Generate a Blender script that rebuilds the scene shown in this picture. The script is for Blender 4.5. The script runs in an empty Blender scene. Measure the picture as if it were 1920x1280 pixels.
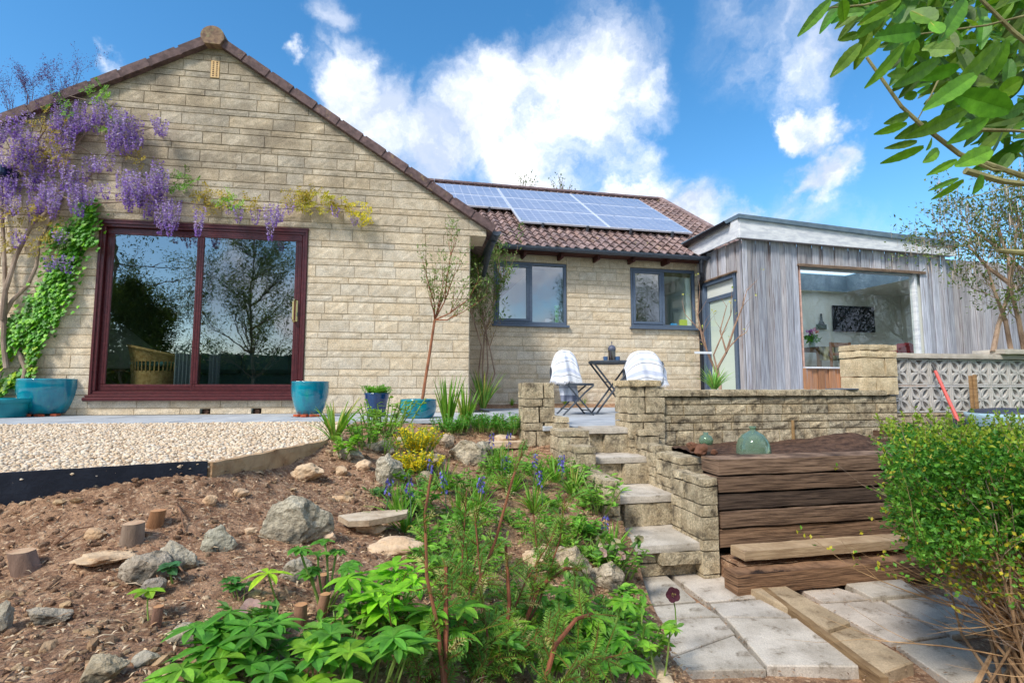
import bpy, math, random
import numpy as np
from mathutils import Vector, noise as mn
R=math.radians
rng=np.random.default_rng(7); random.seed(7)
SC=bpy.context.scene
COL=SC.collection
# ------------------------------------------------------------------ camera, sky, sun
CAMZ=0.32; TILT=R(5.0); FP=975.0
cd=bpy.data.cameras.new('camera'); cam=bpy.data.objects.new('camera',cd); COL.objects.link(cam)
cam.location=(0,0,CAMZ); cam.rotation_euler=(R(90)+TILT,0,0)
cd.sensor_width=36; cd.lens=36*FP/1920; cd.clip_start=0.02; cd.clip_end=3000
SC.camera=cam
def ray(px,py):
    x=(px-960)/FP; y=(640-py)/FP; c,s=math.cos(TILT),math.sin(TILT)
    return np.array([x,c-y*s,s+y*c])
def atD(px,py,D):                      # point of that viewing ray whose Y is D
    d=ray(px,py); return np.array([0,0,CAMZ])+d*(D/d[1])
def atZ(px,py,z):                      # point of that viewing ray at height z
    d=ray(px,py); return np.array([0,0,CAMZ])+d*((z-CAMZ)/d[2])
SUN_AZ=R(-142)   # compass-like angle from +Y, clockwise: behind and left of the camera
SUN_EL=R(46)
SC.view_settings.view_transform='Standard'; SC.view_settings.look='None'
SC.view_settings.exposure=1.07; SC.view_settings.gamma=1.0
SC.render.engine='CYCLES'
try:
    SC.cycles.use_denoising=True; SC.cycles.max_bounces=7; SC.cycles.transparent_max_bounces=12
    SC.cycles.diffuse_bounces=4; SC.cycles.caustics_reflective=False; SC.cycles.caustics_refractive=False
except Exception: pass
sd=bpy.data.lights.new('sun','SUN'); sd.energy=1.9; sd.angle=R(13); sd.color=(1,.955,.87)
so=bpy.data.objects.new('sun',sd); COL.objects.link(so)
sv=Vector((math.sin(SUN_AZ)*math.cos(SUN_EL),math.cos(SUN_AZ)*math.cos(SUN_EL),math.sin(SUN_EL)))
so.rotation_euler=sv.to_track_quat('Z','Y').to_euler()
W=bpy.data.worlds.new('World'); SC.world=W; W.use_nodes=True
def build_world():
    nt=W.node_tree; N=nt.nodes; L=nt.links; N.clear()
    out=N.new('ShaderNodeOutputWorld'); bg=N.new('ShaderNodeBackground'); bg.inputs[1].default_value=0.132
    L.new(bg.outputs[0],out.inputs[0])
    sky=N.new('ShaderNodeTexSky'); sky.sky_type='NISHITA'; sky.sun_disc=False
    sky.sun_elevation=SUN_EL; sky.sun_rotation=SUN_AZ; sky.air_density=1.0; sky.dust_density=.35; sky.ozone_density=2.2
    tc=N.new('ShaderNodeTexCoord')
    def math_(op,a,b=None,clamp=False):
        m=N.new('ShaderNodeMath'); m.operation=op; m.use_clamp=clamp
        for i,v in enumerate((a,b)):
            if v is None: continue
            if isinstance(v,(int,float)): m.inputs[i].default_value=v
            else: L.new(v,m.inputs[i])
        return m.outputs[0]
    def nz(scale,detail,rough,vec,dist=0):
        n=N.new('ShaderNodeTexNoise'); n.inputs['Scale'].default_value=scale; n.inputs['Detail'].default_value=detail
        n.inputs['Roughness'].default_value=rough; n.inputs['Distortion'].default_value=dist
        L.new(vec,n.inputs['Vector']); return n
    n1=nz(3.6,7,.62,tc.outputs['Generated'])
    sub=N.new('ShaderNodeVectorMath'); sub.operation='SUBTRACT'; L.new(n1.outputs['Color'],sub.inputs[0]); sub.inputs[1].default_value=(.5,.5,.5)
    scl=N.new('ShaderNodeVectorMath'); scl.operation='SCALE'; L.new(sub.outputs[0],scl.inputs[0]); scl.inputs['Scale'].default_value=.26
    add=N.new('ShaderNodeVectorMath'); L.new(tc.outputs['Generated'],add.inputs[0]); L.new(scl.outputs[0],add.inputs[1])
    CL=[(655,150,85,1.05),(700,235,115,1.05),(800,300,125,1.0),(890,230,110,.95),(640,210,60,1),(620,20,50,.75),(1000,330,120,.9),
        (950,150,90,.7),(1010,120,90,.7),(1090,120,140,.85),(1170,70,80,.65),(1190,160,80,.75),(1080,230,130,.85),(1180,270,60,.5),(1190,370,90,1.1),(1290,400,90,1.0),
        (1390,430,70,.8),(1430,60,150,.5),(1530,110,110,.55),(1400,150,80,.4),(1500,30,140,.5),(1490,235,45,1.0),(1545,235,55,1.0),(1600,225,45,.7),
        (1560,320,55,.95),(1520,340,50,.8),(1545,380,45,.6),(240,108,38,.6),(540,115,28,.55),(700,380,120,1.0),(300,150,40,.35),
        (100,260,90,.3),(1100,430,150,.6),(1250,440,150,.6),(1480,440,140,.5),(1650,460,120,.4)]
    acc=None
    for (px,py,r,w) in CL:
        d=ray(px,py); d=d/np.linalg.norm(d)
        dn=N.new('ShaderNodeVectorMath'); dn.operation='DISTANCE'; L.new(add.outputs[0],dn.inputs[0]); dn.inputs[1].default_value=tuple(d)
        d2=1/(1+((px-960)/FP)**2)**.5
        mr=N.new('ShaderNodeMapRange'); mr.interpolation_type='SMOOTHSTEP'; L.new(dn.outputs['Value'],mr.inputs[0])
        mr.inputs[1].default_value=0; mr.inputs[2].default_value=r/FP*1.25*d2; mr.inputs[3].default_value=w; mr.inputs[4].default_value=0
        acc=mr.outputs[0] if acc is None else math_('MAXIMUM',math_('ADD',math_('MULTIPLY',acc,.999),math_('MULTIPLY',mr.outputs[0],.22)),mr.outputs[0])
    n2=nz(7,8,.6,add.outputs[0],.3)
    t=math_('MULTIPLY',math_('SUBTRACT',n2.outputs[0],.5),1.5)
    front=math_('ADD',acc,math_('MULTIPLY',t,math_('MINIMUM',math_('MULTIPLY',acc,2.2),1.0)))
    # broken cloud over the rest of the sky (behind the camera)
    n3=nz(2.1,8,.6,tc.outputs['Generated'])
    sep=N.new('ShaderNodeSeparateXYZ'); L.new(tc.outputs['Generated'],sep.inputs[0])
    back=math_('MULTIPLY',math_('MULTIPLY',math_('SUBTRACT',n3.outputs[0],.40),6,True),math_('MULTIPLY',math_('SUBTRACT',.12,sep.outputs['Y']),4,True))
    tot=math_('MAXIMUM',front,back)
    mk=N.new('ShaderNodeMapRange'); mk.interpolation_type='SMOOTHSTEP'; L.new(tot,mk.inputs[0]); mk.inputs[1].default_value=.12; mk.inputs[2].default_value=.95
    hs=N.new('ShaderNodeHueSaturation'); hs.inputs['Saturation'].default_value=1.3; hs.inputs['Value'].default_value=.86; hs.inputs['Hue'].default_value=.494
    L.new(sky.outputs[0],hs.inputs['Color'])
    n4=nz(5,6,.6,add.outputs[0])
    cr=N.new('ShaderNodeValToRGB'); cr.color_ramp.elements[0].position=.42; cr.color_ramp.elements[0].color=(2.5,2.9,3.7,1)
    cr.color_ramp.elements[1].position=.64; cr.color_ramp.elements[1].color=(5.4,5.4,5.5,1); L.new(n4.outputs[0],cr.inputs[0])
    mx=N.new('ShaderNodeMix'); mx.data_type='RGBA'; L.new(mk.outputs[0],mx.inputs[0]); L.new(hs.outputs[0],mx.inputs[6]); L.new(cr.outputs[0],mx.inputs[7])
    L.new(mx.outputs[2],bg.inputs[0])
build_world()
W.cycles.sampling_method='MANUAL'; W.cycles.sample_map_resolution=512
# ------------------------------------------------------------------ mesh builder
def nrm(v):
    v=np.asarray(v,float); n=np.linalg.norm(v,axis=-1,keepdims=True); return v/np.maximum(n,1e-9)
class MB:
    def __init__(s): s.v=[]; s.n=0; s.l=[]; s.t=[]; s.c=[]
    def add(s,V,F,col=(1,1,1)):        # F: (m,k) array or list of lists; col: one colour or one per face
        V=np.asarray(V,float).reshape(-1,3)
        if isinstance(F,np.ndarray):
            s.l.append((F+s.n).ravel()); s.t.append(np.full(len(F),F.shape[1])); m=len(F)
        else:
            s.l.append(np.array([i+s.n for f in F for i in f])); s.t.append(np.array([len(f) for f in F])); m=len(F)
        s.v.append(V); s.n+=len(V)
        col=np.asarray(col,float)
        if col.ndim==1: col=np.tile(col,(m,1))
        s.c.append(col)
    def quad(s,a,b,c,d,col=(1,1,1)): s.add([a,b,c,d],[[0,1,2,3]],col)
    def poly(s,P,col=(1,1,1)): s.add(P,[list(range(len(P)))],col)
    def cbox(s,o,ax,lo,hi,ch=0.0,col=(1,1,1)):   # chamfered box: origin o, axes ax (3x3 rows), extents lo..hi
        o=np.asarray(o,float); ax=np.asarray(ax,float); lo=np.asarray(lo,float); hi=np.asarray(hi,float)
        if ch<=0:
            V=[[(lo,hi)[i&1][0],(lo,hi)[(i>>1)&1][1],(lo,hi)[i>>2][2]] for i in range(8)]
            F=[[0,2,3,1],[4,5,7,6],[0,1,5,4],[2,6,7,3],[0,4,6,2],[1,3,7,5]]
            s.add(o+np.array(V)@ax,F,col); return
        ch=min(ch,*( (hi-lo)*.45))
        V=[];idx={}
        for i in range(8):
            sg=[(i>>k)&1 for k in range(3)]
            for a in range(3):
                p=[]
                for k in range(3):
                    e=(hi[k] if sg[k] else lo[k]); q=0 if k==a else ch
                    p.append(e-q if sg[k] else e+q)
                idx[(i,a)]=len(V); V.append(p)
        F=[]
        for a in range(3):
            b,c=(a+1)%3,(a+2)%3
            for sgn in (0,1):
                q=[]
                for (x,y) in ((0,0),(1,0),(1,1),(0,1)):
                    q.append(idx[((sgn<<a)|(x<<b)|(y<<c),a)])
                F.append(q if sgn else q[::-1])
        for a in range(3):
            b,c=(a+1)%3,(a+2)%3
            for x in (0,1):
                for y in (0,1):
                    i0=(x<<b)|(y<<c); i1=i0|(1<<a)
                    q=[idx[(i0,b)],idx[(i1,b)],idx[(i1,c)],idx[(i0,c)]]
                    F.append(q if x==y else q[::-1])
        for i in range(8):
            q=[idx[(i,0)],idx[(i,1)],idx[(i,2)]]
            F.append(q if bin(i).count('1')%2 else q[::-1])
        s.add(o+np.array(V)@ax,F,col)
    def box(s,c,h,ch=0.0,col=(1,1,1),rz=0.0):
        ax=np.array([[math.cos(rz),math.sin(rz),0],[-math.sin(rz),math.cos(rz),0],[0,0,1]])
        s.cbox(c,ax,-np.asarray(h,float),np.asarray(h,float),ch,col)
    def tube(s,P,r,n=6,col=(1,1,1),cap=True):
        P=np.asarray(P,float); m=len(P); r=np.broadcast_to(np.asarray(r,float),(m,))
        T=nrm(np.gradient(P,axis=0)); up=np.array([0.,0,1]) if abs(T[0][2])<.9 else np.array([1.,0,0])
        V=[];A=nrm(np.cross(T[0],up))
        for i in range(m):
            A=nrm(A-T[i]*np.dot(A,T[i])); B=np.cross(T[i],A)
            th=np.arange(n)*2*math.pi/n
            V.append(P[i]+r[i]*(np.outer(np.cos(th),A)+np.outer(np.sin(th),B)))
        V=np.concatenate(V); j=np.arange(n); F=[]
        for i in range(m-1):
            F.append(np.stack([i*n+j,i*n+(j+1)%n,(i+1)*n+(j+1)%n,(i+1)*n+j],1))
        F=np.concatenate(F).tolist()
        if cap: F.append(list(range(n))[::-1]); F.append([(m-1)*n+k for k in range(n)])
        s.add(V,F,col)
    def lathe(s,c,prof,n=32,col=(1,1,1)):
        c=np.asarray(c,float); th=np.arange(n)*2*math.pi/n; V=[]
        for (r,z) in prof: V.append(np.stack([c[0]+r*np.cos(th),c[1]+r*np.sin(th),np.full(n,c[2]+z)],1))
        V=np.concatenate(V); j=np.arange(n); F=[]
        for i in range(len(prof)-1): F.append(np.stack([i*n+j,i*n+(j+1)%n,(i+1)*n+(j+1)%n,(i+1)*n+j],1))
        s.add(V,np.concatenate(F),col)
    def grid(s,G,col=(1,1,1)):          # G: (a,b,3)
        a,b=G.shape[:2]; i,j=np.meshgrid(np.arange(a-1),np.arange(b-1),indexing='ij'); k=(i*b+j).ravel()
        s.add(G.reshape(-1,3),np.stack([k,k+1,k+b+1,k+b],1),col)
    def ribbon(s,P,w,side,col=(1,1,1),fold=.12):
        P=np.asarray(P,float); w=np.asarray(w,float)[:,None]; side=nrm(side); T=nrm(np.gradient(P,axis=0)); N=nrm(np.cross(T,side))
        G=np.stack([P-side*w/2+N*w*fold,P,P+side*w/2+N*w*fold],1); s.grid(G,col)
    def leaves(s,P,D,N,L,Wd,C,rows=((0,.12),(.3,.85),(.6,1),(.85,.55),(1,.05)),fold=.16,droop=.18):
        P=np.atleast_2d(P); n=len(P); D=nrm(D); N=np.broadcast_to(N,(n,3)); S=nrm(np.cross(D,N)); N=np.cross(S,D)
        L=np.broadcast_to(L,(n,))[:,None]; Wd=np.broadcast_to(Wd,(n,))[:,None]; G=[]
        for (t,w) in rows:
            b=P+D*L*t-N*droop*L*t*t
            G+= [b-S*Wd*w/2+N*fold*Wd*w, b, b+S*Wd*w/2+N*fold*Wd*w]
        V=np.stack(G,1); k=V.shape[1]; m=len(rows); F=[]
        for i in range(m-1):
            for j in (0,1): F.append([i*3+j,i*3+j+1,i*3+4+j,i*3+3+j])
        F=np.array(F); FF=(F[None]+np.arange(n)[:,None,None]*k).reshape(-1,4)
        C=np.broadcast_to(C,(n,3)); s.add(V.reshape(-1,3),FF,np.repeat(C,len(F),0)*np.tile(np.array([[1.08],[.90]]),(n*len(F)//2,1))*rng.uniform(.93,1.07,(n*len(F),1)))  # fold shading put into colour: one leaf half lighter, the other darker
    def leaf4(s,P,D,N,L,Wd,C,fold=.1):
        P=np.atleast_2d(P); n=len(P); D=nrm(D); N=np.broadcast_to(N,(n,3)); S=nrm(np.cross(D,N)); N=np.cross(S,D)
        L=np.broadcast_to(L,(n,))[:,None]; Wd=np.broadcast_to(Wd,(n,))[:,None]
        V=np.stack([P,P+D*L*.5-S*Wd/2+N*fold*L,P+D*L,P+D*L*.5+S*Wd/2+N*fold*L],1)
        F=np.arange(n*4).reshape(-1,4); C=np.broadcast_to(C,(n,3)); s.add(V.reshape(-1,3),F,C)
    def fan(s,P,D,N,L,outline,C,cup=.08):    # flat lobed leaves from an outline in (along, across)
        P=np.atleast_2d(P); n=len(P); D=nrm(D); N=np.broadcast_to(N,(n,3)); S=nrm(np.cross(D,N)); N=np.cross(S,D)
        L=np.broadcast_to(L,(n,))[:,None]; o=np.array(outline); k=len(o)+1
        V=[P+D*L*.4]+[P+D*L*a+S*L*b+N*L*cup*(abs(b)+a) for a,b in o]
        V=np.stack(V,1); F=np.array([[0,i+1,(i+1)%len(o)+1] for i in range(len(o))])
        FF=(F[None]+np.arange(n)[:,None,None]*k).reshape(-1,3); C=np.broadcast_to(C,(n,3)); s.add(V.reshape(-1,3),FF,np.repeat(C,len(F),0))
ORG={}
def build(mb,name,mat,parent=None,loc=None,smooth=False):
    V=np.concatenate(mb.v) if mb.v else np.zeros((0,3))
    if parent is not None: o0=ORG[parent]
    else: o0=np.array(loc if loc is not None else (0,0,0),float)
    V=V-o0
    me=bpy.data.meshes.new(name); l=np.concatenate(mb.l).astype(np.int32); t=np.concatenate(mb.t).astype(np.int32)
    me.vertices.add(len(V)); me.vertices.foreach_set('co',V.astype(np.float32).ravel())
    me.loops.add(len(l)); me.loops.foreach_set('vertex_index',l)
    me.polygons.add(len(t)); st=np.concatenate([[0],np.cumsum(t)[:-1]]).astype(np.int32)
    me.polygons.foreach_set('loop_start',st); me.polygons.foreach_set('loop_total',t)
    me.update(calc_edges=True)
    ca=me.color_attributes.new('Col','FLOAT_COLOR','CORNER'); c=np.repeat(np.concatenate(mb.c),t,axis=0)
    ca.data.foreach_set('color',np.concatenate([c,np.ones((len(c),1))],1).astype(np.float32).ravel())
    me.polygons.foreach_set('use_smooth',np.full(len(t),smooth))
    me.materials.append(mat); me.update()
    o=bpy.data.objects.new(name,me); COL.objects.link(o); ORG[o]=o0
    if parent is not None: o.parent=parent
    else: o.location=tuple(o0)
    return o
def tag(o,label=None,cat=None,group=None,kind=None):
    if label: o['label']=label
    if cat: o['category']=cat
    if group: o['group']=group
    if kind: o['kind']=kind
    return o
def thing(name,label,cat,loc,group=None):
    o=bpy.data.objects.new(name,None); o.empty_display_size=.05; COL.objects.link(o); o.location=tuple(loc); ORG[o]=np.array(loc,float)
    return tag(o,label,cat,group)
def solo(mb,name,mat,label,cat,loc,group=None,smooth=False): return tag(build(mb,name,mat,None,loc,smooth),label,cat,group)
def copy_tree(o,parent=None):
    c=o.copy(); COL.objects.link(c)
    if parent is not None: c.parent=parent
    for ch in list(o.children): copy_tree(ch,c)
    return c
# ------------------------------------------------------------------ materials
def S(r,g,b,k=1.0):                     # sRGB 0-255 to linear
    return tuple(((x/255)**2.2)*k for x in (r,g,b))
MATS={}
def M(name,c1,c2=None,scale=8,rough=.85,bump=0,bscale=60,detail=6,stretch=(1,1,1),c3=None,s3=3,p3=(.5,.65),metal=0,spec=.35,coat=0,trans=0,bdist=.01,rv=0,speck=None,zr=None):
    m=bpy.data.materials.new(name); m.use_nodes=True; nt=m.node_tree; N=nt.nodes; L=nt.links; N.clear()
    out=N.new('ShaderNodeOutputMaterial'); p=N.new('ShaderNodeBsdfPrincipled'); tc=N.new('ShaderNodeTexCoord')
    mp=N.new('ShaderNodeMapping'); mp.inputs['Scale'].default_value=stretch; L.new(tc.outputs['Object'],mp.inputs[0])
    at=N.new('ShaderNodeAttribute'); at.attribute_name='Col'
    def mix(f,a,b,bt='MIX'):
        x=N.new('ShaderNodeMix'); x.data_type='RGBA'; x.blend_type=bt
        if isinstance(f,(int,float)): x.inputs[0].default_value=f
        else: L.new(f,x.inputs[0])
        for k,v in ((6,a),(7,b)):
            if isinstance(v,tuple): x.inputs[k].default_value=(*v[:3],1)
            else: L.new(v,x.inputs[k])
        return x.outputs[2]
    def nz(sc,dt,ro=.6,v=mp.outputs[0]):
        n=N.new('ShaderNodeTexNoise'); n.inputs['Scale'].default_value=sc; n.inputs['Detail'].default_value=dt; n.inputs['Roughness'].default_value=ro
        L.new(v,n.inputs['Vector']); return n.outputs[0]
    def ramp(v,a,b):
        r=N.new('ShaderNodeMapRange'); r.interpolation_type='SMOOTHSTEP'; L.new(v,r.inputs[0]); r.inputs[1].default_value=a; r.inputs[2].default_value=b; return r.outputs[0]
    if c2 is not None: c=mix(ramp(nz(scale,detail),.33,.67),tuple(c1),tuple(c2))
    else: c=tuple(c1)
    if c3 is not None:
        mk=ramp(nz(s3,7,.65),*p3)
        if zr:
            sp=N.new('ShaderNodeSeparateXYZ'); L.new(tc.outputs['Object'],sp.inputs[0]); ad=N.new('ShaderNodeMath'); ad.operation='MULTIPLY_ADD'; L.new(nz(1.3,5),ad.inputs[0]); ad.inputs[1].default_value=1.6; L.new(sp.outputs[2],ad.inputs[2])
            mm=N.new('ShaderNodeMath'); mm.operation='MULTIPLY'; L.new(mk,mm.inputs[0]); L.new(ramp(ad.outputs[0],zr[0]+.8,zr[1]+.8),mm.inputs[1]); mk=mm.outputs[0]
        c=mix(mk,c,tuple(c3))
    if speck:
        mr=N.new('ShaderNodeMapRange'); L.new(nz(speck[0],5,.75,tc.outputs['Object']),mr.inputs[0]); mr.inputs[1].default_value=.36; mr.inputs[2].default_value=.64; mr.inputs[3].default_value=1-speck[1]; mr.inputs[4].default_value=1+speck[1]
        cx_=N.new('ShaderNodeCombineXYZ'); [L.new(mr.outputs[0],cx_.inputs[i]) for i in range(3)]; c=mix(1.0,c,cx_.outputs[0],'MULTIPLY')
    c=mix(1.0,c,at.outputs['Color'],'MULTIPLY'); L.new(c,p.inputs['Base Color'])
    p.inputs['Roughness'].default_value=rough; p.inputs['Metallic'].default_value=metal; p.inputs['Specular IOR Level'].default_value=spec
    if coat: p.inputs['Coat Weight'].default_value=coat; p.inputs['Coat Roughness'].default_value=.06
    if rv:
        mr=N.new('ShaderNodeMapRange'); L.new(nz(scale*2,4),mr.inputs[0]); mr.inputs[1].default_value=.3; mr.inputs[2].default_value=.7
        mr.inputs[3].default_value=rough-rv; mr.inputs[4].default_value=rough+rv; L.new(mr.outputs[0],p.inputs['Roughness'])
    if bump:
        b=N.new('ShaderNodeBump'); b.inputs['Strength'].default_value=bump; b.inputs['Distance'].default_value=bdist
        L.new(nz(bscale,8,.65),b.inputs['Height']); L.new(b.outputs[0],p.inputs['Normal'])
    sh=p.outputs[0]
    if trans:
        tr=N.new('ShaderNodeBsdfTranslucent'); L.new(mix(1.0,c,(1.15,1.25,.55),'MULTIPLY'),tr.inputs[0])
        mx=N.new('ShaderNodeMixShader'); mx.inputs[0].default_value=trans; L.new(sh,mx.inputs[1]); L.new(tr.outputs[0],mx.inputs[2]); sh=mx.outputs[0]
    L.new(sh,out.inputs[0]); MATS[name]=m; return m
def glassmat(name,refl,tint=(1,1,1),rough=0.0,lo=None):
    m=bpy.data.materials.new(name); m.use_nodes=True; nt=m.node_tree; N=nt.nodes; L=nt.links; N.clear()
    out=N.new('ShaderNodeOutputMaterial'); g=N.new('ShaderNodeBsdfGlossy'); g.inputs['Roughness'].default_value=rough+.012
    nz_=N.new('ShaderNodeTexNoise'); nz_.inputs['Scale'].default_value=2.6; nz_.inputs['Detail'].default_value=2; tc_g=N.new('ShaderNodeTexCoord'); L.new(tc_g.outputs['Object'],nz_.inputs['Vector']); bp_=N.new('ShaderNodeBump'); bp_.inputs['Strength'].default_value=.045; bp_.inputs['Distance'].default_value=.02; L.new(nz_.outputs[0],bp_.inputs['Height']); L.new(bp_.outputs[0],g.inputs['Normal'])
    t=N.new('ShaderNodeBsdfTransparent'); t.inputs[0].default_value=(*tint,1); mx=N.new('ShaderNodeMixShader')
    lw=N.new('ShaderNodeLayerWeight'); lw.inputs[0].default_value=.5; pw_=N.new('ShaderNodeMath'); pw_.operation='POWER'; L.new(lw.outputs['Facing'],pw_.inputs[0]); pw_.inputs[1].default_value=4.0; mr=N.new('ShaderNodeMapRange'); L.new(pw_.outputs[0],mr.inputs[0])
    mr.inputs[3].default_value=refl; mr.inputs[4].default_value=1.0
    L.new(mr.outputs[0],mx.inputs[0]); L.new(t.outputs[0],mx.inputs[1]); L.new(g.outputs[0],mx.inputs[2]); L.new(mx.outputs[0],out.inputs[0]); return m
m_stone=M('buff_block',S(239,222,195,.88),S(221,201,171,.88),9,.93,.75,75,c3=S(168,156,132,.8),s3=2.3,p3=(.58,.84),bdist=.014,speck=(85,.30))
m_stone_up=M('weathered_block',S(239,222,195,.88),S(221,201,171,.88),10,.95,.8,75,c3=S(162,148,128,.78),s3=2.2,zr=(1.6,3.2),p3=(.22,.72),bdist=.014,speck=(80,.30))
m_stone_old=M('mossy_block',S(228,210,176,.88),S(190,170,138,.88),14,.95,.9,90,c3=S(124,112,94,.72),s3=15,p3=(.48,.70),bdist=.022,speck=(90,.42))
m_gold=M('golden_block',S(232,210,172,.88),S(206,182,144,.88),10,.93,.7,80,bdist=.012,speck=(90,.25))
m_tile=M('roof_tile',S(122,100,98),S(90,74,74),14,.85,.5,90,c3=S(150,128,96),s3=9,p3=(.58,.72))
m_tileP=M('pantile',S(164,140,134),S(120,100,98),10,.85,.4,90,c3=S(140,130,60),s3=7,p3=(.60,.74))
m_upvc=M('maroon_frame',S(92,44,46),S(74,34,38),30,.32,.05,100,spec=.5)
m_frameg=M('slate_frame',S(92,106,126),S(84,98,116),30,.38,spec=.5)
m_black=M('black_plastic',S(38,40,46),S(26,28,34),20,.4,spec=.5)
m_gutter=M('grey_gutter',S(84,92,104),S(66,74,86),20,.42,spec=.5)
m_glass=glassmat('window_glass',.33,(.78,.86,.84)); m_glass2=glassmat('clear_glass',.09,(.88,.94,.92)); m_glass3=glassmat('bright_glass',.38,(.7,.76,.78))
m_board=M('weathered_board',S(214,214,220,.9),S(160,158,166,.9),5,.85,.5,9,detail=10,stretch=(14,14,.55),c3=S(112,86,74),s3=1.6,p3=(.56,.70))
m_boardr=M('fresh_board',S(196,142,104,.9),S(170,120,88,.9),5,.8,.4,9,stretch=(14,14,.6),c3=S(160,140,135),s3=2,p3=(.5,.65))
m_fascia=M('pale_fascia',S(240,240,240,.95),S(206,208,214,.95),5,.6,.2,30,stretch=(1,1,4),c3=S(150,150,155),s3=6,p3=(.6,.8))
m_white=M('white_paint',S(225,225,222),None,rough=.5)
m_plaster=M('plaster',S(240,244,236),S(236,240,232),2,.9)
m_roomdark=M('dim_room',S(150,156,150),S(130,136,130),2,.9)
m_slab=M('concrete_slab',S(218,207,192,.88),S(182,171,156,.88),6,.92,.5,120,c3=S(128,116,100),s3=14,p3=(.55,.72),bdist=.006,speck=(160,.20))
m_patio=M('patio_slab',S(196,200,204,.95),S(168,172,178,.95),4,.9,.3,90,c3=S(140,140,138),s3=12,p3=(.6,.75),bdist=.006)
m_soil=M('soil',S(190,150,118,.9),S(134,98,74,.9),16,.98,1.0,70,detail=10,c3=S(226,190,154,.85),s3=48,p3=(.52,.66),bdist=.02,speck=(150,.35))
m_soild=M('dark_soil',S(110,84,68),S(68,50,42),20,.98,1.0,70,detail=10,bdist=.02)
m_rock=M('rockery_stone',S(222,210,188,.9),S(164,152,134,.9),7,.95,1.0,35,detail=12,c3=S(86,88,84),s3=9,p3=(.50,.66),bdist=.03,speck=(60,.32))
m_rockb=M('tan_stone',S(226,206,178,.9),S(190,166,138,.9),9,.95,.8,40,c3=S(130,104,84),s3=12,p3=(.55,.7),bdist=.015)
m_peb=M('pebble',S(246,234,214,.93),S(228,206,180,.93),25,.75,.2,200)
m_sleeper=M('sleeper_wood',S(166,140,118),S(88,70,58),7,.88,.8,22,detail=12,stretch=(.7,.7,20),c3=S(40,32,30),s3=3.5,p3=(.60,.68),bdist=.012)
m_timber=M('fresh_timber',S(192,166,134),S(156,130,102),7,.8,.6,22,detail=10,stretch=(1,1,12),c3=S(96,66,48),s3=5,p3=(.6,.7))
m_edge=M('black_edging',S(38,44,56),S(26,32,44),12,.55,.2,60,c3=S(90,92,100),s3=22,p3=(.66,.8))
m_teal=M('teal_glaze',S(10,150,168,.92),S(8,116,142,.92),3,.12,.06,14,stretch=(3,3,.8),spec=.6,coat=.7,c3=S(30,160,140),s3=5,p3=(.55,.8))
m_blueg=M('blue_glaze',S(22,70,118),S(16,50,96),4,.15,.06,14,stretch=(3,3,.8),spec=.6,coat=.6)
m_terra=M('terracotta',S(196,98,62),S(170,82,56),10,.85,.3,60)
m_bark=M('bark',S(166,146,128),S(122,104,90),12,.9,.6,60,stretch=(1,1,.4))
m_bark2=M('red_bark',S(160,112,86),S(120,80,62),18,.85,.6,60,stretch=(1,1,.4))
m_leaf=M('leaf',(1.25,1.2,1.1),(.78,.85,.7),40,.45,.25,90,trans=.38,spec=.45)
m_ivy=M('ivy_leaf',(1.5,1.45,1.2),(1,1.05,.8),30,.45,0,trans=.3,spec=.4)
m_petal=M('petal',(1.2,1.15,1.15),(.9,.85,1),60,.7,0,trans=.3)
m_dry=M('dry_matter',(1,1,1),(.7,.68,.62),60,.9)
m_metal=M('steel_paint',S(78,84,92),S(66,72,80),20,.35,metal=.2,spec=.5)
m_cloth=M('towel_cloth',(1,1,1),(.92,.93,.95),30,.95,.3,260)
m_wicker=M('wicker',S(196,160,104),S(160,122,70),30,.7,.4,120)
m_gold2=M('brass',S(206,186,130),None,rough=.22,metal=1)
m_any=M('painted',(1,1,1),(.88,.88,.88),25,.5,spec=.45)
m_concrete=M('screen_concrete',S(212,206,200,.95),S(186,180,172,.95),9,.9,.5,130,bdist=.006)
m_cut=M('cut_wood',S(206,172,138),S(176,136,106),20,.85,.4,80)
m_lawn=M('far_grass',S(92,120,50),S(70,94,40),3,.95)
m_pane=M('solar_cell',S(190,195,214),S(180,186,208),3,.10,spec=.9,coat=1.0)  # pale cell colour carries the reflected sky
# ------------------------------------------------------------------ wall frames
class Fr:
    def __init__(s,px,D,th):
        d=ray(px,725); s.o=np.array([d[0]/d[1]*D,D,0.]); s.th=R(th); s.u=np.array([math.cos(s.th),math.sin(s.th),0]); s.n=np.array([s.u[1],-s.u[0],0]); s.w=np.array([0,0,1.])
    def pt(s,a,z,off=0): return s.o+s.u*a+s.w*z+s.n*off
    def hit(s,px,py,off=0):
        d=ray(px,py); c=np.array([0,0,CAMZ]); t=np.dot(s.o+s.n*off-c,s.n)/np.dot(d,s.n); p=c+d*t
        return float(np.dot(p-s.o,s.u)),float(p[2])
    def P(s,px,py,off=0): return s.pt(*s.hit(px,py,off),off)
    def box(s,mb,a0,a1,z0,z1,o0,o1,ch=0,col=(1,1,1)): mb.cbox(s.o,np.array([s.u,s.n*-1,s.w]),(a0,-o1,z0),(a1,-o0,z1),ch,col)
def clip(poly,a,b,c):                    # keep a*x+b*y<=c
    out=[]
    for i in range(len(poly)):
        p,q=poly[i],poly[(i+1)%len(poly)]; dp=a*p[0]+b*p[1]-c; dq=a*q[0]+b*q[1]-c
        if dp<=0: out.append(p)
        if (dp<0<dq) or (dq<0<dp):
            t=dp/(dp-dq); out.append((p[0]+(q[0]-p[0])*t,p[1]+(q[1]-p[1])*t))
    return out
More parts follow.
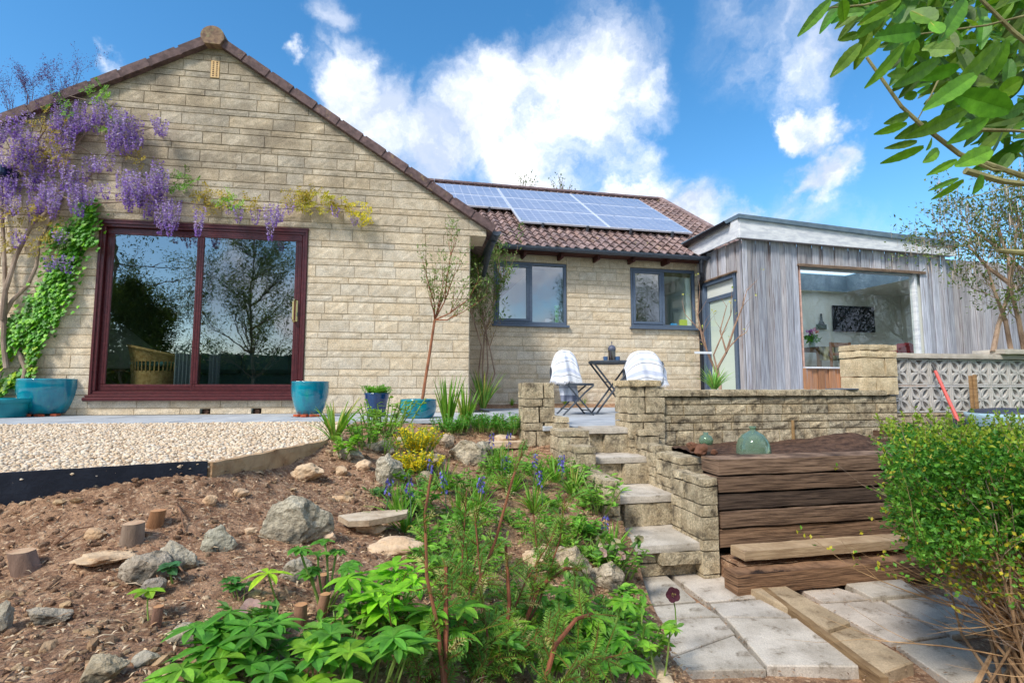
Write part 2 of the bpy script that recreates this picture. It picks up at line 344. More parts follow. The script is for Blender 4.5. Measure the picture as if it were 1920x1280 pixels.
def stone_wall(mb,fr,a0,a1,z0,z1,planes=(),openings=(),courses=(.078,.150),wid=(.20,.58),gap=.0035,tone=lambda a,z:1.0,rnd=random,jit=.006,base=0.0,sub=True,vgap=.38,tv=(.90,1.05),mortar=(.78,.75,.68)):
    z=z0;k=0
    while z<z1-.001:
        h=courses[k%len(courses)]; zt=min(z+h,z1); k+=1
        segs=[(a0,a1,z,zt)]
        for (b0,b1,y0,y1) in openings:
            ns=[]
            for s0,s1,q0,q1 in segs:
                if b1<=s0 or b0>=s1 or y1<=q0+.001 or y0>=q1-.001: ns.append((s0,s1,q0,q1)); continue
                if b0>s0+.001: ns.append((s0,b0,q0,q1))
                if b1<s1-.001: ns.append((b1,s1,q0,q1))
                if y0>q0+.001: ns.append((max(s0,b0),min(s1,b1),q0,y0))
                if y1<q1-.001: ns.append((max(s0,b0),min(s1,b1),y1,q1))
            segs=ns
        zA,zB=z,zt
        for s0,s1,z,zt in segs:
            bp=[(s0,z),(s1,z),(s1,zt),(s0,zt)]
            for pl in planes: bp=clip(bp,*pl) if len(bp)>2 else bp
            if len(bp)<3: continue
            mb.poly([fr.pt(a,q,base) for a,q in bp],np.array(mortar))
            x=s0; first=True
            while x<s1-.002:
                w=rnd.uniform(*wid)*(1.0 if h>.1 else 1.15)
                if first: w*=rnd.uniform(.4,1); first=False
                e=x+w
                if s1-e<.09: e=s1
                g=min(gap*rnd.uniform(.7,1.2),(zt-z)*.25); gv=g*vgap; P=[(x+gv,z+g),(e-gv,z+g),(e-gv,zt-g),(x+gv,zt-g)]
                full=True
                for pl in planes:
                    q=clip(P,*pl) if len(P)>2 else P
                    if len(q)!=4 or max(abs(q[i][0]-P[i][0])+abs(q[i][1]-P[i][1]) for i in range(4))>1e-6: full=False
                    P=q
                if len(P)>=3:
                    t=tone((x+e)/2,(z+zt)/2)*rnd.uniform(*tv); tint=rnd.uniform(-.035,.035); c=np.array([t*(1+tint),t,t*(1-tint*1.6)]); d=base+rnd.uniform(.004,.009)
                    if full and sub:
                        nx=max(2,int((e-x)/.055)); nz=2 if h<.1 else 3
                        xs=np.linspace(P[0][0],P[1][0],nx+1); zs=np.linspace(P[0][1],P[2][1],nz+1); G=np.zeros((nx+1,nz+1,3))
                        for i in range(nx+1):
                            for j in range(nz+1):
                                ed=i in(0,nx) or j in(0,nz); ii=min(max(xs[i],xs[0]+.003),xs[-1]-.003); jj=min(max(zs[j],zs[0]+.003),zs[-1]-.003)
                                G[i,j]=fr.pt(ii,jj,d+(0 if ed else rnd.uniform(-.1,1)*jit))
                        mb.grid(G,c)
                        E=[fr.pt(*p,base-.001) for p in P]; Fq=[G[0,0],G[-1,0],G[-1,-1],G[0,-1]]
                    else:
                        cx=sum(p[0] for p in P)/len(P); cz=sum(p[1] for p in P)/len(P)
                        E=[fr.pt(*p,base-.001) for p in P]; Fq=[fr.pt(p[0]+(cx-p[0])*.02,p[1]+(cz-p[1])*.03,d) for p in P]; mb.poly(Fq,c)
                    n=len(E)
                    for i in range(n): mb.quad(E[i],E[(i+1)%n],Fq[(i+1)%n],Fq[i],c*.9)
                x=e
        z=zB
def jit3(V,amp,sc=3.0,seed=0.0):
    out=np.array(V,float)
    for i,p in enumerate(V):
        out[i]+=np.array(mn.noise_vector(Vector((p[0]*sc+seed,p[1]*sc,p[2]*sc))))*amp
    return out
def rough_block(mb,o,ax,lo,hi,seg=.04,amp=.006,col=(1,1,1),seed=0.,sc=14.):   # a block whose six faces are gridded and roughened
    lo=np.array(lo,float); hi=np.array(hi,float); o=np.asarray(o,float); ax=np.asarray(ax,float)
    for a in range(3):
        b,c=(a+1)%3,(a+2)%3; nb=max(2,min(60,int((hi[b]-lo[b])/seg))); nc=max(2,min(60,int((hi[c]-lo[c])/seg)))
        for sg in (0,1):
            B,Cc=np.meshgrid(np.linspace(lo[b],hi[b],nb+1),np.linspace(lo[c],hi[c],nc+1),indexing='ij')
            L=np.zeros(B.shape+(3,)); L[...,a]=hi[a] if sg else lo[a]; L[...,b]=B; L[...,c]=Cc
            sh=L.reshape(-1,3)
            # round the arrises a little, the same for every face that shares them
            mid=(lo+hi)/2; hf=(hi-lo)/2; q=(sh-mid)/hf; near=(np.abs(q)>.999).sum(1)
            sh=np.where((near>=2)[:,None],sh-np.sign(q)*(np.abs(q)>.999)*min(amp*.5,.003),sh)
            Wp=o+jit3(sh+seed*7.13,amp,sc,0)@ax-seed*7.13*np.ones(3)@ax
            G=Wp.reshape(B.shape+(3,)); mb.grid(G if sg else G[::-1],col)
# ------------------------------------------------------------------ ground
G=Fr(560,6.30,9.5); C=Fr(1100,8.75,12.0); T=Fr(1235,4.22,12.0)
LOWZ=-.78
def gp(px,py,z): p=atZ(px,py,z); return (p[0],p[1],z)
def dp(px,py,D): p=atD(px,py,D); return tuple(p)
CTRL=[dp(0,932,1.93),dp(-300,960,1.9),dp(200,912,2.03),dp(390,884,2.22),dp(500,856,2.7),dp(610,832,3.12),dp(640,815,3.6),
 dp(0,1050,1.72),dp(200,1030,1.75),dp(45,1160,1.42),dp(0,1280,1.12),dp(250,1280,1.16),dp(250,1150,1.45),dp(400,1050,1.75),dp(420,960,2.1),
 dp(550,1010,2.02),dp(560,900,2.7),dp(690,1000,2.25),dp(600,1130,1.62),dp(500,1280,1.2),dp(700,1280,1.26),dp(790,1080,1.95),dp(740,880,3.1),
 dp(740,822,3.95),dp(870,860,3.9),dp(940,848,4.25),dp(1005,855,4.1),dp(800,800,4.6),dp(950,805,4.6),dp(900,950,3.0),dp(1000,900,3.5),dp(1050,965,3.1),
 dp(1130,1000,2.95),dp(1150,1075,2.85),dp(1000,1100,2.35),dp(1000,1270,1.70),dp(850,1280,1.42),dp(1130,1180,2.3),dp(1190,1275,1.95),
 (-3,0,-.45),(0,.6,-.55),(-1.5,.5,-.5),(0,-2,-.9),(1,.5,-.8),(-4,-3,-1.0),(-6,1.8,-.03),(.62,1.9,-.75),(.75,2.6,-.77),(1.,3,-.8),(.6,4.6,-.12),(-.5,5.05,-.035),(.25,5.05,-.06),(-1.4,5.0,-.03)]
CT=np.array(CTRL)
def _phi(r): return np.where(r>1e-9,r*r*np.log(np.maximum(r,1e-9)),0)
_d=np.linalg.norm(CT[:,None,:2]-CT[None,:,:2],axis=2); _n=len(CT); _K=_phi(_d)+np.eye(_n)*.02
_Pm=np.concatenate([np.ones((_n,1)),CT[:,:2]],1); _A=np.block([[_K,_Pm],[_Pm.T,np.zeros((3,3))]])
_sol=np.linalg.solve(_A,np.concatenate([CT[:,2],np.zeros(3)]))
def bed_raw(x,y):
    x=np.asarray(x,float); y=np.asarray(y,float); r=np.sqrt((x[...,None]-CT[:,0])**2+(y[...,None]-CT[:,1])**2)
    return (_phi(r)*_sol[:_n]).sum(-1)+_sol[_n]+_sol[_n+1]*x+_sol[_n+2]*y
# outline of the planting bed
gE=[gp(-700,915,-.0)[:2],gp(0,893,0)[:2],gp(390,869,0)[:2],gp(610,826,0)[:2],gp(650,790,0)[:2]]
BED=[(-6.5,1.9),(gE[1][0],gE[1][1]-.01),(gE[2][0],gE[2][1]-.01),(gE[3][0]+.01,gE[3][1]),(gE[4][0]+.02,5.1),(.3,5.1),(.62,4.72),(.62,3.9),(.70,3.0),(.68,2.0),(.62,1.2),(.6,-3),(-6.5,-3)]
def inpoly(x,y,P):
    x=np.asarray(x);y=np.asarray(y);ins=np.zeros(x.shape,bool);n=len(P)
    for i in range(n):
        x0,y0=P[i];x1,y1=P[(i+1)%n]
        if y0==y1: continue
        c=((y0>y)!=(y1>y))&(x<(x1-x0)*(y-y0)/(y1-y0)+x0); ins^=c
    return ins
def bedz(x,y):
    z=bed_raw(x,y); far=np.asarray(y)<.9
    return np.where(far,np.clip(z,-1.0,0.0),np.clip(z,-.85,.0))
def bump2(x,y):
    f=lambda a,b:mn.noise(Vector((a,b,3.1)))
    return np.array([.018*f(a*3,b*3)+.009*f(a*11,b*11)+.005*f(a*32,b*32)+.0035*f(a*70,b*70) for a,b in zip(np.ravel(x),np.ravel(y))]).reshape(np.shape(x))
def bed_pt(px,py):                         # where a viewing ray meets the bed
    d=ray(px,py); c=np.array([0,0,CAMZ]); t=.6
    while t<6:
        p=c+d*t
        if p[2]<bedz(p[0],p[1]): return np.array([p[0],p[1],float(bedz(p[0],p[1]))])
        t+=.01
    return c+d*4
# fine bed sheet
mb=MB(); ys=np.concatenate([np.arange(.75,2.6,.016),np.arange(2.6,5.15,.03)]); xs=np.arange(-2.4,.76,.018)
X,Y=np.meshgrid(xs,ys,indexing='ij'); Z=bedz(X,Y)+bump2(X,Y)
GG=np.stack([X,Y,Z],-1); a,b=X.shape; i,j=np.meshgrid(np.arange(a-1),np.arange(b-1),indexing='ij'); k=(i*b+j).ravel(); F=np.stack([k,k+b,k+b+1,k+1],1)
cx=GG.reshape(-1,3)[F].mean(1); keep=inpoly(cx[:,0],cx[:,1],BED); mb.add(GG.reshape(-1,3),F[keep])
build(mb,'bed_soil',m_soil,smooth=True)['kind']='structure'
mb=MB(); # coarse soil beyond the fine sheet (left of frame and under the camera)
X,Y=np.meshgrid(np.arange(-7,.8,.15),np.arange(-3.5,1.95,.15),indexing='ij'); Z=bedz(X,Y)-.03; Z=np.where((X>-2.3)&(Y>.85),Z-.25,Z); mb.grid(np.stack([X,Y,Z],-1)); build(mb,'ground',m_soil,smooth=True)['kind']='structure'
# wide ground: one sheet far below and around, to the horizon
mb=MB(); mb.quad((-900,-900,-1.25),(900,-900,-1.25),(900,900,-1.25),(-900,900,-1.25)); build(mb,'lawn',m_lawn)['kind']='structure'
# patio (terrace) slabs: house strip and seating area
def slabfield(mb,fr,a0,a1,o0,o1,ztop,th,sa,so,col=(1,1,1),gap=.006,var=.1,rnd=random,offs=0):
    o=o0;r=0
    while o<o1-.01:
        e=min(o+so,o1); a=a0-(offs*(r%2))
        while a<a1-.01:
            f=min(a+sa,a1); t=rnd.uniform(1-var,1.0); aa=max(a,a0)
            if f-aa>.03: fr.box(mb,aa+gap/2,f-gap/2,ztop-th,ztop+rnd.uniform(-.002,.002),o+gap/2,e-gap/2,.004,np.array(col)*t)
            a=f
        o=e; r+=1
mb=MB(); f0=G.hit(985,725)[0]
slabfield(mb,G,-6.2,2.78,-.0,1.38,0,.04,.9,.69); build(mb,'path_slabs',m_patio)['kind']='structure'
mb=MB(); G.box(mb,-6.2,2.80,-.16,-.042,-3,1.36,0); build(mb,'path_base',m_black)['kind']='structure'
# terrace behind pillars
mb=MB(); slabfield(mb,C,-1.9,7.0,.55,4.15,.0,.04,.6,.6); build(mb,'terrace',m_patio)['kind']='structure'
mb=MB(); C.box(mb,-1.9,12,-.9,-.044,-.2,4.1,0); build(mb,'terrace_base',m_soild)['kind']='structure'
mb=MB(); n=60; X,Y=np.meshgrid(np.linspace(-2.1,1.95,120),np.linspace(0,.6,20),indexing='ij'); P=C.o+X[...,None]*C.u+Y[...,None]*C.n; P[...,2]=.035+bump2(P[...,0],P[...,1])*1.4-.06*(Y/.6)**4
mb.grid(P); build(mb,'border_soil',m_soil,smooth=True)['kind']='structure'
# gravel
GRP=[(gE[0][0],gE[0][1]),gE[1],gE[2],gE[3],(gE[4][0],gE[4][1]-.02),(G.pt(-6,0,1.39)[0],G.pt(-6,0,1.39)[1])]
mb=MB(); mb.poly([(x,y,-.028) for x,y in GRP]); build(mb,'gravel_base',m_rockb)['kind']='structure'
def pebbles(mb,P,size,flat=.55,cols=None):
    n=len(P); t=(1+5**.5)/2; v=np.array([(-1,t,0),(1,t,0),(-1,-t,0),(1,-t,0),(0,-1,t),(0,1,t),(0,-1,-t),(0,1,-t),(t,0,-1),(t,0,1),(-t,0,-1),(-t,0,1)])/1.9
    f=np.array([(0,11,5),(0,5,1),(0,1,7),(0,7,10),(0,10,11),(1,5,9),(5,11,4),(11,10,2),(10,7,6),(7,1,8),(3,9,4),(3,4,2),(3,2,6),(3,6,8),(3,8,9),(4,9,5),(2,4,11),(6,2,10),(8,6,7),(9,8,1)])
    V=v[None]*(1+rng.uniform(-.22,.22,(n,12,1))); sc=size[:,None]*np.stack([np.ones(n),rng.uniform(.55,.95,n),rng.uniform(.4,.75,n)*flat/.55],1)*.5
    V=V*sc[:,None,:]; A=rng.uniform(0,6.28,n); B=rng.uniform(-.5,.5,n); ca,sa,cb,sb=np.cos(A),np.sin(A),np.cos(B),np.sin(B)
    x=V[...,0]*cb[:,None]-V[...,2]*sb[:,None]; z=V[...,0]*sb[:,None]+V[...,2]*cb[:,None]; y=V[...,1]
    V=np.stack([x*ca[:,None]-y*sa[:,None],x*sa[:,None]+y*ca[:,None],z],-1)+P[:,None,:]
    FF=(f[None]+np.arange(n)[:,None,None]*12).reshape(-1,3); mb.add(V.reshape(-1,3),FF,np.repeat(cols,20,0))
N0=130000; x=rng.uniform(-4.6,-.9,N0); y=rng.uniform(1.6,5.1,N0); dens=np.clip(2.6/np.maximum(y,.1),.45,1)**1.5
k=inpoly(x,y,GRP)&(rng.uniform(0,1,N0)<dens)&(np.abs(x/y)<1.02); x=x[k];y=y[k]; n=len(x)
sz=rng.uniform(.012,.029,n)*(1+.22*(y-2)/3); base=np.array([[1,.97,.92],[.98,.9,.8],[.9,.82,.7],[1,1,1],[.82,.72,.62]])[rng.integers(0,5,n)]*rng.uniform(.8,1.03,(n,1))
mb=MB(); pebbles(mb,np.stack([x,y,rng.uniform(-.020,.004,n)-.012*(y<2.0)],1),sz,cols=base); tag(build(mb,'gravel',m_peb,smooth=True),'pale cream gravel spread between path and soil','gravel',kind='stuff')
# pieces of the gravel's border
mb=MB(); P0=np.array([*gE[1],0]);P1=np.array([*gE[2],0]); d=nrm(P1-P0); PX=P0-d*2.2
ax=np.array([d,[-d[1],d[0],0],[0,0,1]]); L=np.linalg.norm(P1-PX); rough_block(mb,PX,ax,(0,-.008,-.14),(L,.004,.014),.06,.003)
solo(mb,'edging_board',m_edge,'long black plastic edging board holding back the gravel','edging',tuple((PX+P1)/2))
mb=MB(); P2=np.array([*gE[3],0]); d=nrm(P2-P1); ax=np.array([d,[-d[1],d[0],0],[0,0,1]]); rough_block(mb,P1,ax,(.0,-.02,-.09),(np.linalg.norm(P2-P1),.03,.006),.03,.006,(.85,.70,.55))
solo(mb,'edging_kerb',m_rockb,'soil-stained stone kerb between gravel and planting bed','kerb',tuple((P1+P2)/2))
# ------------------------------------------------------------------ stone house
house=thing('stone_house','buff stone bungalow with steep gable, tiled roofs and grey windows','house',tuple(G.pt(0,0)))
ap=G.hit(405,84); er=G.hit(912,432); ax_,az_=ap; ex,ez=er
gl=G.hit(180,172); # a point of the left slope
sl=(az_-gl[1])/(ax_-gl[0]); srr=(az_-ez)/(ex-ax_); exl=G.hit(-30,300)[0]
cor=G.hit(880,560)[0]; corz=G.hit(880,442)[1]
dl=[G.hit(*p)[0] for p in ((188,430),(166,735))]; dr=[G.hit(*p)[0] for p in ((577,440),(570,735))]
d0,d1=sum(dl)/2,sum(dr)/2; dz1=(G.hit(186,416)[1]+G.hit(577,430)[1])/2; dz0=(G.hit(165,741)[1]+G.hit(568,746)[1])/2
def gtone(a,z): return 1.0
planesG=[(-sl,1,az_-sl*ax_),(srr,1,az_+srr*ax_)]
rW=random.Random(3); zs=3.0*.198
SPL=round((2.36-0)/.228)*.228
ab=[G.hit(385,766),G.hit(481,766)]; holes=[(a-.055,a+.055,.005,.066+.0) for a,_ in ab]
mb=MB(); stone_wall(mb,G,exl,cor,0,SPL,planesG,[(d0,d1,dz0,dz1)]+holes,rnd=rW)
vs=G.hit(404,131)
stone_wall(mb,G,exl,ex+.0,SPL,az_+.1,planesG,[(vs[0]-.05,vs[0]+.05,vs[1]-.11,vs[1]+.11),(d0,d1,dz0,dz1)],rnd=rW,jit=.006,tv=(.86,1.06)); build(mb,'gable_wall',m_stone_up,house)
mb=MB(); # corbel under the right verge, and the return wall
rough_block(mb,G.o,np.array([G.u,-G.n,G.w]),(cor,-.012,corz+.0),(ex-.0,.5,SPL+.01),.05,.004,(1,.98,.95))
build(mb,'corbel',m_stone,house)
CR=Fr.__new__(Fr); CR.o=G.pt(cor,0,0); CR.th=G.th+R(90); CR.u=-G.n; CR.n=G.u; CR.w=G.w
mb=MB(); stone_wall(mb,CR,0,3.2,0,corz+.1,rnd=rW,sub=False); build(mb,'return_wall',m_stone,house)
mb=MB(); # air vent in the gable: terracotta louvre with holes
G.box(mb,vs[0]-.05,vs[0]+.05,vs[1]-.11,vs[1]+.11,-.03,.012,.003)
v=build(mb,'air_vent',M('vent_clay',S(224,190,140),S(210,172,120),20,.8),house)
mb=MB()
for i in (-1,1):
    for q in range(8): G.box(mb,vs[0]+i*.02-.009,vs[0]+i*.02+.009,vs[1]-.094+q*.025,vs[1]-.080+q*.025,.0121,.0135,.001)
build(mb,'vent_hole',m_soild,v)
mb=MB()
for a,_ in ab: mb=MB(); G.box(mb,a-.055,a+.055,.004,.066,-.2,-.06,0); mb.tube([G.pt(a,.03,-.07),G.pt(a,.03,-.03)],[.028,.028],12,(2,2,2)); build(mb,'air_brick',m_soild,house)
# verge tiles
def verge(a0,z0,a1,z1,n,name):
    mb=MB(); p0=G.pt(a0,z0,.0);p1=G.pt(a1,z1,.0); L=np.linalg.norm(p1-p0); d=(p1-p0)/L; up=np.cross(G.n,d); up=up if up[2]>0 else -up
    for k in range(n):
        l=L/n; ax=np.array([d,-G.n,up]); o=p0+d*l*k+up*.012*(1)
        rough_block(mb,o,ax,(-.01,-.085,-.012),(l*.86,.32,.098),.05,.0025,np.array([1,1,1])*random.uniform(.85,1.1),seed=k)
        rough_block(mb,o,ax,(l*.84,-.075,-.012),(l*1.0,.32,.084),.05,.0025,np.array([1,1,1])*random.uniform(.8,1.05),seed=k+50)
    build(mb,name,m_tile,house)
exr=ex+.06; ezr=az_-srr*(exr-ax_)
verge(exr,ezr,ax_+.03,az_-.03,12,'verge_tile'); xl=exl-.1
verge(xl,az_-sl*(ax_-xl),ax_-.03,az_-.03,8,'verge_tile')
mb=MB(); # ridge tile seen end-on
c=G.pt(ax_,az_+.035,0); prof=[]
for (ro,o0,o1) in ((.135,.12,-6.0),):
    th=np.linspace(R(-15),R(195),15); ring=[(ro*math.cos(t),ro*math.sin(t)*.95) for t in th]+[(-.09,-.10),(.09,-.10)]
    A=[c+G.u*x+G.w*z+G.n*o0 for x,z in ring]; B=[c+G.u*x+G.w*z+G.n*o1 for x,z in ring]; n=len(ring)
    mb.poly(A); 
    for i in range(n): mb.quad(A[i],A[(i+1)%n],B[(i+1)%n],B[i])
build(mb,'ridge_tile',M('ridge_lichen',S(150,124,100),S(110,88,78),16,.9,.6,80,c3=S(150,150,110),s3=10,p3=(.5,.7)),house)
mb=MB() # gable roof slopes going back
for (aa,zz) in ((ex+.08,az_-srr*(ex+.08-ax_)),(xl,az_-sl*(ax_-xl))):
    A=[G.pt(ax_,az_+.03,-.05),G.pt(aa,zz+.03,-.05),G.pt(aa,zz+.03,-6.5),G.pt(ax_,az_+.03,-6.5)]; B=[p+np.array([0,0,.07]) for p in A]
    mb.poly(A); mb.poly(B)
    for i in range(4): mb.quad(A[i],A[(i+1)%4],B[(i+1)%4],B[i])
build(mb,'roof_slope',m_tileP,house)
def gutter(mb,a,b,r=.06,n=9,col=(1,1,1)):
    a=np.asarray(a,float);b=np.asarray(b,float);d=nrm(b-a);s=nrm(np.cross(d,[0,0,1])); L=np.linalg.norm(b-a)
    for (rr) in (r,r-.006):
        th=np.linspace(0,-math.pi,n); G2=np.stack([[a+s*rr*math.cos(t)+np.array([0,0,rr*math.sin(t)]) ,b+s*rr*math.cos(t)+np.array([0,0,rr*math.sin(t)])] for t in th]); mb.grid(G2,col)
    k=0
    while k<=L:
        th=np.linspace(0,-math.pi,n); P=a+d*k; G2=np.stack([[P+s*(r+.006)*math.cos(t)+np.array([0,0,(r+.006)*math.sin(t)]) ,P+d*.03+s*(r+.006)*math.cos(t)+np.array([0,0,(r+.006)*math.sin(t)])] for t in th]); mb.grid(G2,col); k+=L/max(1,round(L/.9))
mb=MB(); gutter(mb,G.pt(ex+.13,ezr+.02,.04),G.pt(ex+.13,ezr+.02,-2.6)); th=np.linspace(0,-math.pi,9)
q=G.pt(ex+.13,ezr+.02,.045); mb.poly([q+G.u*.06*math.cos(t)+G.w*.06*math.sin(t) for t in th]); 
mb.tube([G.pt(ex+.12,ezr-.04,-.2),G.pt(ex+.09,ezr-.16,-.5),G.pt(ex+.1,ezr-.30,-1.2)],[.034]*3,10)
build(mb,'gable_gutter',m_gutter,house)
mb=MB(); q=G.hit(8,322,.1); gutter(mb,G.pt(q[0]-.3,q[1]+.06,.12),G.pt(q[0]-.3,q[1]+.06,-1)); q2=G.pt(q[0]-.3,q[1]+.0,.1); mb.box(G.pt(q[0]-.02,q[1]-.0,.06),(.09,.12,.055),.02); build(mb,'eaves_box',M('navy_plastic',S(34,52,84),S(28,44,74),10,.4),house)
# ---- sliding patio door
def frame_rect(mb,fr,a0,a1,z0,z1,w,o0,o1,ch=.006,col=(1,1,1)):
    fr.box(mb,a0,a1,z1-w,z1,o0,o1,ch,col); fr.box(mb,a0,a1,z0,z0+w,o0,o1,ch,col); fr.box(mb,a0,a0+w,z0+w+.0005,z1-w-.0005,o0,o1,ch,col); fr.box(mb,a1-w,a1,z0+w+.0005,z1-w-.0005,o0,o1,ch,col)
def bead(mb,fr,a0,a1,z0,z1,w,o,n=2):        # fine ribs round a frame
    for k in range(n):
        q=w*(.25+.35*k); frame_rect(mb,fr,a0+q,a1-q,z0+q,z1-q,.006,o,o+.004,.001)
mb=MB()
for (s0,s1,y0,y1) in ((d0,d0,0,0),):
    # reveals of the opening
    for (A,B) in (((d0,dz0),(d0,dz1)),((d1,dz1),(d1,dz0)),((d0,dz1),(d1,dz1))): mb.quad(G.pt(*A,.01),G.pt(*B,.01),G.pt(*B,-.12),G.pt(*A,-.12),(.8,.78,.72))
build(mb,'door_reveal',m_stone,house)
mb=MB(); frame_rect(mb,G,d0+.003,d1-.003,dz0+.003,dz1-.003,.062,-.06,.012); frame_rect(mb,G,d0+.003,d1-.003,dz0+.003,dz1-.003,.03,.012,.026,.004); bead(mb,G,d0,d1,dz0,dz1,.06,.012)
sdoor=build(mb,'sliding_door',m_upvc,house)
mid=G.hit(371,600)[0]; dw=.078
mb=MB(); frame_rect(mb,G,d0+.066,mid+.04,dz0+.066,dz1-.066,dw,-.055,-.028); bead(mb,G,d0+.066,mid+.04,dz0+.066,dz1-.066,dw,-.028); build(mb,'fixed_leaf',m_upvc,sdoor)
mb=MB(); frame_rect(mb,G,mid-.05,d1-.066,dz0+.066,dz1-.066,dw,-.025,.004); bead(mb,G,mid-.05,d1-.066,dz0+.066,dz1-.066,dw,.004); build(mb,'sliding_leaf',m_upvc,sdoor)
def pane(fr,a0,a1,z0,z1,o,mat,parent,name='pane'):
    mb=MB(); mb.quad(fr.pt(a0,z0,o),fr.pt(a1,z0,o),fr.pt(a1,z1,o),fr.pt(a0,z1,o)); return build(mb,name,mat,parent)
pane(G,d0+.14,mid-.03,dz0+.14,dz1-.14,-.04,m_glass,sdoor); pane(G,mid+.02,d1-.14,dz0+.14,dz1-.14,-.012,m_glass,sdoor)
mb=MB(); h=G.hit(554,583); aa=(d1-.066-dw/2); mb.tube([G.pt(aa-.02,h[1]+.13,.005),G.pt(aa-.025,h[1]+.135,.05),G.pt(aa-.03,h[1]+.11,.06),G.pt(aa-.03,h[1]-.11,.06),G.pt(aa-.025,h[1]-.135,.05),G.pt(aa-.02,h[1]-.13,.005)],.011,8)
G.box(mb,aa-.016,aa+.012,h[1]-.13,h[1]+.13,.004,.010,.003); mb.tube([G.pt(aa+.005,h[1]-.02,.012),G.pt(aa+.01,h[1]-.07,.03)],.006,6); build(mb,'door_handle',m_gold2,sdoor,smooth=False)
mb=MB(); G.box(mb,d0-.03,d1+.01,dz0-.045,dz0-.002,-.06,.075,.01); G.box(mb,d0-.02,d1,dz0-.002,dz0+.02,-.0,.045,.006); build(mb,'door_sill',m_upvc,sdoor)
mb=MB(); G.box(mb,d0-.01,d1+.01,dz1-.002,dz1+.018,-.0,.03,.004); build(mb,'door_head',m_upvc,sdoor)
# room behind it
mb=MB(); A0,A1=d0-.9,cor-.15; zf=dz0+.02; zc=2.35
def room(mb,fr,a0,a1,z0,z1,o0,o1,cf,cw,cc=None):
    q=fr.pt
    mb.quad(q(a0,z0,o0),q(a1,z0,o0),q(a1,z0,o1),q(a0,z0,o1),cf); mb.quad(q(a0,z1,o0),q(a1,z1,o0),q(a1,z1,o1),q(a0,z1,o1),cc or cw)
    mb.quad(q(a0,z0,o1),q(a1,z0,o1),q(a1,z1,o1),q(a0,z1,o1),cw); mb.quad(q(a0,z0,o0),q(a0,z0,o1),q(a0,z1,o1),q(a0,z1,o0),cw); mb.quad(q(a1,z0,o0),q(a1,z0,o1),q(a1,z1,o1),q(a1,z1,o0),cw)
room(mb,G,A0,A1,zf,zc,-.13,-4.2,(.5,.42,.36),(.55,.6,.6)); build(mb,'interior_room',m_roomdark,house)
mb=MB() # curtains at the panel join
for (x0,x1) in ((mid-.32,mid-.08),(mid+.08,mid+.2)):
    xs=np.linspace(x0,x1,40); Gd=np.stack([[G.pt(x,z,-.20+.02*math.sin(x*150)) for z in (zf,zc-.1)] for x in xs]); mb.grid(Gd,(.22,.25,.26))
build(mb,'net_curtain',m_cloth,house,smooth=True)
# ---- rear wing: wall, windows, eaves, pantile roof
wins=[]
def win_rect(pts): 
    a=[C.hit(*p) for p in pts]; return (a[0][0]+a[2][0])/2,(a[1][0]+a[3][0])/2,(a[2][1]+a[3][1])/2,(a[0][1]+a[1][1])/2
w1=win_rect([(926,489),(1062,495),(925,607),(1063,610)]); w2=win_rect([(1181,502),(1303,507),(1183,613),(1304,615)])
cE=C.hit(1312,600)[0]; eavz=C.hit(1100,486)[1]
mb=MB(); stone_wall(mb,C,-2.4,cE+.2,0,eavz+.25,(),[w1,w2],rnd=rW); build(mb,'wing_wall',m_stone,house)
for wi,(a0,a1,z0,z1) in enumerate((w1,w2)):
    mb=MB()
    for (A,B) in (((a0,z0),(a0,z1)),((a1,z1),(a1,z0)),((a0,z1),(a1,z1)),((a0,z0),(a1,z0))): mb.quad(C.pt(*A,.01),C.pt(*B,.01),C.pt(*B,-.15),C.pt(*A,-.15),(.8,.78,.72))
    build(mb,'window_reveal',m_stone,house)
    mb=MB(); frame_rect(mb,C,a0+.003,a1-.003,z0+.003,z1-.003,.045,-.06,.004,.005); m=(a0+a1)/2; C.box(mb,m-.028,m+.028,z0+.048,z1-.048,-.06,.004,.005)
    wf=build(mb,'window',m_frameg,house)
    mb=MB(); l0=a0+.05; frame_rect(mb,C,l0,m-.03,z0+.05,z1-.05,.045,-.02,.014,.006); 
    build(mb,'casement',m_frameg,wf)
    mb=MB(); C.box(mb,a0-.03,a1+.03,z0-.04,z0-.003,-.05,.07,.006); build(mb,'window_sill',m_frameg,wf)
    pane(C,l0+.04,m-.07,z0+.09,z1-.09,-.01,m_glass3 if wi==0 else m_glass,wf); pane(C,m+.028,a1-.048,z0+.048,z1-.048,-.03,m_glass3 if wi==0 else m_glass2,wf)
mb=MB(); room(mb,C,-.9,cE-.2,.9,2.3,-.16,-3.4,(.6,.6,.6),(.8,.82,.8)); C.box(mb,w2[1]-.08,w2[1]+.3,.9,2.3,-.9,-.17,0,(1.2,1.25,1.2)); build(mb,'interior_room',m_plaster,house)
# roof plane
PIT=R(33); eo=.26; RF=Fr.__new__(Fr); RF.o=C.pt(0,eavz+.10,eo); RF.u=C.u; RF.w=nrm(-C.n*math.cos(PIT)+C.w*math.sin(PIT)); RF.n=nrm(np.cross(RF.u,RF.w)); RF.n=RF.n if RF.n[2]>0 else -RF.n
def rhit(px,py,off=0):
    d=ray(px,py); c=np.array([0,0,CAMZ]); o=RF.o+RF.n*off; t=np.dot(o-c,RF.n)/np.dot(d,RF.n); p=c+d*t-o; return float(np.dot(p,RF.u)),float(np.dot(p,RF.w))
rz=(rhit(900,350)[1]+rhit(1150,369)[1])/2; rr=(rhit(1243,378)[0]+rhit(1318,428)[0])/2
print('roof',rz,rr,'eavez',eavz,'windows',w1,w2,'door',d0,d1,dz0,dz1,'apex',ap,'eave',er)
rl=-2.6
mb=MB(); TW=.165; TL=.215; rows=int(rz/TL)+1
xs=np.arange(rl,rr+1e-6,TW/8)
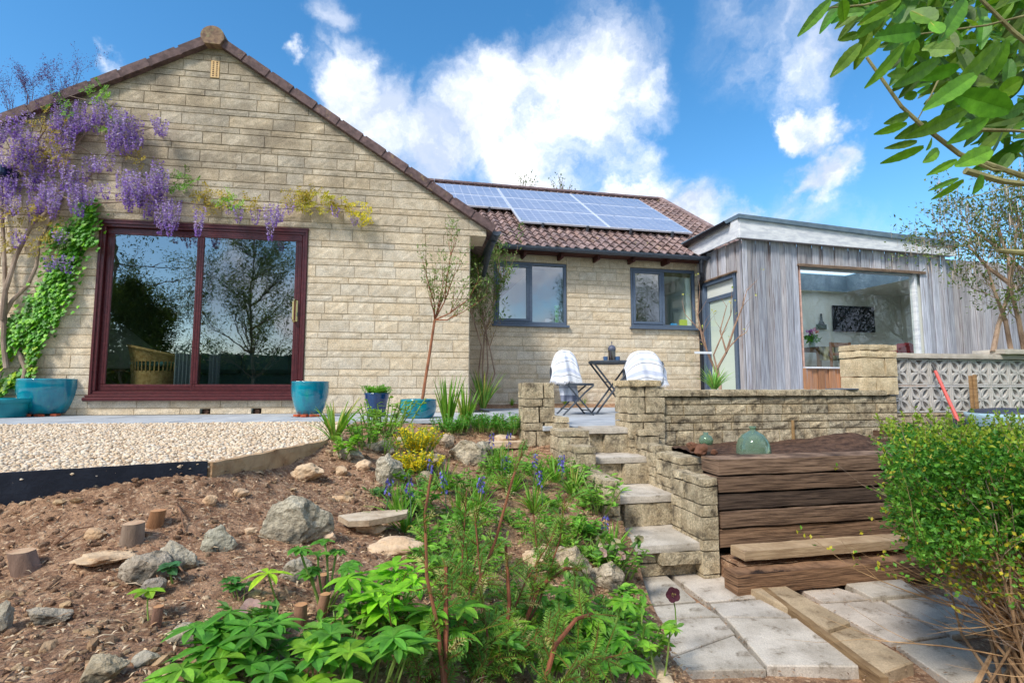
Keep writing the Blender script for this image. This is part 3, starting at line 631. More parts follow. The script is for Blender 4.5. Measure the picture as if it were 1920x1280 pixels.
ph=2*math.pi*(xs-rl)/TW; prof=.024*np.sin(ph)+.010*np.sin(2*ph+.6)
for r in range(rows):
    l0=r*TL-.03; l1=min(l0+TL+.03,rz)
    for c0 in range(0,len(xs)-1,8):
        i0=slice(c0,min(c0+9,len(xs))); t=random.uniform(.72,1.12); tint=random.uniform(-.06,.06); dz=random.uniform(-.003,.003)
        X=xs[i0]; h=prof[i0]+dz; lo=np.stack([RF.o+RF.u*x+RF.w*l0+RF.n*(q+.030) for x,q in zip(X,h)]); hi=np.stack([RF.o+RF.u*x+RF.w*l1+RF.n*(q+.0) for x,q in zip(X,h)]); lb=lo-RF.n*.020
        mb.grid(np.stack([lb,lo,hi],0),(t*(1+tint),t,t*(1-tint)))
build(mb,'pantile_roof',m_tileP,house,smooth=False)
mb=MB()
for k in range(26):
    L=(rr-rl)/26; a=rl+L*k; rough_block(mb,RF.o+RF.w*rz,np.array([RF.u,RF.w,RF.n]),(a,-.10,-.03),(a+L*.96,.10,.075),.06,.004,np.array([1,1,1])*random.uniform(.8,1.1),seed=k)
build(mb,'ridge_tiles',m_tile,house)
mb=MB()
for k in range(rows):
    rough_block(mb,RF.o+RF.w*(k*TL),np.array([RF.u,RF.w,RF.n]),(rr-.03,-.03,-.03),(rr+.11,TL*.95,.085-.0),.05,.003,np.array([1,1,1])*random.uniform(.85,1.2),seed=k+99)
build(mb,'verge_tiles',m_tileP,house)
mb=MB(); # gable end under the right verge and rear slope
e=RF.o+RF.u*rr; rg=e+RF.w*rz; bk=rg+(-C.n*math.cos(PIT)-C.w*math.sin(PIT))*rz
mb.poly([e-RF.n*.04,rg-RF.n*.04,bk,C.pt(rr,0,-7),C.pt(rr,0,0)],(.9,.88,.85)); l=RF.o+RF.u*rl+RF.w*rz; mb.quad(rg,l,l+(bk-rg),bk,(.5,.4,.4)); build(mb,'wing_end_wall',m_stone,house)
mb=MB(); gutter(mb,C.pt(-1.55,eavz+.075,eo+.075),C.pt(cE+.0,eavz+.06,eo+.075),.062); build(mb,'eaves_gutter',m_gutter,house)
mb=MB(); C.box(mb,-2.4,cE+.1,eavz+.02,eavz+.075,.0,eo,.0,(.8,.7,.65))
for px in (912,983,1053,1121,1187,1251): a=C.hit(px,484,.2)[0]; C.box(mb,a-.022,a+.022,eavz-.06,eavz+.06,0,eo-.005,.003)
build(mb,'rafter_feet',M('stained_wood',S(86,50,44),S(66,38,34),12,.7),house)
mb=MB(); a=C.hit(1306,560,.1)[0]; q=lambda z,o,da=0:C.pt(a+da,z,o)
mb.tube([q(eavz+.02,eo+.07,-.03),q(eavz-.22,eo+.07,-.03)],.036,12); mb.tube([q(eavz-.20,eo+.07,-.03),q(eavz-.27,eo+.05,-.0),q(eavz-.40,.12,.06),q(eavz-.48,.09,.075),q(0,.09,.075)],.036,12)
for z in (.5,1.2,1.75): mb.tube([q(z,.09,.075),q(z+.03,.09,.075)],.043,12)
mb.tube([q(eavz+.02,eo+.07,-.03),q(eavz-.06,eo+.07,-.03)],.044,12)
build(mb,'downpipe',m_black,house,smooth=False)
# ---- solar panels (each its own thing)
cols=[rhit(937.8,353.7,.12)[0],rhit(1072.8,363.6,.12)[0],rhit(1200.7,373.4,.12)[0]]; cb=[rhit(968.7,414.2,.12)[0],rhit(1137.5,425.5,.12)[0],rhit(1292,435.3,.12)[0]]
xc=[(p+q)/2 for p,q in zip(cols,cb)]; top=rhit(1072,363.6,.12)[1]; bot=rhit(1137,425.5,.12)[1]; pw=((xc[2]-xc[0])/2); phh=(top-bot)/3
print('panels',xc,top,bot,pw,phh)
def panel():
    o=RF.o+RF.n*.12; ax=np.array([RF.u,RF.w,RF.n]); root=thing('solar_panel','x','solar panel',tuple(o))
    mb=MB(); mb.cbox(o,ax,(.004,.004,-.035),(pw-.004,phh-.004,.0),.003,(.9,.9,.92)); build(mb,'panel_frame',M('panel_backing',S(240,242,250),S(232,236,246),4,.25,spec=.5,coat=.8) if 'panel_backing' not in MATS else MATS['panel_backing'],root)
    mb=MB(); nx,ny=10,6
    for i in range(nx):
        for j in range(ny):
            x0=.03+(pw-.06)*i/nx;x1=.03+(pw-.06)*(i+1)/nx;y0=.03+(phh-.06)*j/ny;y1=.03+(phh-.06)*(j+1)/ny;g=.004;c=.018
            P=[(x0+g+c,y0+g),(x1-g-c,y0+g),(x1-g,y0+g+c),(x1-g,y1-g-c),(x1-g-c,y1-g),(x0+g+c,y1-g),(x0+g,y1-g-c),(x0+g,y0+g+c)]
            mb.poly([o+ax[0]*x+ax[1]*y+ax[2]*.003 for x,y in P],np.ones(3)*random.uniform(.9,1.05))
    build(mb,'cell_grid',m_pane,root)
    for x in (.25,.75):
        mb=MB(); mb.cbox(o,ax,(pw*x-.02,-.03,-.12),(pw*x+.02,.012,-.0),.003,(1.6,1.6,1.6)); build(mb,'mounting_clip',m_metal,root)
    return root
pan=panel(); nm=[['behind the gable verge','in the middle column','in the column beside bare tiles']]
LBL={(0,0):'solar panel half hidden by the gable verge, in the top row under the ridge',(0,1):'solar panel half hidden by the gable verge, lowest of its two-panel column',
(1,0):'solar panel of the middle column, touching the roof ridge',(1,1):'central solar panel with other panels on every side',(1,2):'lowest solar panel of the middle column, overhanging the tiles above the left window',
(2,0):'uppermost solar panel of the column beside the bare tile verge',(2,1):'middle solar panel of the column beside the bare tile verge',(2,2):'lowest solar panel of the end column, nearest the timber extension'}
for i,(cc,rw) in enumerate(LBL):
    o=pan if i==0 else copy_tree(pan); x=xc[0]+(cc-1)*pw; y=top-(rw+1)*phh; o.location=tuple(RF.o+RF.n*.12+RF.u*x+RF.w*y); o['label']=LBL[(cc,rw)]; o['group']='solar panels on the wing roof'
# ------------------------------------------------------------------ timber extension
wallpt=C.pt(cE,0,0)
# its side wall runs forward from the wing wall until the ray of px 1400
d=ray(1401,725); dd=d[:2]/d[1]; nv=C.n[:2]; 
t=np.linalg.solve(np.array([[nv[0],-dd[0]],[nv[1],-dd[1]]]),-wallpt[:2])[0]; cornr=wallpt+C.n*t
EF=Fr.__new__(Fr); EF.o=cornr.copy(); EF.th=R(13.5); EF.u=np.array([math.cos(EF.th),math.sin(EF.th),0]); EF.n=np.array([EF.u[1],-EF.u[0],0]); EF.w=np.array([0,0,1.])
EL=Fr.__new__(Fr); EL.o=wallpt.copy(); EL.u=C.n; EL.n=-C.u; EL.w=EF.w; ELn=t
print('ext side',t,'corner',cornr)
ext=thing('timber_extension','flat roofed garden room clad in weathered grey boards with a picture window','extension',tuple(cornr))
er_=EF.hit(1778,600)[0]; zfb0=EF.hit(1398,446,.12)[1]; zfb1=EF.hit(1776,479,.12)[1]; zft0=EF.hit(1390,410,.12)[1]; zft1=EF.hit(1786,462,.14)[1]; zg0=EF.hit(1388,401,.16)[1]; zg1=EF.hit(1787,452,.16)[1]
we=[EF.hit(1502,560)[0],EF.hit(1722,560)[0]]; wz1=(EF.hit(1503,497)[1]+EF.hit(1720,512)[1])/2; wz0=EF.hit(1515,690)[1]
print('ext z',zfb0,zfb1,zft0,zft1,'win',we,wz0,wz1,'len',er_)
ztop=zfb0
def boards(mb,mb2,fr,a0,a1,z0,ztf,openings,w=(.10,.15),lower=None):
    x=a0;k=0
    while x<a1-.005:
        ww=random.uniform(*w); e=min(x+ww,a1); m=(x+e)/2
        off=.0 if k%2 else .022; lap=-.003 if k%2 else .008; sg=[(z0,ztf(m)-.0)]
        for (b0,b1,y0,y1) in openings:
            if m>b0 and m<b1: sg=[(z0,y0),(y1,ztf(m))]
        for (s,t2) in sg:
            t=random.uniform(.62,1.12); tint=random.uniform(-.03,.07); tgt=mb2 if (mb2 is not None and t2<wz0+.01 and len(sg)>1) else mb
            if t2-s>.02: fr.box(tgt,max(a0,x-lap),min(a1,e+lap),s,t2,off-.018,off+random.uniform(-.001,.002),.003,(t*(1+tint),t,t*(1-tint)))
        x=e;k+=1
mb=MB(); mb2=MB(); zl=lambda a: zfb0+(zfb1-zfb0)*a/er_+.03
boards(mb,mb2,EF,0,er_,0,zl,[(we[0],we[1],wz0,wz1)]); 
for q in (0,.045): EF.box(mb,q-.02,q+.02,0,zfb0,.024,.034,.003)
dA,dB=.12,ELn-.18; dzt=EL.hit(1340,515)[1] if False else 2.13
boards(mb,None,EL,0,ELn,0,lambda a:zfb0+.02,[(dA,dB,-.5,dzt)]); build(mb,'cladding',m_board,ext); build(mb2,'under_window_cladding',m_boardr,ext)
mb=MB() # inner skin so the room is closed, with the two openings
def skin(mb,fr,a0,a1,z0,z1,op,o,col=(1,1,1)):
    b0,b1,y0,y1=op
    for (p,q,r,s) in ((a0,b0,z0,z1),(b1,a1,z0,z1),(b0,b1,y1,z1),(b0,b1,z0,max(y0,z0))):
        if q-p>.001 and s-r>.001: mb.quad(fr.pt(p,r,o),fr.pt(q,r,o),fr.pt(q,s,o),fr.pt(p,s,o),col)
skin(mb,EF,0.03,er_,0,zfb1,(we[0],we[1],wz0,wz1),-.06); skin(mb,EL,0.0,ELn-.03,0,zfb1,(dA,dB,-.1,dzt),-.06)
dep=-2.15; q=EF.pt; zr=min(2.32,zfb1-.06); eR=er_+1.6
mb.quad(q(0,zr,dep),q(eR,zr,dep),q(eR,0.03,dep),q(0,.03,dep)); mb.quad(q(eR,0.03,-.09),q(eR,.03,dep),q(eR,zr,dep),q(eR,zr,-.09)); mb.quad(q(er_,0.03,-.09),q(eR,.03,-.09),q(eR,zr,-.09),q(er_,zr,-.09))
mb.quad(q(0.02,.03,-.06),q(eR,.03,-.06),q(eR,.03,dep),q(0.02,.03,dep),(.6,.5,.4))
# ceiling with an unseen rooflight opening, added to brighten the room
rl0,rl1,ro0,ro1=.35,er_+.0,-.35,-2.0
for (a0,a1,b0,b1) in ((0.03,rl0,-.06,dep),(rl1,eR,-.09,dep),(rl0,rl1,-.06,ro0),(rl0,rl1,ro1,dep)): mb.quad(q(a0,zr,b0),q(a1,zr,b0),q(a1,zr,b1),q(a0,zr,b1))
ir=build(mb,'interior_walls',m_plaster,ext)
mb=MB() # fascia with fall to one side, plus side fascia
def prism(mb,P,off0,off1,n,col=(1,1,1)):     # extrude a polygon of world points along n
    P=[np.asarray(p) for p in P]; A=[p+n*off0 for p in P]; B=[p+n*off1 for p in P]; k=len(P); mb.poly(A,col); mb.poly(B[::-1],col)
    for i in range(k): mb.quad(A[i],B[i],B[(i+1)%k],A[(i+1)%k],col)
X1=er_+.12
prism(mb,[q(-.12,zfb0),q(X1,zfb1),q(X1,zft1),q(-.12,zft0)],.10,.13,EF.n)
ql=lambda a,z:EL.pt(a,z); prism(mb,[ql(-.35,zfb0),ql(ELn+.118,zfb0),ql(ELn+.118,zft0),ql(-.35,zft0)],.118,.145,EL.n)
build(mb,'fascia',m_fascia,ext)
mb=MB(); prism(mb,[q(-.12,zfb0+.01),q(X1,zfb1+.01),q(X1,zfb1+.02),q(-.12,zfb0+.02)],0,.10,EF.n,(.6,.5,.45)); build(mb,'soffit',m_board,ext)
mb=MB(); prism(mb,[q(-.16,zft0-.002),q(X1+.02,zft1-.002),q(X1+.02,zg1),q(-.16,zg0)],.10,.17,EF.n); prism(mb,[ql(-.35,zft0-.002),ql(ELn+.168,zft0-.002),ql(ELn+.168,zg0),ql(-.35,zg0)],.12,.16,EL.n)
# roof deck with the added rooflight
for (a0,a1,b0,b1) in ((-.14,rl0,.10,dep),(rl1,X1,.10,dep),(rl0,rl1,.10,ro0),(rl0,rl1,ro1,dep)):
    f=lambda a: zg0+(zg1-zg0)*(a+.14)/(X1+.14)-.05
    mb.quad(q(a0,f(a0),b0),q(a1,f(a1),b0),q(a1,f(a1),b1),q(a0,f(a0),b1))
for (a0,b0,a1,b1) in ((rl0,ro0,rl1,ro0),(rl1,ro0,rl1,ro1),(rl1,ro1,rl0,ro1),(rl0,ro1,rl0,ro0)): mb.quad(q(a0,zr,b0),q(a1,zr,b1),q(a1,zr+.35,b1),q(a0,zr+.35,b0),(1.6,1.6,1.6))
rlq=[q(rl0,zr+.36,ro0),q(rl1,zr+.36,ro0),q(rl1,zr+.36,ro1),q(rl0,zr+.36,ro1)]; mo=MB(); mo.poly(rlq); mat_o=bpy.data.materials.new('opal_sheet'); mat_o.use_nodes=True; no_=mat_o.node_tree; no_.nodes.clear(); oo=no_.nodes.new('ShaderNodeOutputMaterial'); tl=no_.nodes.new('ShaderNodeBsdfTranslucent'); tl.inputs[0].default_value=(.9,.9,.9,1); no_.links.new(tl.outputs[0],oo.inputs[0]); build(mo,'added_rooflight_sheet',mat_o,ext)  # translucent sheet added to spread daylight into the room below
build(mb,'roof_covering',M('slate_blue_trim',S(112,130,142),S(94,112,126),6,.5,.1,40),ext)
mb=MB(); gutter(mb,EL.pt(ELn-.05,zft0+.01,.20),EL.pt(-.30,zft0-.02,.20),.058); mb.tube([EL.pt(-.2,zft0-.06,.2),EL.pt(-.24,zft0-.2,.16),EL.pt(-.05,eavz+.1,.16)],.033,10); build(mb,'side_gutter',m_black,ext)
mb=MB() # picture window
EF.box(mb,we[0],we[1],wz0-.005,wz0+.02,-.10,.05,.004); EF.box(mb,we[1]-.055,we[1]-.002,wz0+.02,wz1-.01,-.1,-.005,.004); EF.box(mb,we[0]+.002,we[0]+.02,wz0+.02,wz1-.01,-.1,-.005,.004,(.8,.5,.4)); EF.box(mb,we[0]+.021,we[1]-.056,wz1-.05,wz1-.01,-.1,-.03,.004,(.5,.55,.6))
pwn=build(mb,'picture_window',m_fascia,ext)
pane(EF,we[0]+.02,we[1]-.055,wz0+.02,wz1-.05,-.06,m_glass2,pwn)
mb=MB(); EF.box(mb,we[0]-.05,we[1]+.14,wz1-.01,wz1+.018,-.04,.055,.003); EF.box(mb,we[0]-.05,we[1]+.14,wz1-.028,wz1-.011,.045,.055,.001); build(mb,'window_canopy',m_sleeper,pwn)
mb=MB() # side door
EL.box(mb,dA,dA+.06,0,dzt,-.08,.02,.004); EL.box(mb,dB-.05,dB,0,dzt,-.08,.02,.004); EL.box(mb,dA+.061,dB-.051,dzt-.06,dzt,-.08,.02,.004)
dr_=build(mb,'side_door',m_frameg,ext); mb=MB(); a,b=dA+.07,dB-.055
frame_rect(mb,EL,a,b,.02,dzt-.28,.07,-.05,-.015,.004); build(mb,'door_leaf',m_frameg,dr_); pane(EL,a+.07,b-.07,.09,dzt-.35,-.03,m_glass2,dr_)
mb=MB(); EL.box(mb,a+.07,b-.07,.09,dzt-.35,-.06,-.045,0); EL.box(mb,a,b,dzt-.27,dzt-.065,-.06,-.045,0,(.8,.8,.8)); build(mb,'door_blind',m_plaster,dr_)
mb=MB(); EL.box(mb,dA-.04,dB+.05,dzt+.003,dzt+.03,-.01,.05,.003); build(mb,'door_canopy',m_sleeper,dr_)
# further cladding fence right of the extension
F2=Fr.__new__(Fr); F2.o=EF.pt(er_,0,-.05); F2.th=R(13.5); F2.u=EF.u; F2.n=EF.n; F2.w=EF.w
mb=MB(); boards(mb,None,F2,0.0,2.6,0,lambda a:zfb1-.02+.0*a,[],(.14,.22)); solo(mb,'board_fence',m_board,'tall screen of vertical grey boards beyond the extension, behind the shrub','fence',tuple(F2.pt(1.3,0)))
# ------------------------------------------------------------------ stairs, pillars, terrace wall
VT=-T.n                                         # towards the house
def ortho(fr): return np.array([fr.u,-fr.n,fr.w])
AX=ortho(T)
steps=thing('garden_steps','four broad stone steps with pale slab treads climbing between stepped block walls','steps',(.9,3.6,LOWZ))
DS=[4.10,3.84,3.42,3.03]; XR=[.965,1.04,1.108,1.150]; XL=[.60,.57,.60,.60]; ZS=[0,-.195,-.39,-.585]
def wb(mb,x0,x1,y0,y1,z0,z1,amp=.006,col=(1,1,1),seed=0.,seg=.03):     # rough block by world x at its front and depth range
    rough_block(mb,(x0,y0,0),AX,(0,0,z0),(x1-x0,(y1-y0),z1),seg,amp,col,seed)
for i in range(4):
    back=DS[i-1]+.06 if i else 4.36
    mb=MB(); wb(mb,XL[i],XR[i],DS[i],back,ZS[i]-.045,ZS[i],.0035,np.ones(3)*random.uniform(.95,1.05),i*3.,.05); build(mb,'tread',m_slab,steps)
    mb=MB(); x=XL[i]-.04
    zb=ZS[i]-.195
    for (w,) in (((.30,) if i%2 else (.17,)),((.26,) if i%2 else (.4,))):
        e=min(x+w,XR[i]+.03) if x>XL[i] else x+w; wb(mb,x,e-.006,DS[i]+.035,DS[i]+.2,zb-.0,ZS[i]-.047,.007,np.ones(3)*random.uniform(.8,1.05),i*5.+w*9); x=e
    if i==3:
        mb=MB(); wb(mb,XL[i]-.1,XR[i]+.0,DS[i]+.03,DS[i]+.3,-.78,-.705,.007,(.9,.9,.9),3.); wb(mb,XL[i]-.1,XR[i]-.3,DS[i]+.035,DS[i]+.3,-.70,ZS[i]-.047,.007,(1,1,1),4.);wb(mb,XR[i]-.292,XR[i]+.03,DS[i]+.035,DS[i]+.3,-.70,ZS[i]-.047,.007,(.9,.9,.9),8.)
    build(mb,'riser',m_stone_old,steps)
def wing(pcs,name):
    mb=MB();k=0
    for (px,py,D,x0w,x1w,back,zbot) in pcs:       # px,py: top right front corner on the picture of depth D
        z1=atD(px,py,D)[2]; z=z1; hh=[.05,.105,.068,.13,.066,.13,.066,.13]
        j=0
        while z>zbot+.01:
            h=min(hh[j%8],z-zbot); y=D
            while y<back-.02:
                e=min(y+random.uniform(.16,.30),back); e=back if back-e<.07 else e
                wb(mb,x0w+(y-D)*-.2,x1w+(y-D)*-.2-random.uniform(0,.004),y+.003,e-.003,z-h+.003,z,.005 if j else .008,np.ones(3)*random.uniform(.78,1.12)*(1.12 if j==0 else 1),k*1.7)
                y=e;k+=1
            z-=h;j+=1
    build(mb,name,m_stone_old,steps)
wing([(1060,782,4.22,.355,.47,4.6,-.4),(1109,808,3.93,.36,.60,4.22,-.5),(1113,838,3.72,.45,.605,3.93,-.6),(1160,900,3.24,.560,.672,3.72,-.80)],'left_wing_wall')
wing([(1245,806,4.05,.985,1.15,4.4,-.6),(1280,836,3.80,1.03,1.17,4.05,-.6),(1322,858,3.45,1.10,1.27,3.80,-.7),(1342,897,3.10,1.105,1.215,3.46,-.80)],'right_wing_wall')
def pillar(name,x0,y0,w,dpt,z0,z1,label,parent=None,mat=None,capo=None):
    r=random.Random(x0*100); mb=MB(); z=z1; j=0; hs=[.066,.132] if name=='pillar' else [.10,.06,.13]
    hs=hs if capo is None else capo
    while z>z0+.01:
        h=min(hs[j%len(hs)],z-z0); s=w*(r.uniform(.35,.65)); 
        if j%2==0 and h<.08: wb(mb,x0,x0+w,y0,y0+dpt,z-h+.003,z,.007,np.ones(3)*r.uniform(.85,1.12),j*2.3)
        else:
            wb(mb,x0,x0+s-.003,y0,y0+dpt,z-h+.003,z,.007,np.ones(3)*r.uniform(.8,1.1),j*2.3); wb(mb,x0+s+.003,x0+w,y0+s*.2,y0+dpt,z-h+.003,z,.007,np.ones(3)*r.uniform(.8,1.1),j*2.9+.7)
        z-=h;j+=1
    return mb
p=atD(984,717,4.30); q=atD(1041,717,4.30)
mb=pillar('pillar',p[0],4.30,q[0]-p[0],.26,-.36,atD(1010,717,4.30)[2],'',capo=[.134,.066,.13,.066,.13,.1])
solo(mb,'stone_pillar',m_stone_old,'square block pillar left of the steps with plants at its foot','pillar',(p[0]+.12,4.4,-.3))
# terrace wall
tw=thing('terrace_wall','low block retaining wall with flat coping, running from the steps to the pierced screen','wall',tuple(T.pt(1,-.2)))
a1=T.hit(1681,760)[0]; ztw=T.hit(1450,742)[1]
mb=MB(); stone_wall(mb,T,.0,a1,-.42,ztw,(),(),courses=(.062,.085,.062,.066,.112,.062),wid=(.13,.26),rnd=random.Random(5),jit=.010,gap=.004,vgap=.9,tv=(.8,1.1),mortar=(.6,.57,.5))
build(mb,'wall_face',m_stone_old,tw)
mb=MB(); x=.0
for k in range(5):
    e=x+(a1-.13)/5; rough_block(mb,T.o,AX,(x+.002,-.035,ztw),(e-.003,.2,ztw+.052+.002*(k%2)),.04,.006,np.ones(3)*random.uniform(.9,1.1),k*3.1); x=e
build(mb,'coping',m_stone_old,tw)
mb=MB(); T.box(mb,.04,a1,-.6,ztw-.002,-.25,-.02,0,(.6,.6,.55)); build(mb,'wall_core',m_soild,tw)
x0=T.pt(-.27,0,.035); mb=pillar('p2',x0[0],x0[1],.30,.30,-.36,.325,'',capo=[.085,.132,.066,.13,.066]); build(mb,'end_pillar',m_stone_old,tw)
p=atD(1172,716,4.2); mb=MB(); wb(mb,x0[0]-.012,x0[0]+.275,x0[1]-.02,x0[1]+.3,.325,.325+.05,.009,(1.25,1.2,1.1),2.); build(mb,'cap_stone',m_stone_old,tw)
pa=[T.hit(1613,700)[0],T.hit(1679,700)[0]]; pz=T.hit(1645,646)[1]
mb=MB(); z=ztw; j=0
for h in (.13,.135,.05,.045):
    s=(pa[0]+pa[1])/2+(.06 if j%2 else -.05)
    for (u0,u1) in (((pa[0],s-.003),(s+.003,pa[1])) if j<2 else ((pa[0]-.008,pa[1]+.004),)): rough_block(mb,T.o,AX,(u0,-.025,z+.003),(u1,.22,min(z+h*(pz-ztw)/.36,pz)),.035,.008,np.ones(3)*random.uniform(.9,1.12),j*3+u0)
    z+=h*(pz-ztw)/.36;j+=1
build(mb,'wall_pier',m_gold,tw)
# pierced screen wall
SW=Fr.__new__(Fr); SW.o=T.pt(a1,0,-.10); SW.u=T.u; SW.n=T.n; SW.w=T.w; SW.th=T.th
bw=[SW.hit(1707,720)[0],SW.hit(1746,720)[0]]; bs=bw[1]-bw[0]; zt=SW.hit(1720,672)[1]; zm=SW.hit(1720,721.5)[1]; zb=SW.hit(1720,774)[1]; bh=(zt-zb)/2
print('breeze block',bs,bh,zt,zb)
scr=thing('pierced_screen_wall','screen wall of white concrete blocks pierced with a leaf star pattern','screen wall',tuple(SW.pt(.6,zb)))
ORIG=SW.pt(bw[0]-bs,zb)
def breeze():
    mb=MB(); ax=ortho(SW); o=ORIG; t=.018; dpt=.075; g=.0025
    for (lo,hi) in (((g,0,g),(bs-g,dpt,t)),((g,0,bh-t),(bs-g,dpt,bh-g)),((g,0,t+.0003),(t,dpt,bh-t-.0003)),((bs-t,0,t+.0003),(bs-g,dpt,bh-t-.0003))): mb.cbox(o,ax,lo,hi,.003)
    cx,cz=bs/2,bh/2
    for sx in (-1,1):
        for sz in (-1,1):
            for side in (-1,1):
                n=9; tt=np.linspace(0,1,n); ex_,ez_=sx*(bs/2-t*.8),sz*(bh/2-t*.8); L=math.hypot(ex_,ez_); nx,nz=-ez_/L,ex_/L
                bul=side*.23*L*np.sin(math.pi*tt); X=cx+ex_*tt+nx*bul; Zq=cz+ez_*tt+nz*bul; wd=.0125
                dX=np.gradient(X);dZ=np.gradient(Zq);l=np.hypot(dX,dZ);ox,oz=-dZ/l*wd,dX/l*wd
                def W3(x,z,y): return o+ax[0]*x+ax[2]*z+ax[1]*y
                for k in range(n-1):
                    A=[(X[k]-ox[k],Zq[k]-oz[k]),(X[k+1]-ox[k+1],Zq[k+1]-oz[k+1]),(X[k+1]+ox[k+1],Zq[k+1]+oz[k+1]),(X[k]+ox[k],Zq[k]+oz[k])]
                    y0=.006; f=[W3(*a,y0) for a in A]; b=[W3(*a,dpt-.006) for a in A]; mb.poly(f); mb.poly(b)
                    for e in ((0,1),(2,3)): mb.quad(f[e[0]],f[e[1]],b[e[1]],b[e[0]])
    mb.tube([o+ax[0]*cx+ax[2]*cz+ax[1]*.004,o+ax[0]*cx+ax[2]*cz+ax[1]*(dpt-.004)],[.016,.016],10)
    return build(mb,'breeze_block',m_concrete,scr)
b0=breeze(); first=True
for r in range(2):
    for c in range(10):
        o=b0 if first else b0.copy()
        if not first: COL.objects.link(o); o.parent=scr
        first=False; o.location=tuple(SW.u*(c*bs)+np.array([0,0,r*bh]))
mb=MB(); x=bw[0]-bs-.03
for k in range(4): rough_block(mb,SW.o,AX,(x,-.03,zt+.002),(x+.62,.12,zt+.05),.05,.0035,np.array([1.,.93,.84])*random.uniform(.95,1.05),k*2.2); x+=.625
build(mb,'screen_coping',m_concrete,scr)
mb=MB(); stone_wall(mb,SW,bw[0]-bs,3.2,-.45,zb,(),(),courses=(.062,),wid=(.18,.28),rnd=random.Random(15),jit=.010); build(mb,'screen_base',m_stone_old,scr)
mb=MB(); SW.box(mb,bw[0]-bs,3.2,-.6,zb-.002,-.12,-.015,0); build(mb,'screen_core',m_soild,scr)
# slab edges lying further back on the terrace (stone planter rims behind the screen)
mb=MB(); c=atD(1862,655,5.1); rough_block(mb,c,AX,(-.0,-.1,-.05),(.9,.2,.0),.05,.004,(1,.95,.85)); solo(mb,'stone_ledge',m_concrete,'pale stone ledge behind the pierced screen at the foot of the shrub','ledge',tuple(c))
# ------------------------------------------------------------------ sleeper wall
SF=Fr(1342,3.14,12.0)
tops=[-.095,-.185-.03,-.345,-.475,-.60,-.715]
tops=[SF.hit(1400,v)[1] for v in (860,893,925,957,990,1027)]
sleepLBL=['topmost weathered sleeper, with a large knot and curved grain','second sleeper from the top, dark brown with a charred left end','black stained middle sleeper of the retaining wall','fourth sleeper down, greyish brown with a small knot','lowest and palest brown sleeper of the retaining wall, above the loose timber']
for i in range(5):
    z1,z0=tops[i],tops[i+1]; mb=MB()
    rough_block(mb,SF.o,AX,(.0+random.uniform(-.01,.012),random.uniform(-.012,.01),z0+.009),(2.7,.2,z1),.035,.0055,[(1,.94,.90),(.72,.66,.62),(.36,.35,.37),(.78,.72,.68),(1.05,.92,.80)][i],i*5.3,5)
    solo(mb,'timber_sleeper',m_sleeper,sleepLBL[i],'sleeper',tuple(SF.pt(1.3,z0)),'sleepers of the retaining wall')
TB=Fr(1385,2.96,12.0)
z1=TB.hit(1400,1033)[1]; z0=TB.hit(1400,1052)[1]; mb=MB(); rough_block(mb,TB.o,AX,(0,0,z0),(1.9,.13,z1),.05,.003,(1,1,1),2.2); solo(mb,'sawn_timber',m_timber,'pale sawn timber lying on soil in front of the sleeper wall','timber',tuple(TB.pt(.9,z0)))
TB2=Fr(1378,2.86,13.0); z1=-.672; z0=LOWZ; mb=MB(); rough_block(mb,TB2.o,AX,(-.03,0,z0),(1.35,.12,z1),.03,.005,(1.0,.82,.66),4.2,7); solo(mb,'timber_sleeper',m_sleeper,'reddish brown sleeper at the edge of the lower path, below the pale sawn timber','sleeper',tuple(TB2.pt(.6,z0)),'sleepers of the retaining wall')
def patch(fr,a0,a1,o0,o1,z,name,mat,amp=1.6,n=70,zs=lambda a,o:0):
    A,O=np.meshgrid(np.linspace(a0,a1,n),np.linspace(o0,o1,max(12,int(n*(o1-o0)/(a1-a0)))),indexing='ij'); P=fr.o+A[...,None]*fr.u+O[...,None]*fr.n; P[...,2]=z+bump2(P[...,0],P[...,1])*amp+zs(A,O); mb=MB(); mb.grid(P); return build(mb,name,mat,smooth=True)
patch(SF,.0,2.7,-.02,.17,-.668,'tier_soil',m_soil,.6)['kind']='structure'
mb=MB(); SF.box(mb,.0,2.7,-.86,-.682,-.1,.17,0); build(mb,'tier_fill',m_soil)['kind']='structure'
patch(T,.0,2.6,.0,.99,-.145,'upper_bed_soil',m_soild,1.3,110,lambda a,o:.09*np.exp(-((a-1.42)/.3)**2-((o-.35)/.28)**2)-.07*(o/1.1)**6)['kind']='structure'
mb=MB(); T.box(mb,.0,3.2,-1.2,-.2,.02,.95,0,(.6,.5,.5)); build(mb,'bed_fill',m_soild)['kind']='structure'
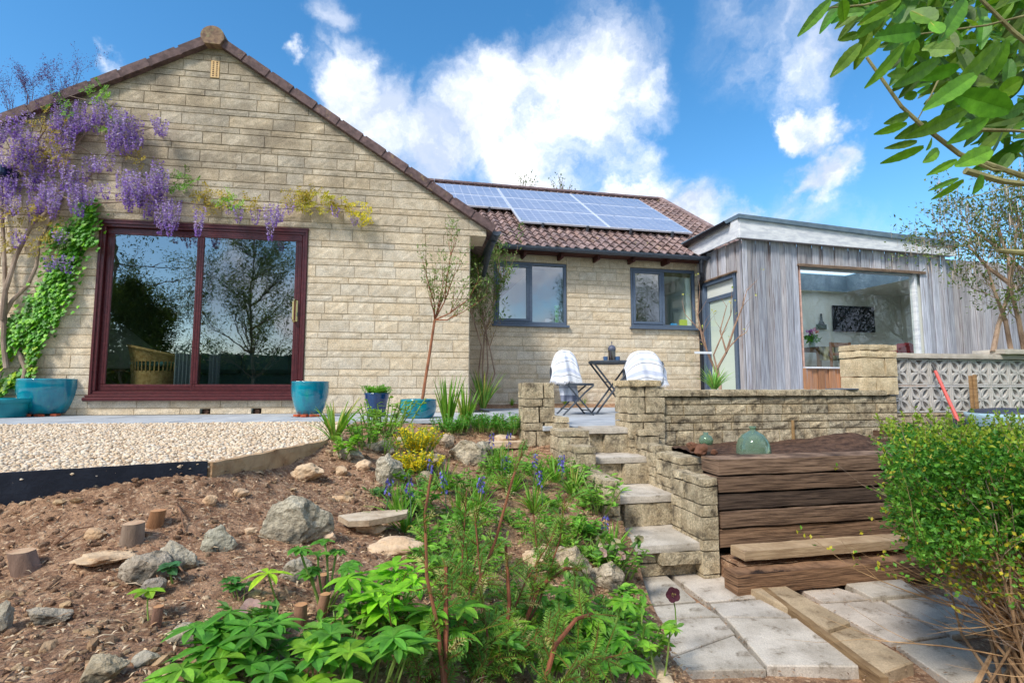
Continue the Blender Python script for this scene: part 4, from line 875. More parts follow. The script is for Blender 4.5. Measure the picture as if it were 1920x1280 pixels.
# ------------------------------------------------------------------ lower paving
mb=MB(); mb.quad((.2,-1.5,LOWZ-.05),(4.5,-1.5,LOWZ-.05),(4.5,3.6,LOWZ-.05),(.2,3.6,LOWZ-.05))
X,Y=np.meshgrid(np.linspace(.3,4.3,170),np.linspace(.6,3.4,110),indexing='ij'); Z=LOWZ-.035+bump2(X,Y)*.7; mb=MB(); mb.grid(np.stack([X,Y,Z],-1)); build(mb,'path_soil',m_soil,smooth=True)['kind']='structure'
def slab(pts,z,th=.045,col=(1,1,1),name='slab'):
    P=[atZ(px,py,z) for px,py in pts]; cx=sum(P)/len(P); th0=th; mb=MB()
    n=len(P); A=[p+(cx-p)/np.linalg.norm(cx-p)*.006 for p in P]; top=[np.array([a[0],a[1],z]) for a in A]; e=[np.array([p[0],p[1],z-.005]) for p in P]; bt=[np.array([p[0],p[1],z-th]) for p in P]
    # gridded, slightly uneven top
    if n==4:
        u=np.linspace(0,1,26); U,V_=np.meshgrid(u,u,indexing='ij'); U=U[...,None];V_=V_[...,None]
        Gq=(1-U)*(1-V_)*top[0]+U*(1-V_)*top[1]+U*V_*top[2]+(1-U)*V_*top[3]; s=bump2(Gq[...,0]*1.7,Gq[...,1]*1.7)*.12; s[0,:]=s[-1,:]=s[:,0]=s[:,-1]=0; Gq[...,2]+=s; mb.grid(Gq,col)
    else: mb.poly(top,col)
    for i in range(n):
        j=(i+1)%n; mb.quad(top[i],top[j],e[j],e[i],np.array(col)*.95); mb.quad(e[i],e[j],bt[j],bt[i],np.array(col)*.9)
    return mb
SL=[([(1133,1076),(1241,1070),(1305,1125),(1130,1140)],.0,(1,1,1),'paving slab at the foot of the steps, against the planting bed'),
([(1249,1069),(1366,1062),(1441,1117),(1325,1127)],.0,(1.02,1,1),'paving slab at the foot of the steps, beside the wooden edging'),
([(1140,1144),(1312,1129),(1350,1154),(1195,1160)],.0,(.95,.95,.95),'narrow paving slab between two larger ones, beside the hellebore flower'),
([(1332,1131),(1446,1121),(1503,1156),(1357,1155)],.0,(.9,.9,.92),'short grey paving slab beside the wooden edging, third course from the steps'),
([(1190,1160),(1350,1157),(1378,1186),(1258,1229)],.0,(.96,.95,.95),'cracked paving slab with a dark diagonal joint along its near edge'),
([(1262,1231),(1377,1190),(1436,1253),(1240,1257)],.0,(.92,.91,.9),'wedge shaped paving slab at the near edge of the path'),
([(1362,1157),(1508,1158),(1625,1248),(1438,1246)],.012,(1.03,1.02,1.02),'largest paving slab, with a thick near edge beside the wooden edging'),
]
SR=[([(1494,1101),(1560,1098),(1640,1121),(1545,1128)],-.01,(.95,.9,.88),'paving slab just below the reddish sleeper, beyond the wooden edging'),
([(1584,1092),(1690,1085),(1735,1110),(1636,1119)],.012,(.9,.88,.85),'raised paving slab tilted under the far end of the hedge'),
([(1536,1131),(1650,1124),(1772,1190),(1670,1203)],-.01,(1,.95,.93),'square paving slab in the middle of the right hand path'),
([(1655,1121),(1760,1113),(1900,1176),(1785,1190)],-.01,(.98,.95,.92),'pinkish paving slab under the drooping hedge twigs'),
([(1680,1208),(1778,1193),(1905,1262),(1790,1282)],-.012,(.95,.93,.9),'soil strewn paving slab near the base of the hedge stems'),
([(1770,1110),(1920,1100),(2010,1150),(1880,1165)],-.012,(1,.9,.86),'paving slab mostly hidden behind the hedge stems')]
for pts,dz,col,lb in SL+SR:
    z=LOWZ+dz; mb=slab(pts,z,.05,col); c=sum(atZ(*p,z) for p in pts)/len(pts); solo(mb,'paving_slab',m_slab,lb,'paving slab',(c[0],c[1],z-.05),'slabs of the lower path')
for pts,dz,lb in (([(1405,1102),(1470,1096),(1594,1165),(1553,1178)],.03,'long tan kerb stone beside the wooden edging, nearer the steps'),([(1556,1185),(1598,1172),(1712,1240),(1650,1262)],.01,'long tan kerb stone beside the wooden edging, nearer the camera')):
    z=LOWZ+dz; mb=slab(pts,z,.06,(.86,.72,.54)); c=sum(atZ(*p,z) for p in pts)/4; solo(mb,'kerb_stone',m_slab,lb,'kerb',(c[0],c[1],z-.06),'tan kerb stones')
p0=atZ(1372,1060,LOWZ+.03);p1=atZ(1650,1270,LOWZ+.03); d=nrm(p1-p0); mb=MB(); rough_block(mb,p0,np.array([d,[-d[1],d[0],0],[0,0,1]]),(0,-.0,-.08),(np.linalg.norm(p1-p0),.034,.004),.03,.003,(.62,.56,.46)); solo(mb,'path_edging',m_timber,'thin wooden edging board running diagonally between the two paths','edging',tuple(p1))
p0=atZ(1195,1165,LOWZ+.04);p1=atZ(1262,1290,LOWZ+.04); d=nrm(p1-p0); mb=MB(); rough_block(mb,p0,np.array([d,[-d[1],d[0],0],[0,0,1]]),(0,-.055,-.09),(np.linalg.norm(p1-p0),.01,.012),.025,.010,(1.05,1,.95)); solo(mb,'rounded_kerb',m_rockb,'rounded stone kerb between the planting bed and the paving','kerb',tuple(p1))
# ------------------------------------------------------------------ pots
def potprof(kind,r,h):
    if kind=='belly': pr=[(.0,0),(.60,0),(.66,.02),(.84,.28),(.97,.58),(1.0,.80),(.985,.95),(1.0,.985),(.98,1.0),(.91,1.0),(.90,.95),(.86,.80),(.0,.78)]
    if kind=='taper': pr=[(.0,0),(.60,0),(.64,.02),(.86,.70),(.90,.74),(.93,.78),(.95,.90),(1.0,.95),(1.0,1.0),(.91,1.0),(.90,.92),(0,.90)]
    if kind=='low': pr=[(.0,0),(.72,0),(.80,.05),(.95,.35),(1.0,.62),(.96,.88),(.985,.94),(.985,1.0),(.90,1.0),(.89,.92),(0,.90)]
    if kind=='rim': pr=[(.0,0),(.76,0),(.78,.03),(.90,.72),(.90,.74),(1.0,.76),(1.01,.97),(.98,1.0),(.92,1.0),(.91,.92),(0,.9)]
    return [(a*r,b*h) for a,b in pr]
def pot(pxc,pyb,D,pw_,ph_,kind,mat,label,z0=.0,plants=None,group='glazed pots along the house wall'):
    d=ray(pxc,725); x=d[0]/d[1]*D; r=pw_/FP*D/2/ (1+.0); h=ph_/FP*D; c=np.array([x,D,z0]); t=thing('glazed_pot',label,'plant pot',tuple(c),group)
    mb=MB(); mb.lathe(c,potprof(kind,r,h),48); build(mb,'pot_body',mat,t,smooth=True)
    mb=MB(); mb.lathe(c,[(0,h*.9),(r*.5,h*.905),(r*.9,h*.895)],24); build(mb,'compost',m_soild,t,smooth=True)
    return c,r,h,t
def feet(c,r,label,ang=(0.3,1.57,2.8,4.2,5.4)):
    pass
pA=pot(8,782,5.55,88,36,'rim',M('teal_paint',S(24,146,156),S(16,120,134),6,.35,.15,30,spec=.5),'low teal rimmed pot with the wisteria trunk rising from it, leftmost in the row')
pB=pot(92,777,5.85,93,64,'belly',m_teal,'large bulbous turquoise pot standing on broken bricks beside the low teal pot',z0=.028)
pC=pot(582,772,5.75,67,60,'belly',m_teal,'turquoise bulbous pot on terracotta feet at the handle side of the patio door',z0=.028)
pD=pot(707,772,5.70,47,44,'taper',m_blueg,'dark blue tapered pot filled with a low green shrub')
pE=pot(785,782,5.45,68,35,'low',m_teal,'squat turquoise bowl holding the slender olive tree')
for (P_,lb,n) in ((pB,'broken terracotta brick pieces under the large turquoise pot',4),(pC,'terracotta pot feet under the turquoise pot by the door handle',3)):
    c,r,h,_=P_
    for k in range(n):
        a=-math.pi/2+(k-(n-1)/2)*.75; mb=MB(); q=np.array([c[0]+math.cos(a)*r*.66,c[1]+math.sin(a)*r*.66,0]); rough_block(mb,q,np.array([[math.cos(a*3),math.sin(a*3),0],[-math.sin(a*3),math.cos(a*3),0],[0,0,1]]),(-.045,-.03,0.001),(.045,.03,.0275),.015,.003,np.ones(3)*random.uniform(.8,1.2),k*2.)
        where=['at its far left','left of its middle','right of its middle','at its far right'] if n==4 else ['at its left','under its middle','at its right']
        solo(mb,'pot_foot',m_terra,lb+', '+where[k],'pot foot',tuple(q),'terracotta pot feet')
# ------------------------------------------------------------------ bistro table and chairs
tp=atZ(1148,775,0); TD=tp[1]; rt=43/FP*TD; th_=atD(1148,677,TD)[2]
tb=thing('bistro_table','round grey folding bistro table holding a coffee press and two cups','table',(tp[0],tp[1],0))
mb=MB(); mb.lathe(tp,[(0,th_-.012),(rt-.02,th_-.012),(rt-.004,th_-.03),(rt,th_-.012),(rt-.002,th_),(0,th_)],40); build(mb,'table_top',m_metal,tb,smooth=False)
for s in (-1,1):
    for o in (-1,1):
        mb=MB(); y=tp[1]+o*rt*(.62 if s>0 else .5); mb.tube([(tp[0]+s*rt*.86,y,th_-.02),(tp[0]-s*rt*.80,y-.0,.0)],[.0115,.0115],8); build(mb,'leg',m_metal,tb,smooth=False)
mb=MB(); 
for (f,zz) in ((.5,.60),(-.5,.1)): mb.tube([(tp[0]+(.86-1.66*(1-zz))*-1*rt*1,tp[1]-rt*.55,th_*zz),(tp[0]+(.86-1.66*(1-zz))*-1*rt,tp[1]+rt*.55,th_*zz)],[.008,.008],6)
build(mb,'crossbar',m_metal,tb)
def chair(px,py0,seatpx,rot,label):
    c=atZ(px,py0,0); D=c[1]; rs=35/FP*D; zs=.36; t=thing('folding_chair',label,'chair',tuple(c),'folding chairs at the bistro table'); ca,sa=math.cos(rot),math.sin(rot)
    Rm=np.array([[ca,sa,0],[-sa,ca,0],[0,0,1]])
    def q(x,y,z): return c+np.array([x,y,z])@Rm
    mb=MB(); mb.lathe(c,[(0,zs-.008),(rs-.01,zs-.008),(rs,zs-.022),(rs+.003,zs-.004),(rs-.01,zs+.004),(rs-.05,zs-.001),(0,zs-.002)],36); build(mb,'seat',m_metal,t)
    for y in (-1,1):
        mb=MB(); mb.tube([q(-rs*.85,y*rs*.5,zs+.20),q(-rs*.75,y*rs*.75,zs+.02),q(rs*.75,y*rs*.8,0)],[.010]*3,8); build(mb,'leg',m_metal,t,smooth=False)
        mb=MB(); mb.tube([q(rs*.8,y*rs*.7,zs-.02),q(rs*.35,y*rs*.7,zs-.1),q(-rs*.85,y*rs*.7,0)],[.010]*3,8); build(mb,'leg',m_metal,t,smooth=False)
    mb=MB(); mb.tube([q(rs*.6,-rs*.8,.05),q(rs*.6,rs*.8,.05)],[.007]*2,6); mb.tube([q(-rs*.62,-rs*.7,.07),q(-rs*.62,rs*.7,.07)],[.007]*2,6); build(mb,'stretcher',m_metal,t)
    mb=MB(); th=np.linspace(0,math.pi,12); mb.tube([q(-rs*.85,math.cos(a)*rs*.5,zs+.20+math.sin(a)*.05) for a in th],[.010]*12,8); build(mb,'backrest',m_metal,t)
    return c,rs,zs,q
ch1=chair(1079,777,70,0.15,'grey folding chair left of the table with its round seat in view')
ch2=chair(1212,777,70,math.pi-.1,'grey folding chair right of the table, mostly hidden behind the pillar')
def towel(c,q,rs,zs,px0,px1,pyt,pyb,label,seed,fringe=True,lean=0):
    # a towel draped over the rounded chair back: an arch-shaped sheet going over the top, with folds
    p0=atD(px0,pyt,c[1]); p1=atD(px1,pyb,c[1]); W_=(p1[0]-p0[0])/2; cx=(p0[0]+p1[0])/2; zt=p0[2]; zb=p1[2]; H=zt-zb
    nu,nv=64,90; G2=np.zeros((nu,nv,3)); cols=[]
    for i in range(nu):
        u=-1+2*i/(nu-1); edge=abs(u)**3.2
        for j in range(nv):
            v=j/(nv-1)*2-1                 # front bottom .. top .. back bottom
            hh=H*(1-abs(v)**1.0); top=H*(1-.52*edge)
            z=zb+ (1-abs(v))*top
            rnd_=math.sqrt(max(0,1-(1-abs(v))**5))
            bulge=.19*rnd_*(1-.35*u*u)
            y=(-1 if v<0 else 1)*bulge
            f=.016*math.sin(u*6+seed+v*2)+.006*math.sin(u*13+v*4+seed*2); 
            x=cx+u*W_*(1+.04*math.sin(v*5+seed))*(1-.10*(1-abs(v))) + lean*(z-zb)
            G2[i,j]=(x,c[1]+y*1.0+f*(1 if v<0 else -1),z+.012*math.sin(u*6+seed)*(abs(v)))
    a,b=nu,nv; mb=MB(); cf=[]
    st=[(.08,.10),(.14,.15),(.24,.30),(.38,.39),(.46,.47),(.60,.70),(.80,.81),(.86,.87)]
    for i in range(a-1):
        for j in range(b-1):
            v=abs((j+.5)/(nv-1)*2-1); 
            col=(.86,.86,.88)
            for k,(s0,s1) in enumerate(st):
                if s0<=v<s1: col=(.62,.66,.78) if s1-s0>.04 else (.30,.31,.36)
            cf.append(col)
    i,j=np.meshgrid(np.arange(a-1),np.arange(b-1),indexing='ij'); k=(i*b+j).ravel(); mb.add(G2.reshape(-1,3),np.stack([k,k+1,k+b+1,k+b],1),np.array(cf))
    for i in range(0,nu,1):           # fringe
        for j in (0,nv-1):
            p=G2[i,j]; mb.tube([p,p+np.array([random.uniform(-.01,.01),-.005,-random.uniform(.02,.035)])],[.002,.001],4,(.8,.8,.84),cap=False)
    solo(mb,'striped_towel',m_cloth,label,'towel',(cx,c[1],zb),'striped towels over the chairs',smooth=True)
towel(ch1[0],ch1[3],ch1[1],ch1[2],1031,1088,656,716,'white towel with blue stripes over the chair in full view left of the table',.4,lean=-.03)
towel(ch2[0],ch2[3],ch2[1],ch2[2],1168,1249,657,722,'white towel with grey and blue stripes behind the pillar right of the table',2.1,lean=-.05)
mb=MB(); c=ch1[0]; p=atD(1057,728,c[1]-.02) # darker hanging end of the left towel
xs=np.linspace(0,1,20); zs_=np.linspace(0,1,24); G2=np.array([[atD(1046+34*u+6*v,708+44*v,c[1]-.05)+np.array([0,.02*math.sin(u*14+v*3),0]) for v in zs_] for u in xs])
cf=[]; 
for u in xs[:-1]:
    for v in zs_[:-1]: cf.append((.34,.36,.46) if (v<.2 or (.35<v<.42)) else ((.75,.76,.82) if v<.7 else (.22,.24,.32)))
a,b=20,24; i,j=np.meshgrid(np.arange(a-1),np.arange(b-1),indexing='ij'); k=(i*b+j).ravel(); mb.add(G2.reshape(-1,3),np.stack([k,k+1,k+b+1,k+b],1),np.array(cf)); solo(mb,'hanging_scarf',m_cloth,'grey and white striped cloth hanging beneath the left chair seat','cloth',tuple(p),smooth=True)
# coffee press and cups
cp=np.array([tp[0]-.0,tp[1]-.04,th_+.001]); s=TD/FP
prs=thing('coffee_press','dark glass cafetiere with domed black lid on the round table','cafetiere',tuple(cp))
mb=MB(); mb.lathe(cp,[(0,0),(6.5*s,0),(6.7*s,.004),(6.7*s,20*s),(0,20*s)],24,(.16,.12,.11)); build(mb,'glass_jug',M('coffee_glass',(.14,.10,.09),None,rough=.06,spec=.8,coat=1),prs,smooth=False)
mb=MB(); mb.lathe(cp,[(7*s,20*s),(7.4*s,22*s),(7.3*s,24*s),(5.5*s,27.5*s),(2*s,29.5*s),(.6*s,30*s),(.5*s,33*s),(1.3*s,34*s),(1.2*s,35.5*s),(0,36*s)],24,(.1,.11,.16)); build(mb,'lid',m_any,prs,smooth=True)
mb=MB(); mb.lathe(cp,[(6.9*s,18.6*s),(7.05*s,18.6*s),(7.05*s,20.2*s),(6.9*s,20.2*s)],24,(.7,.72,.75)); build(mb,'rim_band',m_metal,prs)
mb=MB(); mb.tube([cp+np.array([.2,1,0])*7*s+[0,0,18*s],cp+np.array([.3,1,0])*11*s+[0,0,17*s],cp+np.array([.3,1,0])*11*s+[0,0,6*s],cp+np.array([.2,1,0])*7*s+[0,0,4*s]],[.006]*4,8,(.08,.08,.1)); build(mb,'press_handle',m_any,prs)
for (dx,lb) in ((-12.5,'small ribbed navy cup left of the cafetiere'),(10,'small ribbed navy cup right of the cafetiere')):
    c=cp+np.array([dx*s,-.02,0]); mb=MB(); th=np.arange(36)*2*math.pi/36; rr_=np.where(np.arange(36)%3==0,.94,1.0)
    ring=lambda r,z:np.stack([c[0]+r*s*rr_*np.cos(th),c[1]+r*s*rr_*np.sin(th),np.full(36,c[2]+z*s)],1)
    mb.grid(np.stack([np.vstack([ring(r,z),ring(r,z)[:1]]) for r,z in ((0.1,0),(3.4,0),(4,.5),(4.3,8),(3.9,8),(3.5,1),(.1,1))]),(.05,.12,.26)); solo(mb,'cup',m_any,lb,'cup',tuple(c),'cups on the table',smooth=False)
# ------------------------------------------------------------------ things inside the rooms
mb=MB(); # wicker chair : barrel shell with woven texture, uprights and rim
wc=G.pt(G.hit(291,700,-.45)[0],zf,-.47); wr=.28; wt=thing('wicker_chair','tan wicker tub chair behind the left pane of the patio door','chair',tuple(wc))
def wk(a,z,rr_=1.0): return wc+np.array([math.cos(a)*wr*rr_,math.sin(a)*wr*rr_,z])
HW=G.hit(291,652,-.45)[1]-zf; topz=lambda a:HW-.05+.07*math.cos(a-R(200))
A_=np.linspace(0,2*math.pi,73)
mb=MB(); rows=np.linspace(0,1,26); G2=np.array([[wk(a,.40+(topz(a)-.40)*r_,.93+.14*r_+.012*math.sin(a*36+math.pi*k)) for a in A_] for k,r_ in enumerate(rows)]); mb.grid(G2); build(mb,'woven_back',m_wicker,wt)
mb=MB(); G2=np.array([[wk(a,.0+.29*r_,.90+.012*math.sin(a*36+math.pi*k)) for a in A_] for k,r_ in enumerate(np.linspace(0,1,12))]); mb.grid(G2); build(mb,'woven_base',m_wicker,wt)
mb=MB()
for a in np.linspace(0,2*math.pi,37)[:-1]: mb.tube([wk(a,.28,.9),wk(a,.41,.93)],[.008,.008],5)
build(mb,'cane_uprights',m_wicker,wt)
mb=MB(); mb.tube([wk(a,topz(a),1.08) for a in A_],[.018]*73,8); build(mb,'rim',m_wicker,wt)
mb=MB(); mb.box(wc+np.array([0,0,.38]),(.2,.2,.03),.02,(.12,.3,.28)); build(mb,'cushion',m_cloth,wt)
mb=MB(); o=-1.15 # grey-green slanted backed lounger further in
P=[G.pt(*G.hit(*p,o),o) for p in ((190,600),(262,655),(250,690),(205,690),(190,690))]; prism(mb,P,0,-.5,G.n,(.55,.6,.5)); 
lg=thing('garden_lounger','grey green canvas lounger with slanted back seen behind the wicker chair','lounger',tuple(P[3])); build(mb,'canvas_back',m_cloth,lg)
mb=MB(); cc=G.hit(224,722,o+.02); th=np.linspace(0,math.pi,24); mb.tube([G.pt(cc[0]+.27*math.cos(a),cc[1]-.1+.30*math.sin(a),o+.05) for a in th],[.014]*24,6,(.75,.7,.55)); build(mb,'hoop_frame',m_wicker,lg)
sf=G.pt(G.hit(480,700,-1.9)[0],zf,-2.0); sofa=thing('sofa','long dark green sofa with square cushions deep in the room behind the door','sofa',tuple(sf)); ax=ortho(G)
mb=MB(); mb.cbox(sf,ax,(-1.0,0,0),(1.3,.9,.42),.05,(.10,.20,.18)); build(mb,'seat',m_cloth,sofa)
mb=MB()
for k in range(3): mb.cbox(sf,ax,(-.98+k*.76,-.12,.30),(-.98+k*.76+.74,.12,.62),.06,(.14,.27,.24))
build(mb,'back_cushions',m_cloth,sofa)
# window sill items in the wing
zs1=w1[2]+.03
c=C.pt(C.hit(1043,600,-.2)[0],zs1,-.16); mb=MB(); mb.lathe(c,[(0,0),(.035,0),(.04,.05),(.03,.12),(.045,.2),(.032,.26),(.05,.30),(.04,.33),(0,.33)],16,(.18,.62,.03)); solo(mb,'green_vase',m_any,'bright green vase on the sill inside the window left of the table','vase',tuple(c),smooth=True)
c=C.pt(C.hit(1027,606,-.2)[0],zs1,-.15); mb=MB(); mb.lathe(c,[(0,0),(.06,0),(.065,.06),(.05,.09),(0,.09)],16,(.7,.6,.62)); solo(mb,'small_bowl',m_any,'pale pink ornament beside the green vase on the window sill','ornament',tuple(c),smooth=True)
zs2=w2[2]+.03
c=C.pt(C.hit(1281,606,-.1)[0],zs2,-.10); mb=MB(); mb.box(c+np.array([0,0,.065]),(.065,.03,.065),.004,(.62,.72,.04),C.th); solo(mb,'food_carton',m_any,'lime yellow carton on the sill inside the window nearest the extension','box',tuple(c))
c=C.pt(C.hit(1263,608,-.1)[0],zs2,-.10); mb=MB(); mb.box(c+np.array([0,0,.03]),(.06,.03,.03),.01,(.05,.35,.7),C.th); solo(mb,'sponge_box',m_any,'small blue packet beside the lime yellow carton','box',tuple(c))
# dining room
def EI(px,py,o): return EF.pt(*EF.hit(px,py,o),o)
z_f=.03
a=EF.hit(1570,650,-1.6)[0]; tc_=EF.pt(EF.hit(1560,650,-1.3)[0],z_f,-1.3); ztab=EF.hit(1560,655,-1.3)[1]
dt=thing('dining_table','dining table under a zebra patterned cloth inside the picture window','table',tuple(tc_)); axE=ortho(EF)
mb=MB(); mb.cbox(tc_,axE,(-.75,-.45,ztab-z_f-.03),(.75,.45,ztab-z_f),.01,(.4,.25,.15)); build(mb,'table_top',m_any,dt)
for sx in(-1,1):
    for sy in (-1,1): mb=MB(); mb.cbox(tc_,axE,(sx*.68-.03,sy*.38-.03,0),(sx*.68+.03,sy*.38+.03,ztab-z_f-.03),.004,(.35,.2,.1)); build(mb,'leg',m_any,dt)
mb=MB(); mb.cbox(tc_,axE,(-.78,-.48,ztab-z_f+.002),(.78,.48,ztab-z_f+.008),.001)
xs=np.linspace(-.78,.78,80); mb.grid(np.array([[tc_+axE[0]*x+axE[1]*(-.48-.012*math.sin(x*30)-.01)+axE[2]*z for z in np.linspace(ztab-z_f-.24,ztab-z_f+.006,6)] for x in xs]))
zm_=M('zebra_cloth',S(34,30,24),S(206,196,158),14,.9,stretch=(1,1,.35),detail=1); solo(mb,'tablecloth',zm_,'black and cream zebra patterned cloth on the dining table','tablecloth',tuple(tc_+np.array([0,0,ztab-z_f])))
def dchair(px0,px1,pyt,pyb,o,col,label,arms=False):
    p0=EF.hit(px0,pyt,o);p1=EF.hit(px1,pyb,o); w=p1[0]-p0[0]; c=EF.pt((p0[0]+p1[0])/2,z_f,o); H=p0[1]-z_f; t=thing('dining_chair',label,'chair',tuple(c),'chairs round the dining table')
    for s in (-1,1):
        mb=MB(); mb.cbox(c,axE,(s*w/2-.018,-.018,0),(s*w/2+.018,.018,H),.005,col); build(mb,'leg',m_any,t); mb=MB(); mb.cbox(c,axE,(s*w/2-.018,.38,0),(s*w/2+.018,.415,.45),.005,col); build(mb,'leg',m_any,t)
    mb=MB(); mb.cbox(c,axE,(-w/2+.018,-.012,H-.09),(w/2-.018,.012,H-.01),.005,col); mb.cbox(c,axE,(-w/2+.018,-.012,H-.24),(w/2-.018,.012,H-.19),.005,col); build(mb,'backrest',m_any,t)
    mb=MB(); mb.cbox(c,axE,(-w/2,-.02,.43),(w/2,.42,.46),.01,col); build(mb,'seat',m_any,t)
dchair(1557,1595,641,686,-.65,(.22,.09,.04),'dark wooden ladder back chair in front of the zebra cloth')
dchair(1598,1612,648,686,-1.0,(.16,.06,.03),'dark wooden chair at the table end, half hidden by the pier')
rc=EF.pt(EF.hit(1686,650,-1.2)[0],z_f,-1.2); rt_=thing('red_armchair','red chair back showing above the pierced screen inside the picture window','chair',tuple(rc)); zz=EF.hit(1690,644,-1.2)[1]
mb=MB(); prism(mb,[EI(1672,662,-1.2),EI(1703,662,-1.2),EI(1705,648,-1.2),EI(1694,643,-1.2),EI(1680,652,-1.2),EI(1672,654,-1.2)],-.12,.12,EF.n,(.62,.03,.05)); build(mb,'backrest',m_any,rt_)
mb=MB(); mb.cbox(rc,axE,(-.25,-.25,.2),(.25,.25,.45),.04,(.6,.03,.05)); build(mb,'seat',m_any,rt_); mb=MB(); mb.cbox(rc,axE,(-.2,-.2,0),(.2,.2,.2),.01,(.1,.1,.1)); build(mb,'base',m_any,rt_)
mb=MB(); p0=EF.hit(1562,585,dep+.05); p1=EF.hit(1641,618,dep+.05); o=dep+.04; zt_=EF.hit(1600,574,o)[1]; zb_=EF.hit(1600,622,o)[1]
EF.box(mb,p0[0],p1[0],zb_,zt_,o-.02,o+.02,.006,(.02,.022,.03)); pic=solo(mb,'wall_picture',M('dark_canvas',(.5,.5,.5),(1.6,1.8,2.0),3,.9,stretch=(1,1,5),spec=.05),'wide nearly black seascape picture on the white dining room wall','picture',tuple(EF.pt(p0[0],zb_,o)))
c=EI(1541,617,dep+.3); t=thing('pendant_lamp_shape','small black solid shape of a reflected pendant lamp with a tall neck, at the dining room wall','pendant lamp shape',tuple(c))  # dark pendant lamp reflection, built as a solid shape
c=EI(1541,617,dep+.05); sc_=np.linalg.norm(c)/FP
mb=MB(); mb.cbox(c,axE,(-9*sc_,-.02,0),(9*sc_,.03,8*sc_),.01,(.05,.1,.07)); build(mb,'lamp_shape_shade',m_any,t)
mb=MB(); mb.tube([c+axE[2]*8*sc_,c+axE[2]*14*sc_,c+axE[2]*25*sc_],[5*sc_,2*sc_,1.5*sc_],10,(.03,.05,.05)); build(mb,'lamp_shape_neck',m_any,t)
c=EI(1523,656,-1.35); vz=thing('flower_vase','vase of pink and purple flowers with green leaves on the dining table','flowers',(c[0],c[1],ztab+.008)); c=np.array([c[0],c[1],ztab+.008])
mb=MB(); mb.lathe(c,[(0,0),(.05,0),(.06,.08),(.045,.14),(.05,.15),(0,.15)],16,(.5,.6,.6)); build(mb,'vase',m_any,vz)
mb=MB(); n=90; mb.leaf4(c+rng.normal(0,.05,(n,3))*[1,1,.6]+[0,0,.2],rng.normal(0,1,(n,3)),rng.normal(0,1,(n,3)),.08,.045,np.array([[.08,.3,.03]])*rng.uniform(.6,1.5,(n,1))); build(mb,'foliage',m_leaf,vz)
mb=MB(); n=70; k=rng.integers(0,3,n); cc=np.array([[.55,.2,.65],[.8,.3,.25],[.75,.4,.6]])[k]; P=np.array([[-.03,0,.33],[.09,0,.31],[.03,0,.35]])[k]; mb.leaf4(c+P+rng.normal(0,.022,(n,3)),rng.normal(0,1,(n,3)),rng.normal(0,1,(n,3)),.05,.04,cc); build(mb,'blossom',m_petal,vz)
# ------------------------------------------------------------------ small things right of the steps
c=atD(1413,850,3.55); c[2]=-.125; sc_=3.55/FP; mb=MB(); mb.lathe(c,[(30*sc_,0),(29*sc_,14*sc_),(26*sc_,24*sc_),(19*sc_,34*sc_),(9*sc_,40*sc_),(5*sc_,42*sc_),(5*sc_,46*sc_),(6.5*sc_,47*sc_),(6.5*sc_,49*sc_),(4.6*sc_,50*sc_)],40,(.6,.8,.65))
gm=bpy.data.materials.new('green_glass'); gm.use_nodes=True; nt=gm.node_tree; nt.nodes.clear(); o_=nt.nodes.new('ShaderNodeOutputMaterial'); g1=nt.nodes.new('ShaderNodeBsdfGlossy'); g1.inputs['Roughness'].default_value=.03; g1.inputs['Color'].default_value=(.55,.68,.58,1)
t1=nt.nodes.new('ShaderNodeBsdfTransparent'); t1.inputs[0].default_value=(.50,.66,.52,1); mx=nt.nodes.new('ShaderNodeMixShader'); fz=nt.nodes.new('ShaderNodeLayerWeight'); fz.inputs[0].default_value=.4; nt.links.new(fz.outputs['Facing'],mx.inputs[0]); nt.links.new(t1.outputs[0],mx.inputs[1]); nt.links.new(g1.outputs[0],mx.inputs[2]); df=nt.nodes.new('ShaderNodeBsdfDiffuse'); df.inputs[0].default_value=(.30,.44,.32,1); m2=nt.nodes.new('ShaderNodeMixShader'); m2.inputs[0].default_value=.30; nt.links.new(mx.outputs[0],m2.inputs[1]); nt.links.new(df.outputs[0],m2.inputs[2]); nt.links.new(m2.outputs[0],o_.inputs[0])
solo(mb,'glass_cloche',gm,'green glass bell cloche standing on the soil behind the sleepers','cloche',tuple(c),smooth=True)
jc=atD(1324,838,3.6); jc[2]=-.07; mb=MB(); sc_=3.6/FP; mb.lathe(jc,[(0,0),(11*sc_,0),(13*sc_,8*sc_),(10*sc_,15*sc_),(4.5*sc_,18*sc_),(4.5*sc_,22*sc_),(0,22*sc_)],24,(.3,.6,.55)); solo(mb,'glass_jar',gm,'small green glass jar among broken red bricks on the wing wall','jar',tuple(jc),smooth=True)
mb=MB()
